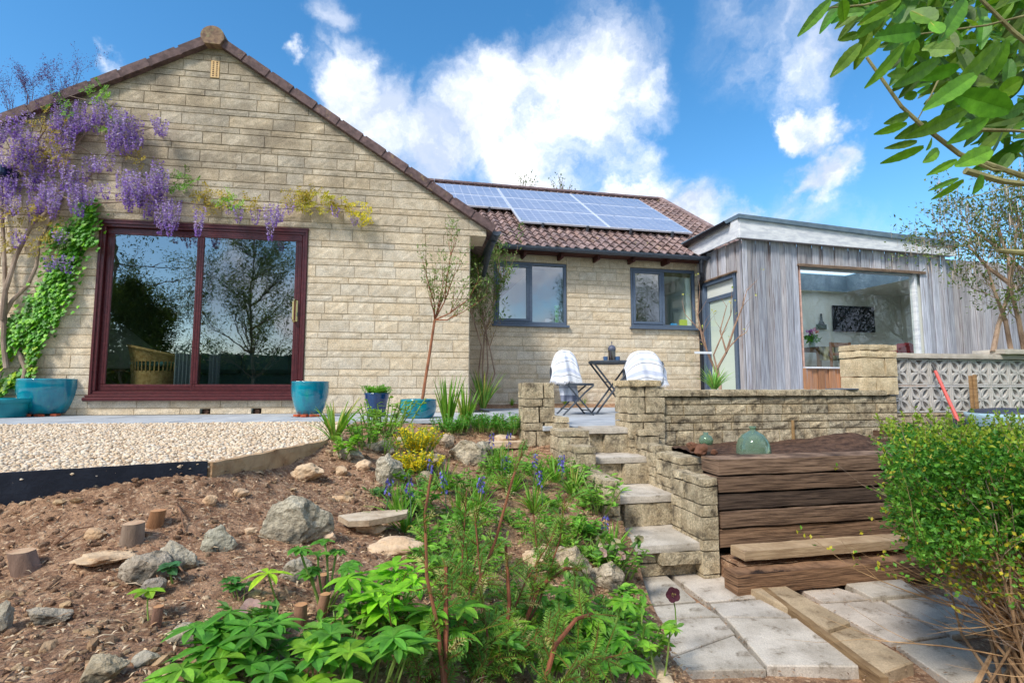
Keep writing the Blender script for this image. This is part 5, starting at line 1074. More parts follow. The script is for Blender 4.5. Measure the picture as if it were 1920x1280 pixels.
def rock(mb,c,r,seed=0,flat=(1,1,1),col=(1,1,1),rz=0.,amp=.30,sub=3,cut=9):
    import bmesh
    bm=bmesh.new(); bmesh.ops.create_icosphere(bm,subdivisions=sub,radius=1); V=np.array([v.co[:] for v in bm.verts]); F=np.array([[v.index for v in f.verts] for f in bm.faces]); bm.free()
    rr=random.Random(seed*77+5)
    for _ in range(cut):           # flat facets
        n=nrm(np.array([rr.gauss(0,1),rr.gauss(0,1),rr.gauss(0,.8)])); d=rr.uniform(.50,.8); h=V@n-d; V=V-np.outer(np.maximum(h,0)*.92,n)
    D=np.array([mn.fractal(Vector(v*1.6)+Vector((seed*3.3,0,0)),1.0,2.1,5) for v in V]); V=V*(1+amp*D*.75)[:,None]
    D=np.array([mn.noise(Vector(v*8)+Vector((seed,0,0))) for v in V]); D2=np.array([mn.noise(Vector(v*18)+Vector((seed,4,0))) for v in V]); V=V*(1+.06*D+.03*D2)[:,None]
    V=V*np.array(flat)*r; ca,sa=math.cos(rz),math.sin(rz); V=np.stack([V[:,0]*ca-V[:,1]*sa,V[:,0]*sa+V[:,1]*ca,V[:,2]],1)+np.asarray(c); mb.add(V,F,col)
for (px,py,D,r,sd,lb) in ((1302,838,3.5,.055,1,'rust red lump of broken brick left of the small green jar'),(1316,846,3.42,.06,2,'brown broken brick in front of the small green jar'),(1338,848,3.5,.03,3,'small dark brick chip right of the small green jar')):
    c=atD(px,py,D); mb=MB(); rock(mb,c,r,sd,(1,.8,.8),(.30,.17,.14)); solo(mb,'broken_brick',m_rockb,lb,'brick',tuple(c),'broken bricks on the wing wall')
# red handled tool, stakes, blue-grey container
mb=MB(); h0=SW.P(1748,683,.03); h1=SW.P(1797,790,.28); rk=thing('garden_shovel','garden shovel with red shaft leaning against the pierced screen','shovel',tuple(h1)); mb.tube([h0,h0+(h1-h0)*.12],[.010,.014],8,(.05,.05,.05)); build(mb,'grip',m_any,rk); mb=MB(); mb.tube([h0+(h1-h0)*.12,h1],[.013,.015],8,(.75,.12,.10)); build(mb,'shaft',m_any,rk)
mb=MB(); d=nrm(h1-h0); s_=nrm(np.cross(d,SW.n)); P=[h1-s_*.10-d*.02,h1+s_*.10-d*.02,h1+s_*.11+d*.2,h1+d*.26,h1-s_*.11+d*.2]; prism(mb,P,-.004,.006,np.cross(d,s_),(.03,.03,.04)); build(mb,'blade',m_any,rk)
for (px,pt_,lb,dd) in ((1817,704,'shorter weathered stake in front of the pierced screen',.0),(1825,702,'lighter wooden stake touching its darker twin in front of the pierced screen',.03)):
    a,z=SW.hit(px,pt_,.08+dd); mb=MB(); rough_block(mb,SW.o,AX,(a-.014,-.10-dd,-.4),(a+.014,-.08-dd,z),.04,.002,(.9,.75,.55)); solo(mb,'wooden_stake',m_timber,lb,'stake',tuple(SW.pt(a,-.3,.08)),'wooden stakes by the screen')
c=SW.P(1893,800,.5); cb_=thing('water_butt','pale blue plastic tub with a dark lid beside the pierced screen','tub',tuple(c)); r_=80/FP*c[1]*.95; z1=SW.hit(1880,772,.3)[1]
mb=MB(); mb.lathe((c[0]+.08,c[1],z1-.45),[(0,0),(r_*.95,0),(r_,.42),(r_*1.02,.45),(r_*.9,.45)],40,(.42,.62,.72)); build(mb,'tub_body',m_any,cb_,smooth=True)
mb=MB(); mb.lathe((c[0]+.08,c[1],z1),[(r_*.94,0),(r_*.9,.025),(r_*.5,.04),(r_*.48,.02),(0,.03)],40,(.05,.06,.09)); build(mb,'tub_lid',m_any,cb_,smooth=True)
mb=MB(); c=T.pt(T.hit(1482,800)[0],T.hit(1480,823)[1],.03); rough_block(mb,c,AX,(-.012,-.01,0),(.012,.01,.16),.02,.004,(.8,.7,.5)); solo(mb,'wooden_peg',m_timber,'split wooden peg standing against the terrace wall','peg',tuple(c))
c=T.pt(T.hit(1640,830)[0],-.10,.15); mb=MB(); rough_block(mb,c,AX,(-.12,-.05,0),(.25,.05,.05),.03,.004,(.6,.5,.45)); solo(mb,'wood_offcut',m_sleeper,'dark wood offcut beside the soil mound at the terrace wall','wood',tuple(c))
mb=MB(); c=atD(1318,661,5.6); mb.cbox(c,AX,(-.1,0,-.012),(.11,.004,.012),.001,(.85,.87,.9)); solo(mb,'plant_tag',m_any,'white paper tag tied to the bare shrub by the drainpipe','plant label',tuple(c))
mb=MB(); c=T.pt(T.hit(1592,724)[0],ztw+.054,-.08); mb.lathe(c,[(0,0),(.13,0),(.13,.008),(0,.012)],30,(.12,.15,.2)); solo(mb,'dark_dish',m_any,'flat dark dish lying on the terrace wall coping beside the pier','dish',tuple(c))
# ------------------------------------------------------------------ rocks of the planting bed
RK=[ # px,py(bottom centre),w px,h px, flatness, colour, label, mat, rz
(550,1010,140,95,(1,.55,.62),(.95,.95,.9),'large upright grey green rock standing among bare soil',0,.5),
(880,868,95,62,(1,.8,.75),(1.05,1,.92),'biggest pale boulder below the round leaved green plants',0,.2),
(727,905,70,62,(1,.8,.9),(1,1,.96),'pale boulder with yellow moss beside the yellow shrub',0,.9),
(910,850,45,32,(1,.7,.6),(.85,.85,.82),'small grey rock leaning on the biggest boulder',0,2.),
(575,898,62,34,(1,.7,.5),(1.1,1,.9),'pale angular stone alone on soil near the kerb',1,.3),
(684,882,34,24,(1,.8,.7),(1.1,1,.92),'small cream stone left of the mossy boulder',1,.4),
(660,865,70,30,(1,.6,.5),(.95,.92,.88),'flat crumbling rock below the strap leaved plant',0,.1),
(715,845,60,26,(1,.7,.5),(1,.95,.9),'flat rock under the pale green leaves',0,.6),
(810,885,60,40,(1,.7,.7),(.9,.82,.72),'brown rock between yellow shrub and boulder',0,1.2),
(330,1060,80,55,(1,.75,.6),(.95,.95,.92),'grey lichened rock with twigs beside it, right of the stump cluster',0,-.4),
(270,1080,95,62,(1,.8,.6),(.9,.85,.82),'grey brown rock half sunk below the lichened one',0,.3),
(285,1110,60,30,(1,.8,.5),(.7,.68,.7),'dark rock chip half buried in mulch',0,.9),
(410,1030,70,52,(1,.7,.5),(.9,.95,.92),'patchy grey green rock sunk flush in the soil',0,1.4),
(555,1085,75,45,(1,.8,.6),(.9,.88,.85),'grey rock behind the pale green hellebore leaf',0,.1),
(175,1012,46,22,(1,.6,.5),(.9,.75,.62),'flat brown stone left of the round stump',1,.4),
(390,948,38,24,(1,.7,.6),(1,.85,.72),'angular tan stone in the middle of the bare soil',1,.2),
(0,1185,50,60,(1,.8,.9),(.85,.85,.82),'grey rock cut off by the left border of the picture',0,.2),
(190,1275,95,55,(1,.8,.7),(.95,.88,.75),'rough brown and grey rock at the bottom border left of the hellebores',0,.5),
(350,1200,80,48,(1,.8,.6),(1,.95,.88),'pale rock half under the big hellebore clump',0,.2),
(90,1160,90,28,(1,.7,.35),(.9,.86,.82),'low flat rock flush in the mulch near the left border',0,.2),
(270,1250,60,30,(1,.7,.5),(1,1,.98),'small whitish rock beside the hellebore clump',0,.7),
(1010,1060,110,50,(1,.8,.6),(1.05,.95,.85),'broad cream rock behind the yew shoots',1,.1),
(1075,1090,100,80,(1,.8,.8),(1.02,.92,.8),'lumpy tan rock at the edge of the paving',0,.7),
(1140,1100,70,60,(1,.8,.7),(.95,.9,.85),'knobbly grey rock below the lowest step',0,.3),
(770,960,60,40,(1,.8,.6),(.9,.85,.8),'dull rock among bluebell leaves',0,.3),
(745,1040,110,36,(1,.7,.4),(1.1,.98,.88),'flat cream slab stone behind the large hellebore',1,.3),
(620,1015,34,24,(1,.8,.6),(1.1,1,.95),'small white stone at the foot of the large grey rock',1,.1),
(200,1050,120,16,(1,.7,.3),(1.1,.98,.85),'flat pale stone below the round stump',1,.1),
(950,830,60,22,(1,.6,.5),(1,.95,.9),'tan stone ledge under the green plants',1,.2),
(640,940,40,18,(1,.6,.4),(1,.85,.7),'thin red brown stone lying on the soil',1,.2),
(835,838,44,28,(1,.8,.7),(.95,.85,.76),'brown lump of stone between golden shrub and spurge',0,.8),(640,890,30,18,(1,.8,.6),(1,.9,.8),'little tan stone close to the small cream stone',1,.5),(795,905,40,28,(1,.8,.7),(.9,.84,.76),'weathered stone below the golden shrub trailing part',0,1.5),(760,835,50,26,(1,.7,.6),(1,.94,.86),'pale stone behind the golden shrub',0,.2),(470,1000,26,16,(1,.8,.6),(1.1,1,.9),'small pale stone left of the large grey green rock',1,.4),(450,930,30,20,(1,.8,.6),(1.05,.9,.78),'small tan stone with two twigs beside it',1,.9),(1130,1045,46,30,(1,.8,.7),(1,.92,.84),'buff stone in front of the left wing wall end',0,.3)]
for i,(px,py,w,h,fl,col,lb,mt,rz_) in enumerate(RK):
    c=bed_pt(px,py); D=c[1]; r=w/FP*D/2*.92; k=(h/FP*D/2)/(r*fl[2])*1.12; mb=MB(); rock(mb,c+np.array([0,0,h/FP*D*.24]),r,i+3,(fl[0],fl[1],fl[2]*k),col,rz_*.4,sub=4 if w>60 else 3)
    solo(mb,'rock',(m_rock,m_rockb)[mt],lb,'rock',tuple(c),'rocks in the planting bed',smooth=False)
# slab seat and stone ledge
c=bed_pt(690,1000); mb=MB(); D=c[1]; s=D/FP
Pq=[(-57,-2),(-15,-14),(30,-18),(62,-20),(66,-8),(40,2),(10,12),(-25,14)]; top=[c+np.array([a*s*1.0,-b*s*2.6,31*s]) for a,b in Pq]
rim=[p-np.array([0,0,10*s]) for p in top]; mb.poly(top); 
for i in range(len(Pq)): mb.quad(top[i],top[(i+1)%len(Pq)],rim[(i+1)%len(Pq)],rim[i],(.8,.75,.7))
mb.poly(rim[::-1]); rs=thing('stone_slab','flat tan stone slab balanced on a smaller block in the planting bed','stone slab',tuple(c)); build(mb,'slab_top',m_rockb,rs); mb=MB(); rock(mb,c+np.array([5*s,0,8*s]),26*s,41,(1.1,.8,.6),(1,.95,.85)); build(mb,'support_block',m_rockb,rs)
c=atD(955,835,4.28); mb=MB(); rough_block(mb,c,AX,(-.17,-.05,-.02),(.12,.12,.035),.03,.004,(1.05,.98,.92)); solo(mb,'stone_ledge',m_rockb,'flat tan ledge stone against the pillar left of the steps','ledge',tuple(c))
# stumps
def stump(px,py,w,h,lean,label,col=(1,1,1)):
    c=bed_pt(px,py); s=c[1]/FP*.86; r=w*s/2; H=h*s; t=thing('tree_stump',label,'stump',tuple(c),'sawn stumps in the bed'); mb=MB(); n=20; rings=[]
    th=np.arange(n)*2*math.pi/n; wob=1+.07*np.array([mn.noise(Vector((math.cos(a)*1.5+px,math.sin(a)*1.5,0))) for a in th])*2
    for k,(f,z) in enumerate(((1.12,-.03),(1.03,.3*H),(.98,.7*H),(.97,H))): rings.append(np.stack([c[0]+lean*z+np.cos(th)*r*f*wob,c[1]+np.sin(th)*r*f*wob,np.full(n,c[2]+z)],1))
    G2=np.stack([np.vstack([q,q[:1]]) for q in rings]); mb.grid(G2,col); build(mb,'bark_side',m_bark,t,smooth=True); mb=MB(); mb.poly(rings[-1]+np.array([0,0,.0005]),(1,.8,.62) if col[2]<.6 else (1,1,1)); build(mb,'cut_top',m_cut,t)
stump(247,1018,42,38,.05,'round sawn stump with pale cut face in the middle of the soil'); stump(50,1072,48,42,-.35,'leaning sawn stump near the left border of the picture',(.85,.75,.75))
stump(563,1170,26,40,0,'reddish stump with orange cut top, left one of a twin pair',(.95,.68,.55)); stump(600,1160,22,50,.2,'taller reddish stump, right one of the twin pair',(.95,.68,.55)); stump(292,1175,20,38,.1,'thin dark stump with leaves sprouting in front',(.8,.6,.55)); stump(605,1110,24,36,0,'dark purple stump beneath the curled green leaves',(.7,.5,.5)); stump(290,985,30,30,.2,'ragged orange brown stump behind the round one',(1.2,.8,.5))
# ------------------------------------------------------------------ vegetation
def rv(n=None):
    v=rng.normal(0,1,(n,3) if n else 3); return nrm(v)
def branch(mb,p,d,L,r,depth,kids,spread,tips,up=.0,wob=.25,col=(1,1,1),segs=5,rend=.45,kl=(.5,.75),n=6,pts=None):
    P=[np.array(p,float)]; dd=nrm(np.array(d,float))
    for i in range(segs):
        dd=nrm(dd+rv()*wob*.5+np.array([0,0,up])); P.append(P[-1]+dd*L/segs)
    rr=np.linspace(r,r*rend,segs+1); mb.tube(P,rr,n if r>.006 else 4,col,cap=False)
    if pts is not None:
        for i in range(1,segs+1): pts.append((P[i],dd))
    if depth==0: tips.append((P[-1],dd)); return P
    for k in range(kids):
        f=random.uniform(.35,1.0) if k else 1.0; i=min(int(f*segs),segs); q=P[i]; nd=nrm(dd+rv()*spread+np.array([0,0,up]))
        branch(mb,q,nd,L*random.uniform(*kl),rr[i]*.7,depth-1,kids,spread,tips,up,wob,col,max(3,segs-1),rend,kl,n,pts)
    return P
def gcol(base,n,v=.3,h=.12):
    b=np.array(base); c=b*rng.uniform(1-v,1+v,(n,1)); c[:,0]*=rng.uniform(1-h,1+2.2*h,n); return c
GREEN=(.13,.30,.03); BRIGHT=(.26,.50,.04); DEEP=(.045,.14,.025); OLIVE=(.17,.24,.08); YEL=(.62,.55,.02); BRONZE=(.38,.30,.04)
def scatter_leaves(mb,pts,per,L,Wd,col,spread=.04,tmpl='leaf4',v=.3,out=.6,droop=.2,hv=.12):
    P=np.array([p for p,_ in pts]); Dd=np.array([d for _,d in pts]); idx=np.repeat(np.arange(len(P)),per); n=len(idx)
    p=P[idx]+rng.normal(0,spread,(n,3)); d=nrm(Dd[idx]+rng.normal(0,out,(n,3))); N=nrm(rng.normal(0,.6,(n,3))+[0,-.2,.9]); c=gcol(col,n,v,hv)
    LL=L*rng.uniform(.6,1.2,n); WW=Wd*rng.uniform(.7,1.2,n)
    if tmpl=='leaf4': mb.leaf4(p,d,N,LL,WW,c)
    else: mb.leaves(p,d,N,LL,WW,c,droop=droop)
def GPt(px,py,off=.06): return G.P(px,py,off)
# --- wisteria
wis=thing('wisteria','wisteria in flower trained over the gable wall from the low teal pot','climber',tuple(pA[0]+np.array([0,0,.1])))
trunks=[[(35,748),(42,720),(48,692),(38,668),(12,632),(4,600),(22,565),(52,535),(68,500),(74,455),(98,405),(118,370)],[(12,690),(6,640),(10,560),(8,480),(4,400),(2,330)],[(-20,760),(-4,715),(2,690)],[(4,600),(10,545),(30,480),(60,420),(92,395),(120,330),(128,290)]]
mb=MB()
for k,tr in enumerate(trunks): mb.tube([GPt(x,y,.12 if i<2 else .07+.02*math.sin(i)) for i,(x,y) in enumerate(tr)],np.linspace(.026 if k!=2 else .022,.014,len(tr)),8,np.ones(3)*1.15)
vines=[[(118,370),(170,382),(240,378),(330,378),(420,390),(500,396),(560,388),(640,392),(690,406)],[(120,345),(170,330),(200,290),(250,250),(300,235)],[(128,290),(160,250),(200,215),(170,190),(130,180)],[(98,405),(60,350),(30,300),(10,260)],[(2,330),(40,300),(80,280),(120,290)],[(60,275),(100,285),(150,275),(190,300),(230,330)],[(70,265),(90,235),(60,235),(20,250)],[(118,370),(90,330),(50,335),(10,345)],[(0,300),(60,330),(110,345)],[(140,265),(150,240),(170,215),(215,195)]]
for v in vines: mb.tube([GPt(x,y,.06+.03*random.random()) for x,y in v],np.linspace(.012,.004,len(v)),5,np.ones(3)*1.1,cap=False)
tw=[]; pts=[]
for (x,y) in ((45,240),(75,250),(100,215),(20,245),(130,205),(60,200)):
    for _ in range(2): branch(mb,GPt(x,y,.05),np.array([random.uniform(-.5,.3),0,1.2]),random.uniform(.28,.50),.005,2,3,.55,tw,.03,.3,(.55,.35,.5),5,.4,(.45,.65),4,pts)
build(mb,'vine_stem',m_bark,wis)
RC=[(130,195,60,70,9),(198,185,40,60,6),(235,205,50,80,9),(228,248,45,40,5),(256,240,20,40,3),(290,222,24,30,2),(313,228,34,34,3),(182,215,28,26,2),(62,250,80,50,8),(18,240,50,40,5),(40,330,110,50,10),(115,340,80,60,9),(190,285,44,38,4),
(235,320,60,65,9),(275,335,60,60,8),(300,300,40,80,8),(175,350,52,34,5),(340,370,80,62,10),(425,384,18,30,1),(440,392,16,30,1),(474,388,12,26,1),(510,385,28,50,4),(537,378,26,44,3),(626,388,12,22,1),(669,402,12,22,1),(35,425,20,30,2),(110,478,44,26,4),(20,350,50,50,5),(155,300,50,60,5),(90,275,60,50,7),(55,310,50,50,5),(10,290,30,60,3),(100,430,40,20,2),(110,230,50,50,6),(150,215,40,40,4),(30,200,50,60,4),(215,225,30,40,3),(30,285,50,40,4),(70,365,60,40,4)]
mb=MB(); mg=MB()
for (x,y,w,h,n) in RC:
    for _ in range(int(n*1.0+.5)):
        px=x+random.uniform(-w/2,w/2); py=y+random.uniform(-6,h*.35); off=random.uniform(.06,.26); p=GPt(px,py,off); L=random.uniform(.65,1.1)*min(max(h*.8,26),52)*6.2/FP*1.15; dark=random.random()
        sway=np.array([random.uniform(-.12,.12),random.uniform(-.1,.1),-1.]); m=int(L*430); t=rng.uniform(0,1,m)**.85; R0=.040*(1-t)**.65+.006
        a=rng.uniform(0,6.28,m); q=p+np.outer(t*L,sway)+np.stack([np.cos(a)*R0,np.sin(a)*R0,rng.normal(0,.004,m)],1)
        dirs=np.stack([np.cos(a),np.sin(a),rng.uniform(-.6,.6,m)],1); up=rv(m)
        k=rng.uniform(0,1,m)[:,None]; c=(np.array([.34,.19,.76])*(1-k)+np.array([.80,.70,1.0])*k)*rng.uniform(.75,1.1,(m,1)); c=np.where(t[:,None]>.8,c*np.array([.7,.55,.85]),c)
        if dark<.25: c=c*np.array([.8,.7,.9])
        mb.leaf4(q,dirs,up,rng.uniform(.014,.026,m),rng.uniform(.012,.021,m),c)
        mb.leaf4(q,nrm(dirs+rng.normal(0,.5,(m,3))),rv(m),.014,.012,c*.8)
        mg.tube([p,p+sway*L],[.0016,.001],3,(.35,.4,.2),cap=False)
P=np.array([p for p,_ in pts]); idx=np.repeat(np.arange(len(P)),7); n=len(idx); c=np.array([[.10,.045,.16]])*rng.uniform(.6,2.2,(n,1)); mb.leaf4(P[idx]+rng.normal(0,.022,(n,3)),rv(n),rv(n),rng.uniform(.010,.022,n),.008,c)
build(mb,'blossom',m_petal,wis); build(mg,'flower_stalk',m_leaf,wis)
mb=MB()
for (x,y,w,h,n,col) in ((330,335,50,30,26,OLIVE),(170,170,60,16,30,GREEN),(190,185,26,20,26,BRIGHT),(210,235,60,10,16,BRIGHT),(345,345,40,30,40,GREEN),(400,372,70,34,90,BRONZE),(430,378,40,24,50,BRIGHT),(474,380,22,22,24,BRONZE),(560,372,70,24,80,BRONZE),(600,376,70,26,110,(.45,.42,.03)),(640,384,40,16,40,BRONZE),(686,405,26,20,40,YEL),(110,200,60,40,40,GREEN),(100,235,60,50,60,BRONZE),(60,405,110,40,90,BRONZE),(90,290,80,30,60,BRONZE),(120,440,50,40,40,OLIVE),(60,460,100,40,60,BRONZE),(260,300,20,14,14,BRONZE),(660,385,30,12,16,YEL)):
    for _ in range(n//3+2):
        p=GPt(x+random.uniform(-w/2,w/2),y+random.uniform(-h/2,h/2),random.uniform(.06,.2)); d=nrm(np.array([random.uniform(-1,1),random.uniform(-.6,.2),random.uniform(-.8,.5)])); L=random.uniform(.07,.13); s_=nrm(np.cross(d,[0,-1,.4])); q=[];dd=[]
        for t in np.linspace(.15,1,5):
            for sg in (-1,1): q.append(p+d*L*t); dd.append(nrm(d*.5+s_*sg))
        q.append(p+d*L); dd.append(d); m=len(q); mb.leaf4(np.array(q),np.array(dd)+rng.normal(0,.15,(m,3)),nrm(np.array([0,-.8,.5])+rng.normal(0,.4,(m,3))),.038*rng.uniform(.7,1.2,m),.017,gcol(col,m,.25,.08))
build(mb,'foliage',m_leaf,wis)
# --- ivy
ivy=thing('ivy','bright green ivy climbing diagonally up the gable wall left of the patio door','ivy',tuple(GPt(20,700,.02))); OUT=[(0,0),(-.05,-.30),(.12,-.52),(.30,-.30),(.55,-.42),(.62,-.18),(1,0),(.62,.18),(.55,.42),(.30,.30),(.12,.52),(-.05,.30)]
mb=MB(); mi=MB(); IV=[[(165,385,26),(160,420,34),(140,455,36),(125,490,38),(112,520,36),(95,555,42),(72,590,46),(45,612,40),(18,640,34),(0,660,26)],[(110,530,30),(90,590,28),(72,625,22),(64,655,16),(56,680,14)],[(180,452,10),(160,455,20)],[(64,690,10),(40,705,18),(15,715,20),(-5,735,16)],[(120,430,24),(95,450,20)],[(10,655,20),(-5,690,14)]]
for path in IV:
    mi.tube([GPt(x,y,.02) for x,y,_ in path],[.006]*len(path),5,cap=False)
    for (a,b) in zip(path[:-1],path[1:]):
        L=math.hypot(a[0]-b[0],a[1]-b[1]); n=int(L*(a[2]+b[2])*.085)
        for _ in range(n):
            t=random.random(); w=a[2]+(b[2]-a[2])*t; px=a[0]+(b[0]-a[0])*t+random.gauss(0,w*.42); py=a[1]+(b[1]-a[1])*t+random.gauss(0,w*.30); off=random.uniform(.02,.11); yl=random.random()
            c=np.array([.20,.46,.03]) if yl<.3 else np.array([.09,.30,.025]) if yl<.8 else np.array([.05,.17,.02])
            if a[1]>650: c=c*[1.6,1,1] if yl<.5 else c
            mb.fan(GPt(px,py,off),np.array([[random.uniform(-.5,.5),-.35,-.8]]),np.array([[random.uniform(-.3,.3),-1,.45+random.uniform(-.3,.3)]]),random.uniform(.035,.065),OUT,c[None]*random.uniform(.75,1.2))
build(mb,'ivy_leaves',m_ivy,ivy); build(mi,'ivy_stem',m_bark,ivy)
# --- olive in the squat bowl
c,r,h,_=pE; D=c[1]; ol=thing('olive_tree','slender olive tree with bare leaning stem growing from the squat turquoise bowl','tree',tuple(c+np.array([0,0,h*.9]))); mb=MB()
tr=[(792,750),(797,715),(806,660),(815,600)]; tp_=[atD(x,y,D+.02*i) for i,(x,y) in enumerate(tr)]; mb.tube(tp_,[.017,.016,.015,.013],8,(1.1,1.0,.9))
pts=[];tips=[]
for (x,y) in ((808,560),(830,540),(850,520),(868,585),(800,520),(845,480),(880,560)):
    a=tp_[-1]; b=atD(x,y,D+random.uniform(-.15,.15)); m=(a+b)/2+np.array([random.uniform(-.04,.04),0,-.04]); mb.tube([a,m,b],[.009,.006,.004],5,(1.15,.95,.8),cap=False); pts.append((m,b-a))
    for _ in range(5): branch(mb,b if random.random()<.6 else m,nrm(nrm(b-a)+rv()*.5+np.array([0,0,.5])),random.uniform(.16,.30),.0035,1,2,.45,tips,.08,.25,(1,.9,.75),4,.5,(.5,.7),4,pts)
build(mb,'trunk',m_bark2,ol); mb=MB(); scatter_leaves(mb,pts+tips,2,.050,.013,(.20,.30,.10),.018,v=.35,out=.8); build(mb,'foliage',m_leaf,ol)
# --- second tall shrub in the corner by the wing window
cb=C.pt(C.hit(905,752)[0],.05,.28); D=cb[1]; cs=thing('corner_shrub','straggly many stemmed shrub in the corner beside the wing window','shrub',tuple(cb)); mb=MB(); pts=[];tips=[]
for st in ([(905,750),(915,690),(912,620),(898,560)],[(908,750),(905,690),(908,630),(925,570),(940,530)],[(910,750),(928,700),(918,650),(905,600)],[(904,750),(897,700),(903,650),(885,590),(870,540)]):
    P=[atD(x,y,D-.02*i) for i,(x,y) in enumerate(st)]; mb.tube(P,np.linspace(.016,.009,len(P)),6,(1.35,1.25,1.2),cap=False)
    for _ in range(9): branch(mb,P[-1] if random.random()<.5 else P[-2],np.array([random.uniform(-.8,.8),random.uniform(-.4,.3),1]),random.uniform(.25,.55),.006,2,2,.45,tips,.10,.3,(1.2,1.05,.9),4,.5,(.5,.7),4,pts)
build(mb,'stem',m_bark,cs); mb=MB(); up=[q for q in pts+tips if q[0][2]>1.35]; lo=[q for q in pts+tips if q[0][2]<=1.35]; scatter_leaves(mb,up,3,.065,.018,(.16,.28,.07),.03,v=.35,out=.7); scatter_leaves(mb,lo,2,.05,.012,(.34,.26,.10),.03,out=.6); build(mb,'foliage',m_leaf,cs)
# --- bare shrub by the drainpipe
bp=atZ(1350,728,.30); bp=atD(1350,727,5.9); bs_=thing('bare_shrub','bare twisting shrub with a few opening buds beside the drainpipe','shrub',(bp[0],bp[1],0)); mb=MB(); pts=[];tips=[]
for k,st in enumerate(([(1352,760),(1350,715),(1335,680),(1318,640),(1308,590),(1312,545)],[(1352,740),(1345,690),(1362,660),(1378,610),(1392,575),(1400,545)],[(1350,715),(1338,665),(1355,625),(1370,590),(1371,560)],[(1345,690),(1368,650),(1385,632),(1400,622)],[(1335,680),(1325,655),(1318,625),(1285,590)],[(1362,660),(1350,620),(1362,575)])):
    P=[atD(x,y,5.9+.05*math.sin(i+k)) for i,(x,y) in enumerate(st)]; mb.tube(P,np.linspace(.020 if k<2 else .011,.004,len(P)),7,(1.15,.95,.85),cap=True)
    for i in range(2,len(P)):
        for _ in range(2): branch(mb,P[i],nrm(P[i]-P[i-1])+rv()*.7,random.uniform(.08,.2),.0035,1,1,.5,tips,.05,.3,(1.05,.9,.85),3,.5,(.4,.6),4,pts)
build(mb,'stem',m_bark,bs_); mb=MB(); scatter_leaves(mb,tips[::2],2,.035,.016,(.5,.55,.12),.008,v=.2); build(mb,'bud_leaves',m_leaf,bs_)
# --- strap leaved clumps
def strap(base,n,L,w,col,spread,label,name='strap_plant',cat='plant',group=None,v=.25,up=1.0,parent=None,yel=.15):
    mb=MB(); base=np.asarray(base,float)
    for _ in range(n):
        a=random.uniform(0,6.28); t=random.uniform(.1,1)*spread; l=L*random.uniform(.6,1.1); d=np.array([math.cos(a)*t,math.sin(a)*t,up]); d=nrm(d); p=base+np.array([math.cos(a),math.sin(a),0])*random.uniform(0,.35)*L*.25; P=[p]; m=6
        for i in range(m): d=nrm(d+np.array([math.cos(a)*.05*t*2,math.sin(a)*.05*t*2,-.10*t*(i/m)*3])); P.append(P[-1]+d*l/m)
        W_=w*random.uniform(.7,1.2)*np.array([.7,.95,1,.95,.8,.5,.08]); side=np.array([-math.sin(a+random.uniform(-.8,.8)),math.cos(a+random.uniform(-.8,.8)),0]); c=gcol(col,1,v,.1)[0]
        if random.random()<yel: c=np.array([.55,.50,.14])*random.uniform(.7,1.1)
        mb.ribbon(P,W_,side,c)
    if parent is not None: return build(mb,'foliage',m_leaf,parent)
    return solo(mb,name,m_leaf,label,cat,tuple(base),group)
def gz(px,py,D,z=0): q=atD(px,py,D); return np.array([q[0],q[1],q[2]])
strap(gz(838,800,4.72),46,.46,.020,(.16,.36,.04),.28,'upright iris clump with sword leaves directly beside the squat turquoise bowl',group='strap leaved clumps')
strap(gz(872,803,4.68),40,.40,.018,(.20,.40,.05),.32,'upright iris clump nearer the pillar, with some yellowing blades',group='strap leaved clumps',yel=.25)
strap(gz(905,765,6.9),46,.52,.024,(.14,.30,.05),.55,'dark strap leaved clump at the foot of the corner shrub',group='strap leaved clumps')
strap(bed_pt(628,826),34,.30,.020,(.18,.36,.05),.75,'spreading strap leaved plant at the corner of the gravel',group='strap leaved clumps',yel=.08)
strap(T.pt(T.hit(1385,724)[0],ztw+.05,-.35),60,.24,.012,(.22,.44,.10),.9,'pale spider plant tuft above the terrace wall coping',group='strap leaved clumps')
for (px,py,o,lb) in ((1010,772,.33,'low grass tuft in the border behind the folding chair'),(1060,768,.3,'low grass tuft under the bistro table'),(1095,772,.33,'low grass tuft between chair legs and table legs'),(960,768,.25,'low grass tuft in the border left of the pillar')):
    q=C.P(px,py,o); strap((q[0],q[1],.03),60,.13,.006,(.20,.40,.06),.9,lb,'grass_tuft','grass tuft','grass tufts in the border')
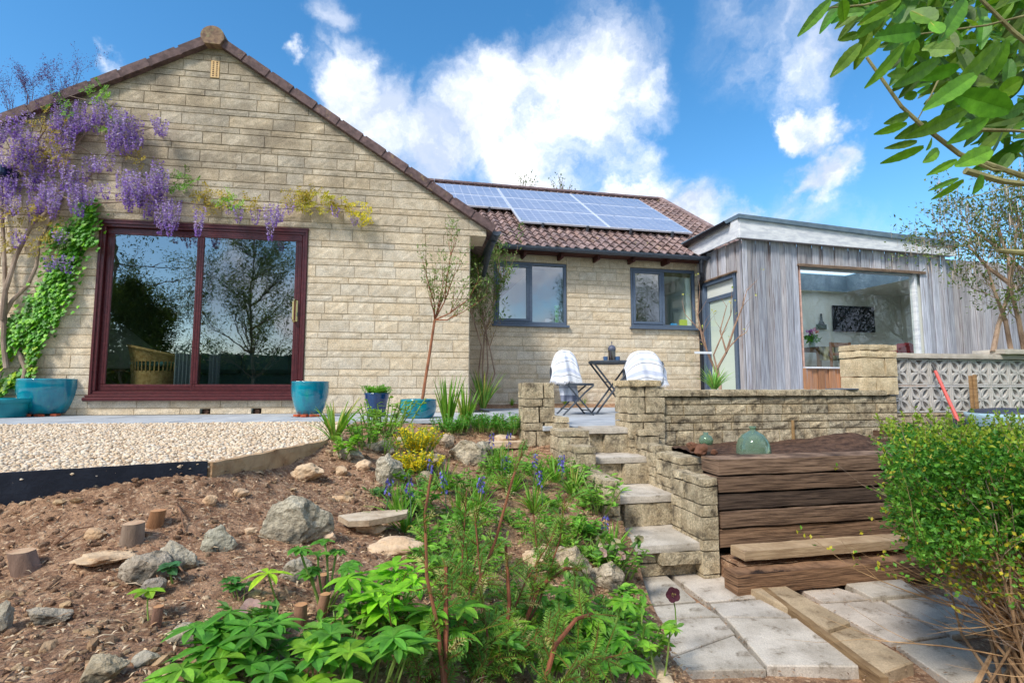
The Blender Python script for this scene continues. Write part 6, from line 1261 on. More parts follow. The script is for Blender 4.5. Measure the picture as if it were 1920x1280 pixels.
# --- leafy rosette helpers
def leafy(base,n_st,H,L,Wd,col,label,name,cat='plant',per=9,spread=.35,group=None,r0=.05,tmpl='leaves',v=.3,droop=.3,whorl=False,flat=.9,stemcol=(.3,.42,.12),parent=None,upn=.7):
    base=np.asarray(base,float); t=thing(name,label,cat,tuple(base),group); ms=MB(); ml=MB()
    for k in range(n_st):
        a=random.uniform(0,6.28); q=base+np.array([math.cos(a),math.sin(a),0])*random.uniform(0,r0); d=nrm(np.array([math.cos(a)*spread,math.sin(a)*spread,1])); hh=H*random.uniform(.55,1.1); P=[q]
        for i in range(4): d=nrm(d+rv()*.12); P.append(P[-1]+d*hh/4)
        ms.tube(P,[.0035*H/.3+.0012]*5,5,stemcol,cap=False); P=np.array(P)
        if whorl:                     # palmate whorl at the stem tip
            m=random.randint(6,9); az=np.linspace(0,6.28,m,endpoint=False)+random.random(); el=random.uniform(-.05,.45)
            D_=np.stack([np.cos(az),np.sin(az),np.full(m,el)+rng.normal(0,.1,m)],1); ml.leaves(np.tile(P[-1],(m,1)),D_,np.array([0,0,1.])+rng.normal(0,.12,(m,3)),L*rng.uniform(.75,1.15,m),Wd*rng.uniform(.8,1.15,m),gcol(col,m,.16,.08)*random.uniform(.8,1.2),rows=((0,.15),(.15,.45),(.35,.85),(.55,1),(.75,.8),(.9,.42),(1,.04)),droop=droop,fold=.14)
        else:
            m=per; ti=rng.uniform(.25,1,m); q=np.stack([np.interp(ti*4,np.arange(5),P[:,j]) for j in range(3)],1); az=rng.uniform(0,6.28,m); D_=np.stack([np.cos(az),np.sin(az),rng.uniform(.1,upn,m)],1)
            N=np.array([0,0,1.])+rng.normal(0,.35,(m,3))
            if tmpl=='leaves': ml.leaves(q,D_,N,L*rng.uniform(.6,1.15,m),Wd*rng.uniform(.7,1.15,m),gcol(col,m,v,.1),droop=droop)
            else: ml.leaf4(q,D_,N,L*rng.uniform(.6,1.15,m),Wd*rng.uniform(.7,1.15,m),gcol(col,m,v,.1))
    build(ms,'stem',m_leaf,t); build(ml,'foliage',m_leaf,t); return t
# blue pot shrub
c,r,h,_=pD; leafy(c+np.array([0,0,h*.85]),60,.13,.045,.014,(.16,.42,.04),'low bright green shrub filling the dark blue pot','potted_shrub',per=16,spread=.75,r0=.10,tmpl='leaf4')
HL=[ # hellebores px,py base, D offset none
(540,1120,1,.13,.085,.030,(.34,.60,.03),'single lime green hellebore leaf fan standing out against soil',.05),
(608,1150,6,.20,.045,.030,(.12,.34,.04),'upright stem with curled round green leaves above the dark stump',.03),
(425,1262,13,.10,.075,.028,(.12,.36,.04),'large glossy hellebore clump left of the twin stumps',.10),
(545,1300,6,.07,.065,.028,(.10,.30,.04),'dark leaved hellebore at the bottom border, between two larger clumps',.10),
(735,1205,10,.19,.090,.032,(.24,.56,.03),'tall bright green hellebore left of the yew shoots',.07),
(690,1290,9,.12,.075,.030,(.12,.34,.04),'mid green hellebore in front of the twin stumps',.10),
(280,1170,1,.07,.055,.030,(.26,.50,.03),'small seedling with rounded leaves in front of the thin stump',.02),
(1105,1230,8,.22,.085,.036,(.20,.46,.04),'bright hellebore right of the yew shoots',.08),
(1150,1285,9,.16,.08,.034,(.14,.40,.04),'hellebore at the bottom border beside the rounded kerb',.10),
(1010,1290,6,.12,.07,.030,(.13,.36,.04),'hellebore low in front of the yew shoots on their right',.10),
(370,1310,6,.07,.07,.030,(.20,.46,.04),'hellebore leaves cut by the bottom border, left of centre',.10),
(600,1320,5,.10,.08,.030,(.26,.52,.04),'pale green hellebore shoots at the bottom border below the twin stumps',.10),
(820,1240,6,.16,.085,.032,(.20,.48,.04),'hellebore close to the yew base on its left',.06),
(955,1285,6,.14,.085,.032,(.24,.52,.04),'bright hellebore at the bottom border in front of the yew base',.08),
(455,1130,3,.06,.04,.026,(.07,.22,.04),'small dark hellebore seedlings behind the large clump',.06),
(1240,1280,3,.18,.05,.030,(.24,.50,.05),'upright pale hellebore shoots leaning over the rounded kerb',.04),
(325,1095,2,.06,.04,.03,(.07,.20,.08),'tiny bluish seedling beside the grey rock',.02)]
for (px,py,n,H,L,Wd,col,lb,r0) in HL:
    b=bed_pt(px,py); L*=.84; Wd*=.8; n=int(n*1.35) if n>3 else n; leafy(b,n,H,L,Wd,col,lb,'hellebore','hellebore',group='hellebores in the bed',whorl=True,r0=r0*.8,spread=.35)
LF=[(640,860,6,.14,.05,.034,(.24,.48,.06),'small soft green seedling on bare soil left of the rocks',.05,'weed'),
(720,815,26,.30,.055,.022,(.24,.46,.05),'pale green leafy perennial under the dark blue pot',.16,'leafy_perennial'),
(690,840,18,.22,.05,.022,(.20,.42,.06),'leafy green perennial right of the strap leaved plant',.12,'leafy_perennial'),
(720,850,14,.12,.03,.012,(.16,.34,.06),'feathery low plant beneath the pale perennial',.12,'leafy_perennial'),
(850,812,50,.15,.034,.012,(.11,.36,.05),'rounded green spurge clump under the iris blades',.16,'spurge'),
(905,808,50,.17,.034,.012,(.11,.36,.05),'rounded green spurge clump in the middle of the row',.15,'spurge'),
(955,812,50,.17,.034,.012,(.10,.34,.05),'rounded green spurge clump touching the left pillar',.15,'spurge'),
(930,860,18,.10,.026,.010,(.11,.34,.05),'small spurge clump in front of the tan ledge',.10,'spurge'),
(780,850,75,.20,.027,.013,(.80,.68,.03),'golden yellow variegated shrub among the rocks',.11,'golden_shrub'),
(785,885,60,.13,.026,.012,(.72,.62,.03),'lower trailing part of golden shrub below the boulders',.11,'golden_shrub'),
(725,902,12,.05,.02,.008,(.38,.36,.04),'mossy yellow tuft on the pale boulder',.05,'moss_tuft'),
(745,905,10,.08,.04,.03,(.22,.46,.05),'pale leaf clump between boulder and golden shrub',.05,'weed'),
(720,930,16,.05,.035,.008,(.12,.30,.10),'low feathery weed beside the stone slab',.08,'weed'),
(780,965,14,.16,.07,.014,(.12,.34,.04),'dark green leaf clump right of the balanced slab',.06,'weed'),
(1085,905,16,.16,.055,.020,(.20,.44,.06),'leafy weed growing against the left wing wall',.08,'weed'),
(1120,960,20,.22,.06,.022,(.22,.46,.07),'tall leafy weed at the front end of the left wing wall',.07,'weed'),
(1110,1005,10,.10,.05,.016,(.16,.40,.05),'small weed at the foot of the left wing wall',.06,'weed'),
(1000,890,14,.12,.05,.016,(.20,.44,.05),'leafy weed below the left pillar',.10,'weed'),
(940,900,22,.20,.05,.014,(.16,.40,.04),'dense weed patch in the middle of the bed, below the biggest boulder',.14,'weed'),
(880,930,20,.16,.05,.014,(.16,.40,.04),'dense weed patch between the bluebells',.14,'weed'),
(1160,1085,16,.20,.05,.016,(.18,.40,.06),'weed clump on the knobbly rock below the steps',.08,'weed'),
(1045,960,12,.10,.04,.014,(.18,.42,.05),'low weed on the soil right of the yew shoots',.12,'weed'),
(1190,1240,12,.20,.06,.022,(.18,.42,.05),'weed leaning over the paving by the rounded kerb',.06,'weed'),
(985,1000,16,.16,.05,.014,(.14,.36,.04),'weed patch behind the yew shoots',.14,'weed'),
(880,1000,16,.16,.05,.014,(.14,.36,.04),'weed patch left behind the yew shoots',.14,'weed'),
(1060,1030,14,.12,.045,.014,(.20,.40,.05),'weed between the broad cream rock and the yew shoots',.12,'weed'),(1100,1170,16,.14,.05,.018,(.16,.38,.05),'weed patch between the lumpy rock and the bright hellebore',.12,'weed'),(820,1040,16,.16,.05,.016,(.18,.42,.05),'leafy weed right behind the tall hellebore',.12,'weed'),(960,1160,14,.12,.05,.018,(.15,.38,.05),'broad leaved weed within the yew shoots',.14,'weed'),(1060,1230,14,.12,.05,.018,(.18,.42,.05),'broad leaved weed low between two right hand hellebores',.12,'weed'),(900,1230,14,.12,.05,.018,(.14,.36,.05),'broad leaved weed at the foot of the yew shoots',.14,'weed'),(1050,880,12,.10,.045,.012,(.20,.42,.05),'thin weed in the angle between pillar and wing wall',.08,'weed'),
(1135,930,16,.16,.055,.020,(.24,.48,.07),'pale weed pressed against the middle of the left wing wall',.06,'weed'),(1060,1000,16,.12,.05,.016,(.20,.44,.05),'weed on the slope level with the third step',.12,'weed'),(1120,1060,14,.14,.05,.018,(.20,.44,.06),'weed just above the lumpy tan rock',.08,'weed'),(840,1090,18,.16,.055,.020,(.18,.42,.05),'broad leaved weed left of the tallest yew shoot',.12,'weed'),(1010,1180,18,.14,.055,.020,(.18,.44,.05),'broad leaved weed right among the yew shoots',.12,'weed'),(900,1060,16,.14,.05,.016,(.22,.46,.05),'bright weed behind the middle of the yew',.14,'weed'),(1170,1180,16,.16,.055,.020,(.20,.44,.05),'bright weed at the upper end of the rounded kerb',.06,'weed'),(650,1210,12,.10,.05,.018,(.16,.38,.05),'low weed between the twin stumps and the tall hellebore',.10,'weed'),(480,1210,12,.08,.045,.016,(.10,.28,.04),'dark low weed behind the large glossy hellebore',.10,'weed')]
for (px,py,n,H,L,Wd,col,lb,r0,nm_) in LF:
    b=bed_pt(px,py); leafy(b,n,H,L,Wd,col,lb,nm_,nm_.replace('_',' '),per=22 if nm_ in('spurge','golden_shrub') else 11,spread=.5,group=None,r0=r0,tmpl='leaves' if L>.045 else 'leaf4')
# bluebells
BB=[(1040,905,7,'bluebells against the left wing wall of the steps'),(1010,920,5,'bluebells at the foot of the left pillar'),(830,925,7,'bluebells below the golden shrub'),(745,975,5,'bluebells beside the balanced stone slab'),(935,880,9,'bluebell leaves right of the biggest boulder'),(1150,1040,5,'bluebells in front of the wing wall end'),(895,965,8,'bluebell clump behind the yew shoots'),(1000,960,6,'bluebell clump in the bare soil right of the yew shoots'),(760,1000,5,'dark flowered bluebells below the slab'),(860,985,7,'bluebell leaves behind the tall hellebore'),(1075,930,7,'grassy bluebell leaves on the slope beside the steps'),(960,925,8,'bluebell leaves in the centre of the bed')]
for (px,py,n,lb) in BB:
    b=bed_pt(px,py); t=thing('bluebell_clump',lb,'bluebells',tuple(b),'bluebell clumps'); strap(b,n*7,.20,.011,(.18,.40,.05),1.1,'',parent=t,yel=.08); mb=MB(); ms=MB()
    for k in range(max(1,n//4)):
        a=random.uniform(0,6.28); q=b+np.array([math.cos(a)*.06,math.sin(a)*.05,0]); hgt=random.uniform(.18,.27); tip=q+np.array([random.uniform(-.03,.03),0,hgt]); ms.tube([q,(q+tip)/2+[.004,0,0],tip],[.003,.0025,.002],4,(.2,.3,.2),cap=False); m=26; tt=rng.uniform(.62,1,m); aa=rng.uniform(0,6.28,m)
        mb.leaf4(q+np.outer(tt,tip-q)+np.stack([np.cos(aa),np.sin(aa),0*aa],1)*.010,np.stack([np.cos(aa)*.6,np.sin(aa)*.6,-.8+0*aa],1),rv(m),.018,.012,np.array([[.16,.15,.50]])*rng.uniform(.6,1.4,(m,1)))
    build(ms,'stem',m_leaf,t); build(mb,'blossom',m_petal,t)
# hellebore with dark flower over the paving, and faded pink ones by the steps
def hflower(mb,c,N,r,col):
    m=5; N=nrm(np.array(N,float)); a=nrm(np.cross(N,[0,0,1.])); b=np.cross(N,a); az=np.arange(m)*2*math.pi/m; D_=np.outer(np.cos(az),a)+np.outer(np.sin(az),b)
    mb.leaves(np.tile(c,(m,1)),D_,np.tile(N,(m,1)),r,r*1.1,np.array(col)*rng.uniform(.85,1.15,(m,1)),rows=((0,.3),(.3,.85),(.65,1),(.9,.6),(1,.15)),droop=-.15,fold=.05); k=rv(24)*.25*r+N*.15*r+c; mb.leaf4(k,N+rv(24)*.5,rv(24),r*.22,r*.1,(.55,.5,.15))
b=bed_pt(1235,1235); t=thing('dark_hellebore','single dark maroon hellebore flower nodding over the paving on a thin stem','hellebore',tuple(b)); D=2.15; P=[atD(1238,1215,D),atD(1255,1195,D),atD(1268,1175,D),atD(1266,1140,D),atD(1260,1112,D)]; mb=MB(); mb.tube([b]+P,[.004,.0035,.003,.003,.0025,.0025],5,(.25,.4,.1),cap=False); build(mb,'stem',m_leaf,t)
mb=MB(); hflower(mb,P[-1]+[0,-.01,0],(.05,-1,.15),.030,(.085,.022,.035)); build(mb,'flower',m_petal,t); mb=MB(); mb.leaves(np.tile(P[2],(3,1)),np.array([[-.6,-.2,.6],[.6,0,.3],[-.2,-.3,-.9]]),np.array([0,-.6,.7]),.035,.016,(.12,.26,.05)); build(mb,'foliage',m_leaf,t)
for (px,py,D,lb,cl) in ((1150,1095,2.75,'pink and cream hellebore flowers in front of the lowest step',[(1125,1008),(1155,1018),(1198,1010),(1165,1040),(1130,1035)]),(500,1175,1.62,'faded pink hellebore flowers above the large dark clump',[(470,1140),(480,1155),(455,1160),(500,1165)]),(1090,1130,2.2,'pale faded hellebore flowers right of the yew shoots',[(1080,1075),(1100,1090),(1060,1068)])):
    b=bed_pt(px,py); t=thing('flowering_hellebore',lb,'hellebore',tuple(b),'flowering hellebores'); ms=MB(); mb=MB(); ml=MB()
    for (x,y) in cl:
        q=atD(x,y,b[1]-.03); ms.tube([b,(b+q)/2+[.01,0,.02],q],[.004,.0035,.003],5,(.3,.4,.12),cap=False); hflower(mb,q,(random.uniform(-.6,.6),-.8,random.uniform(-.4,.3)),.026,(.62,.42,.38) if random.random()<.6 else (.55,.5,.3)); ml.leaves(np.tile(q,(5,1)),rv(5)+[0,-.2,-.1],rv(5),.06,.024,gcol((.12,.28,.06),5))
    build(ms,'stem',m_leaf,t); build(mb,'flower',m_petal,t); build(ml,'foliage',m_leaf,t)
# --- yew shoots
yb=bed_pt(880,1285)
yw=thing('yew_regrowth','cut back yew with feathery green and straw coloured shoots in the middle of the bed','yew',tuple(yb)); ms=MB(); ml=MB(); fc=[]
ST=[([(835,1300),(822,1180),(800,1080),(797,960),(808,890)],1.30,.006,6),([(832,1300),(836,1180),(836,1060)],1.32,.009,7),([(838,1290),(880,1140),(930,1010),(960,900),(978,850)],1.55,.006,9),([(900,1300),(915,1200),(902,1100),(890,960)],1.45,.004,8),([(940,1300),(955,1130),(948,1020)],1.6,.008,6),([(960,1180),(1010,1100),(1060,1065),(1090,1068)],1.75,.008,7),([(1000,1300),(1040,1210),(1080,1160),(1110,1150)],1.4,.008,7),([(870,1300),(885,1190),(880,1110),(902,1000)],1.5,.004,8),([(780,1300),(790,1230),(760,1190)],1.25,.004,6),([(900,1280),(1000,1200),(1060,1190)],1.5,.004,8),([(930,1280),(1010,1130),(1050,1010),(1060,930)],1.75,.004,10),([(850,1290),(860,1150),(870,1000),(875,920)],1.6,.004,10),([(960,1290),(980,1180),(1010,1060),(1000,960)],1.8,.004,10),([(880,1290),(940,1200),(985,1090),(1040,1000)],1.65,.004,9),([(860,1300),(930,1230),(1020,1190),(1090,1130)],1.45,.004,10),([(820,1290),(780,1180),(740,1110)],1.35,.004,7),([(985,1290),(1080,1240),(1150,1230)],1.35,.004,8)]
def spray(p,d,L,col):                # flat feathery shoot with two ranks of needles
    d=nrm(d); s_=nrm(np.cross(d,np.array([0,-.35,1])+rv()*.35)); n=max(6,int(L/.0048)); t=np.linspace(.08,1,n); bw_=rv()*.25; q=p+np.outer(t*L,d)+np.outer((t**2)*L,bw_)+np.outer(-(t**2)*L*.15,[0,0,1]); Ln=(.011+.006*random.random())*np.sin(np.clip(t*2.2+.5,0,math.pi))+.006
    for sg in (-1,1): ml.leaf4(q,nrm(s_*sg+d*.45+rng.normal(0,.2,(n,3))),nrm(np.cross(s_,d)),Ln,.0026,np.array(col)*rng.uniform(.75,1.2,(n,1)),fold=.02)
    ms.tube([p,q[n//2],q[-1]],[.0016,.0013,.0008],4,(.5,.7,.2),cap=False)
for (st,D,r,k) in ST:
    P=[atD(x,y,D+.08*i) for i,(x,y) in enumerate(st)]; P[0]=np.array([P[0][0],P[0][1],min(P[0][2],bedz(P[0][0],P[0][1])+0.0)]); ms.tube(P,np.linspace(r,r*.6,len(P)),7,(.75,.65,.5) if r<.008 else (.8,.6,.5),cap=True)
    for _ in range(k*(4 if r<.006 else 3)):
        i=random.randint(0,len(P)-2); f=random.random(); q=P[i]+(P[i+1]-P[i])*f; ax0=nrm(P[i+1]-P[i]); d=nrm(ax0*.8+rv()*.9+np.array([0,-.15,.1])); u=random.random(); col=(.12,.28,.04) if u<.50 else (.24,.42,.05) if u<.92 else (.55,.50,.22)
        L=random.uniform(.04,.095); spray(q,d,L,col)
        if random.random()<.6:
            q2=q+d*L*.4; spray(q2,nrm(d+rv()*.7),L*.7,col)
for _ in range(85):                 # low sprays at the foot
    px=random.uniform(730,1150); py=random.uniform(1150,1290); b=bed_pt(px,py); q=b+np.array([0,0,random.uniform(.03,.14)]); u=random.random(); spray(q,nrm(np.array([random.uniform(-1,1),random.uniform(-.8,.3),random.uniform(.0,.7)])),random.uniform(.07,.14),(.09,.24,.03) if u<.65 else (.17,.34,.04))
build(ms,'stem',m_bark2,yw); build(ml,'needle_foliage',m_leaf,yw)
# --- box hedge on the right
hc=np.array([1.68,1.98,.0]); hb=np.array([1.92,1.95,LOWZ]); hd=thing('box_hedge','clipped box hedge, dense above with long bare stems below, beside the right hand path','hedge',tuple(hb)); ms=MB(); ml=MB(); pts=[];tips=[]
HX=[]                                # sample hedge volume: a leaning block whose left face is undercut
n=0; LP=[];LN=[];LC=[]
def hshape(x,y,z):                   # >0 inside
    top=atD(1700,795,2.0)[2]-.05+.03*mn.noise(Vector((x*5,y*5,0)))+.03*mn.noise(Vector((x*15,y*15,0))); lx=.73*y+.12*mn.noise(Vector((y*4,z*5,2)))+.07*mn.noise(Vector((y*13,z*14,2)))+max(0,-.22-z)*.5
    bot=-.27-.10*(x-1.4)+.07*mn.noise(Vector((x*6,y*6,7))); fy=1.78+.10*mn.noise(Vector((x*5,z*6,9)))+.05*mn.noise(Vector((x*14,z*14,9)))
    return min(top-z,x-lx,z-bot,y-fy,2.75-y,3.2-x)
while n<66000:
    x,y,z=random.uniform(1.15,2.9),random.uniform(1.7,2.8),random.uniform(-.5,.24); h=hshape(x,y,z)
    if h<0: continue
    cl=mn.noise(Vector((x*9,y*9,z*9)))
    if h>.16 and random.random()<.85: continue
    if cl<-.22 and random.random()<.8: continue
    if h<.05 and random.random()<.45: continue
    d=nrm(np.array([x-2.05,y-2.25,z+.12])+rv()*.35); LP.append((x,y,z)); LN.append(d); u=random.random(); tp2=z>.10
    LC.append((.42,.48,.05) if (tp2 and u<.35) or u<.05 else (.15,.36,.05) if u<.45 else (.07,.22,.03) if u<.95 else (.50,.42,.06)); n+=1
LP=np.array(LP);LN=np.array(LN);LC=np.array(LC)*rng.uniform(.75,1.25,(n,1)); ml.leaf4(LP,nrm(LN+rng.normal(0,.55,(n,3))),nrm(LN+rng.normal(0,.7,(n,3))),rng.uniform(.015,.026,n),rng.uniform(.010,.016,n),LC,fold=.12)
for k in range(150):
    a=random.uniform(0,1); ty=random.uniform(1.8,2.6); tx=random.uniform(.74*ty,2.7); tz=random.uniform(-.30,.12); b=hb+np.array([random.gauss(.05,.10),random.gauss(0,.06),0]); e=np.array([tx,ty,tz]); m1=b+(e-b)*.35+np.array([0,0,-.05])+rv()*.03; m2=b+(e-b)*.7+rv()*.04
    ms.tube([b,m1,m2,e],[random.uniform(.004,.011),.005,.003,.0015],5,np.array([1.25,1.05,.75])*random.uniform(.8,1.25),cap=False)
    for _ in range(4): q=m1+(e-m1)*random.random(); branch(ms,q,nrm(e-b)+rv()*.7,random.uniform(.10,.20),.0025,1,2,.5,tips,0.02,.25,np.ones(3)*1.1,4,.5,(.5,.7),4,pts)
for k in range(330):                # sprigs that stand out of the clipped faces
    for _ in range(60):
        x,y,z=random.uniform(1.15,2.6),random.uniform(1.7,2.6),random.uniform(-.35,.24)
        if 0<hshape(x,y,z)<.05: break
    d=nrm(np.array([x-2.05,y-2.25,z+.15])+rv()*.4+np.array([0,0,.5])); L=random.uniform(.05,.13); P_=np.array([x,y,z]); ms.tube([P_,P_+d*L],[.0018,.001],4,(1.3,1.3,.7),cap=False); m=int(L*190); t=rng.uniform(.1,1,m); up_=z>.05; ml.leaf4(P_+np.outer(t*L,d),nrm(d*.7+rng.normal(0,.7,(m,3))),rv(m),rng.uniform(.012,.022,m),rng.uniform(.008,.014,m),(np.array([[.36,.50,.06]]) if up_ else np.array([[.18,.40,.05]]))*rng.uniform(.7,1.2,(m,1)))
for k in range(95):                  # long side twigs reaching over the path
    a=random.uniform(-2.6,-1.3); b=hb+np.array([random.uniform(-.1,.5),0,random.uniform(.12,.5)]); d=np.array([-1,random.uniform(-.5,.5),random.uniform(-.1,.6)]); branch(ms,b,d,random.uniform(.28,.56),.0035,1,3,.4,tips,.03,.2,np.array([1.4,1.15,.75])*random.uniform(.8,1.2),6,.4,(.4,.6),4,pts)
sel=[p for p in pts if .15>p[0][2]>-.42 and random.random()<.30]; P=np.array([p for p,_ in sel]); idx=np.repeat(np.arange(len(P)),3); m=len(idx); ml.leaf4(P[idx]+rng.normal(0,.012,(m,3)),rv(m),rv(m)+[0,-.4,.6],.019,.012,np.where(rng.uniform(0,1,(m,1))<.4,np.array([[.55,.48,.05]]),np.array([[.14,.34,.04]]))*rng.uniform(.7,1.2,(m,1)))
build(ms,'bare_stems',m_bark,hd); build(ml,'foliage',m_leaf,hd)
# --- shrub behind the screen, right border
sb=atD(1862,656,5.15); st_=thing('garden_shrub','tall evergreen shrub with brown hanging catkins behind the pierced screen','shrub',tuple(sb)); ms=MB(); ml=MB(); pts=[];tips=[]
for k,s_ in enumerate(([(1862,660),(1872,610),(1888,560),(1900,500),(1905,430)],[(1900,680),(1885,600),(1870,560),(1850,500)],[(1925,680),(1910,600),(1895,540),(1890,480),(1870,420)],[(1940,680),(1930,560),(1920,450),(1900,380)],[(1950,600),(1930,520),(1880,470),(1820,430)],[(1905,540),(1850,500),(1815,460)])):
    P=[atD(x,y,5.1+.1*math.sin(i*1.3+k)) for i,(x,y) in enumerate(s_)]; ms.tube(P,np.linspace(.024,.009,len(P)),7,(1.2,1.1,1.),cap=False)
    for i in range(1,len(P)):
        for _ in range(3 if i>1 else 1): branch(ms,P[i],nrm(P[i]-P[i-1])+rv()*.8,random.uniform(.25,.50),.005,2,3,.6,tips,.02,.3,(1.1,1.05,1),4,.5,(.45,.7),4,pts)
q=[p for p in pts+tips if p[0][2]>.85]; scatter_leaves(ml,q,2,.045,.020,(.14,.20,.06),.05,v=.45,out=.9); build(ms,'stem',m_bark,st_); build(ml,'foliage',m_leaf,st_)
mb=MB(); 
for p,_ in random.sample(q,min(900,len(q))):
    if p[2]>1.35:
        o=rv()*.06; l=random.uniform(.05,.14); mb.ribbon([p+o,p+o+[0,0,-l*.5],p+o+[.004,0,-l]],[.004,.008,.003],rv(),np.array([.50,.42,.36])*random.uniform(.7,1.4))
build(mb,'catkins',m_dry,st_)
# --- bay branches overhead
bay=thing('bay_tree','overhanging bay tree branches with wavy edged leaves in the upper right','tree',tuple(atD(2100,330,1.5))); ml=MB(); ms=MB(); s_=3.2
HLV=[(630,0,445,210,70),(700,0,715,135,80),(985,40,770,240,90),(810,265,640,455,80),(930,230,810,345,80),(1170,190,915,215,115),(1070,270,857,525,80),(1140,240,1085,405,85),(1280,360,1025,520,95),(1090,740,890,810,55),(1190,880,935,985,62),(1280,900,1200,970,70),(1460,650,1110,830,105),(1710,660,1365,560,160),(1370,300,1180,290,115),(1390,960,1215,1050,50),(1430,1080,1245,1200,52),(1400,1070,1230,1140,34),(1540,1050,1490,1165,85),(1650,260,1390,510,130),(1690,240,1570,520,115),(790,200,685,245,50),(1260,130,1115,60,130),(1440,0,1300,240,110),(1050,0,800,150,80),(1300,200,1230,125,80),(1090,440,985,450,70),(1150,560,1070,590,60),(1210,740,1030,830,80),(1150,850,965,890,45),(1400,400,1160,480,90),(1500,450,1200,650,110),(1580,700,1350,860,100),(1600,900,1390,990,110),(1640,560,1790,470,110),(1100,690,965,740,60),(1240,830,1215,900,50),(1060,230,960,300,60),(1790,640,1660,700,80),(1000,120,1100,40,90)]
for (x0,y0,x1,y1,w) in HLV:
    D=random.uniform(1.15,1.5); a=atD(1360+x0/s_,y0/s_,D); b=atD(1360+x1/s_,y1/s_,D+random.uniform(-.05,.05)); L=np.linalg.norm(b-a); Wd=w/s_/FP*D; N=nrm(np.array([random.uniform(-.5,.5),-1,random.uniform(-.9,-.1)])); c=np.array([.14,.31,.025])*random.uniform(.65,1.4)*np.array([random.uniform(.8,1.3),1,1])
    rows=[(t,(math.sin(math.pi*min(t*.92+.05,1)**.85)**.8)*(1+.05*math.sin(t*34))) for t in np.linspace(0,1,13)]; ml.leaves(a,(b-a)[None],N[None],L,Wd,c[None],rows=rows,droop=.06,fold=.10); s1=nrm(np.cross(b-a,N)); ms.ribbon([a-nrm(N)*.0012,a+(b-a)*.5-nrm(N)*.0012-nrm(N)*L*.015,a+(b-a)*.93-N*L*.055],[.0022,.0018,.001],s1,(1.6,1.9,.5))
for _ in range(760):                 # the mass further into the crown
    u=random.random(); px=1580+(u**.75)*460; lo_=max(-60,0); hi_=30+280*max(0,min(1,(px-1600)/320)) ; py=random.uniform(-80,hi_); 
    if px<1700 and py>150: continue
    D=random.uniform(1.45,2.5); a=atD(px,py,D); d=nrm(np.array([random.uniform(-1,.2),random.uniform(-.6,.6),random.uniform(-.9,.5)])); L=random.uniform(.075,.125); rows=[(t,(math.sin(math.pi*min(t*.92+.05,1)**.85)**.8)) for t in np.linspace(0,1,8)]
    ml.leaves(a,d[None],nrm(np.array([random.uniform(-.6,.6),-1,random.uniform(-.6,.9)]))[None],L,L*.36,np.array([[.09,.22,.02]])*random.uniform(.5,1.5)*np.array([[random.uniform(.8,1.5),1,1]]),rows=rows,droop=.12)
for path,r in (([(1625,108),(1690,200),(1728,235),(1800,290),(1960,345)],.008),([(2100,330),(1960,350),(1880,340),(1810,320)],.010),([(1820,-20),(1900,60),(2000,140),(2100,330)],.009),([(1556,15),(1620,10),(1700,-10)],.004),([(1720,65),(1850,48),(2000,10)],.004),([(1960,250),(1900,245),(1815,243)],.006),([(1960,330),(1860,318),(1812,297)],.006),([(1722,222),(1745,180),(1762,145)],.003),([(1870,470),(1990,478)],.012),([(1805,373),(1860,360),(1960,330)],.002)):
    ms.tube([atD(x,y,1.45) for x,y in path],np.linspace(r*.5,r,len(path)),7,(.95,1.15,.7),cap=True)
build(ms,'branches',m_bark,bay); build(ml,'foliage',m_leaf,bay)
# --- treetop twigs beyond the wing roof
for (px,py,lb) in ((988,352,'tiny bare treetop peeping over the ridge, the shorter one'),(1052,352,'tiny leaning treetop peeping over the ridge, nearer the window side')):
    b=atD(px,py+70,16); t=thing('distant_tree',lb,'tree',(b[0],b[1],-1.2),'treetops beyond the roof'); ms=MB(); ml=MB(); pts=[];tips=[]; ms.tube([(b[0],b[1],-1.2),b],[.12,.05],8,cap=False)
    for _ in range(6): branch(ms,b+[0,0,.5],np.array([random.uniform(-.25,.35),0,1]),.75,.02,1,3,.4,tips,.05,.3,(.9,.9,.9),4,.5,(.4,.6),4,pts)
    scatter_leaves(ml,pts+tips,1,.09,.045,(.12,.2,.05),.04); build(ms,'trunk',m_bark,t); build(ml,'crown',m_leaf,t)
# --- trees and hedge behind the camera, seen mirrored in the panes
def refl_tree(x,y,H,rad,label,kind,nl=5200,col=(.06,.12,.03)):
    t=thing('garden_tree',label,'tree',(x,y,-1.2),'trees mirrored in the windows'); ms=MB(); ml=MB(); pts=[];tips=[]; P=[np.array([x,y,-1.25])]
    for i in range(8): P.append(P[-1]+np.array([random.gauss(0,.08),random.gauss(0,.08),(H+1.2)/8]))
    ms.tube(P,np.linspace(.16 if kind=='cedar' else .075,.02,9),8,cap=False)
    for i in range(2,9):
        for _ in range(5):
            a=random.uniform(0,6.28); f=1-(i-2)/8; d=np.array([math.cos(a),math.sin(a),.12 if kind=='cedar' else .8]); branch(ms,P[i],d,rad*(.45+.65*f)*random.uniform(.7,1.1),.028*f+.008,2,3,.45,tips,.0 if kind=='cedar' else .04,.25,(.7,.7,.7),5,.4,(.45,.65),4,pts)
    allp=pts+tips; k=max(1,nl//len(allp)+1); scatter_leaves(ml,allp,k*2,.10,.04,col,.15,v=.4,out=1.0); build(ms,'trunk',m_bark,t); build(ml,'crown',m_leaf,t)
refl_tree(-9.6,-7.5,6.4,3.0,'broad branched cedar mirrored in the left pane of the patio door','cedar',8000)
refl_tree(-5.0,-8.5,6.2,2.0,'fine twigged birch mirrored in the sliding pane of the patio door','birch',9000,(.17,.23,.10))
refl_tree(-7.9,-5.3,2.7,1.15,'round shrubby tree mirrored low in the left pane of the patio door','bush',16000,(.10,.15,.03))
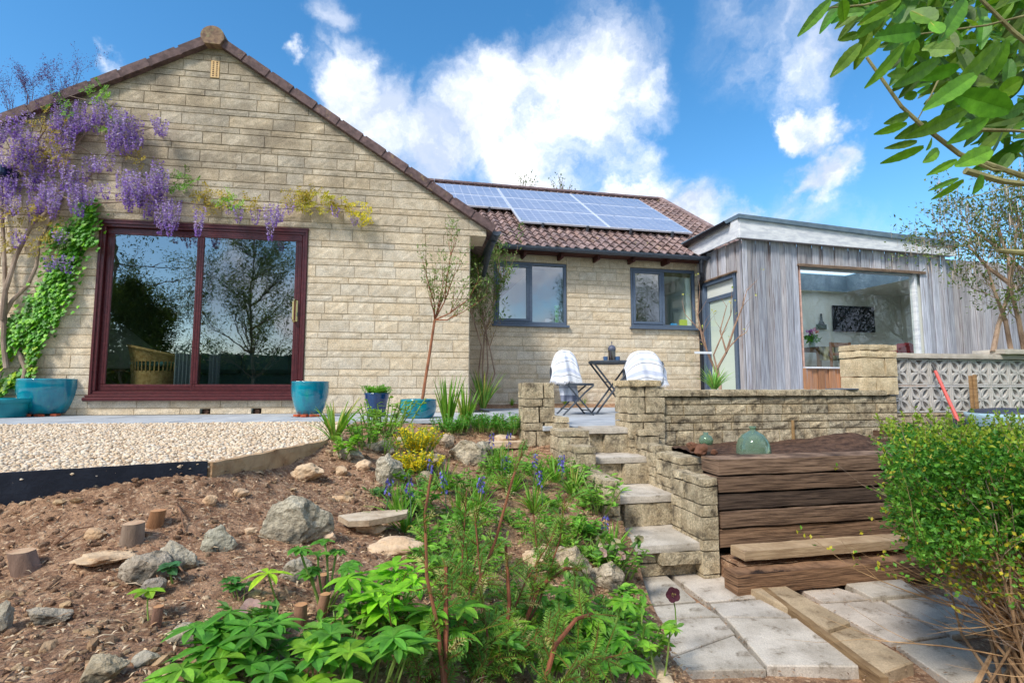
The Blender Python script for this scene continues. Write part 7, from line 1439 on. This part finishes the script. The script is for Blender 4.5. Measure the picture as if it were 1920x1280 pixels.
refl_tree(11.2,-7.5,5.0,1.5,'narrow dark tree mirrored in the window left of the table','birch',5000,(.03,.08,.02))
refl_tree(17.5,-7.0,8.0,3.4,'spreading tree mirrored in the window nearest the extension','birch',8000,(.07,.12,.04))
refl_tree(12.4,3.3,6.6,2.0,'leafy tree mirrored in the upper part of the picture window','birch',14000,(.05,.085,.03)); refl_tree(14.0,5.4,6.5,2.0,'bushy evergreen mirrored in the lower part of the picture window','birch',14000,(.04,.07,.025)); refl_tree(16.5,1.5,8.5,3.0,'tallest tree mirrored behind the others in the picture window','birch',12000,(.05,.08,.03))
mb=MB(); n=26000; x=rng.uniform(-22,24,n); y=-9.6+rng.normal(0,.35,n)+.02*x; z=rng.uniform(-1.2,1.8,n)+.15*np.sin(x*1.3); mb.leaf4(np.stack([x,y,z],1),rv(n),rv(n),.13,.09,gcol((.05,.11,.03),n,.4)); 
mb.cbox((0,-9.8,0),np.eye(3),(-22,-.15,-1.2),(24,.15,1.6),.05,(.03,.06,.02)); solo(mb,'boundary_hedge',m_leaf,'long dark boundary hedge mirrored low in the patio door panes','hedge',(0,-9.7,-1.2))
# --- litter on the bed: chips, twigs and small stones
n=30000; x=rng.uniform(-2.3,.68,n); y=rng.uniform(.8,4.6,n)**1.0; k=inpoly(x,y,BED)&(np.abs(x/y)<1.1)&(rng.uniform(0,1,n)<np.clip(1.9/y,.25,1)); x=x[k];y=y[k]; n=len(x); z=bedz(x,y)+bump2(x,y)
mb=MB(); a=rng.uniform(0,6.28,n); L=rng.uniform(.006,.028,n)*np.where(rng.uniform(0,1,n)<.12,2.6,1); c=np.array([[.50,.30,.17],[.32,.18,.11],[.62,.44,.27],[.18,.10,.07],[.72,.56,.38]])[rng.integers(0,5,n)]*rng.uniform(.7,1.2,(n,1))
mb.leaf4(np.stack([x,y,z+.006],1),np.stack([np.cos(a),np.sin(a),rng.uniform(-.15,.35,n)],1),np.array([0,0,1.])+rng.normal(0,.4,(n,3)),L,rng.uniform(.003,.007,n),c,fold=.15); tag(build(mb,'mulch',m_dry),'wood chips and bark litter over the soil','mulch',kind='stuff')
n=15000; x=rng.uniform(-2.3,.68,n); y=rng.uniform(.8,4.6,n); f=np.array([mn.noise(Vector((a*1.3,b*1.3,5.))) for a,b in zip(x,y)]); k=inpoly(x,y,BED)&(rng.uniform(0,1,n)<np.clip(.30+f*1.6,.06,1)*np.clip(2/y,.3,1)); x=x[k];y=y[k]; n=len(x); z=bedz(x,y)+bump2(x,y); mb=MB(); pebbles(mb,np.stack([x,y,z+.002],1),rng.uniform(.006,.03,n)**1.0*np.where(rng.uniform(0,1,n)<.1,1.7,.8),cols=np.array([[1,.9,.78],[.75,.62,.5],[.9,.78,.62],[.5,.42,.36]])[rng.integers(0,4,n)]*rng.uniform(.7,1,(n,1))); tag(build(mb,'small_stones',m_rockb,smooth=False),'small stones scattered over the soil','stones',kind='stuff')
n=2600; x=rng.uniform(-2.3,.68,n); y=rng.uniform(.8,4.6,n); k=inpoly(x,y,BED); x=x[k];y=y[k]; n=len(x); z=bedz(x,y)+bump2(x,y); mb=MB(); pebbles(mb,np.stack([x,y,z],1),rng.uniform(.012,.045,n),cols=np.array([[.8,.8,.8]])*rng.uniform(.6,1.2,(n,1))); tag(build(mb,'soil_clods',m_soil,smooth=True),'lumps of dry soil on the bed','soil',kind='stuff')
n=2200; x=rng.uniform(.75,3.2,n); y=rng.uniform(1.75,3.05,n); P=np.stack([x,y,np.full(n,LOWZ+.003)],1); inside=np.zeros(n,bool)
for pts_,dz,col,lb in SL+SR: q=[atZ(*p,LOWZ)[:2] for p in pts_]; inside|=inpoly(x,y,q)&(rng.uniform(0,1,n)<.93)
k=~inside; P=P[k]; n=len(P); a=rng.uniform(0,6.28,n); P[:,2]-=.018; mb=MB(); mb.leaf4(P+[0,0,.012],np.stack([np.cos(a),np.sin(a),rng.uniform(-.1,.3,n)],1),np.array([0,0,1.])+rng.normal(0,.4,(n,3)),rng.uniform(.006,.025,n),.006,np.array([[.34,.22,.14]])*rng.uniform(.5,1.6,(n,1))); tag(build(mb,'path_litter',m_dry),'dead leaves and bark bits between the slabs','leaf litter',kind='stuff')
for (p0,p1,lb) in (((330,955),(345,1005),'reddish stick standing in mulch left of the angular tan stone'),((335,945),(390,965),'pair of thin brown twigs near the angular tan stone'),((260,1050),(300,1100),'long bent twig across the grey brown rock'),((285,1035),(350,1090),'thin twig lying over the lichened rock'),((100,1030),(175,995),'straight pale twig behind the leaning stump')):
    a=bed_pt(*p0)+[0,0,.015]; b=bed_pt(*p1)+[0,0,.012]; mb=MB(); mb.tube([a,(a+b)/2+[0,0,.02],b],[.004,.0035,.002],5,(.9,.65,.5)); solo(mb,'twig',m_bark,lb,'twig',tuple((a+b)/2),'twigs lying on the bed')
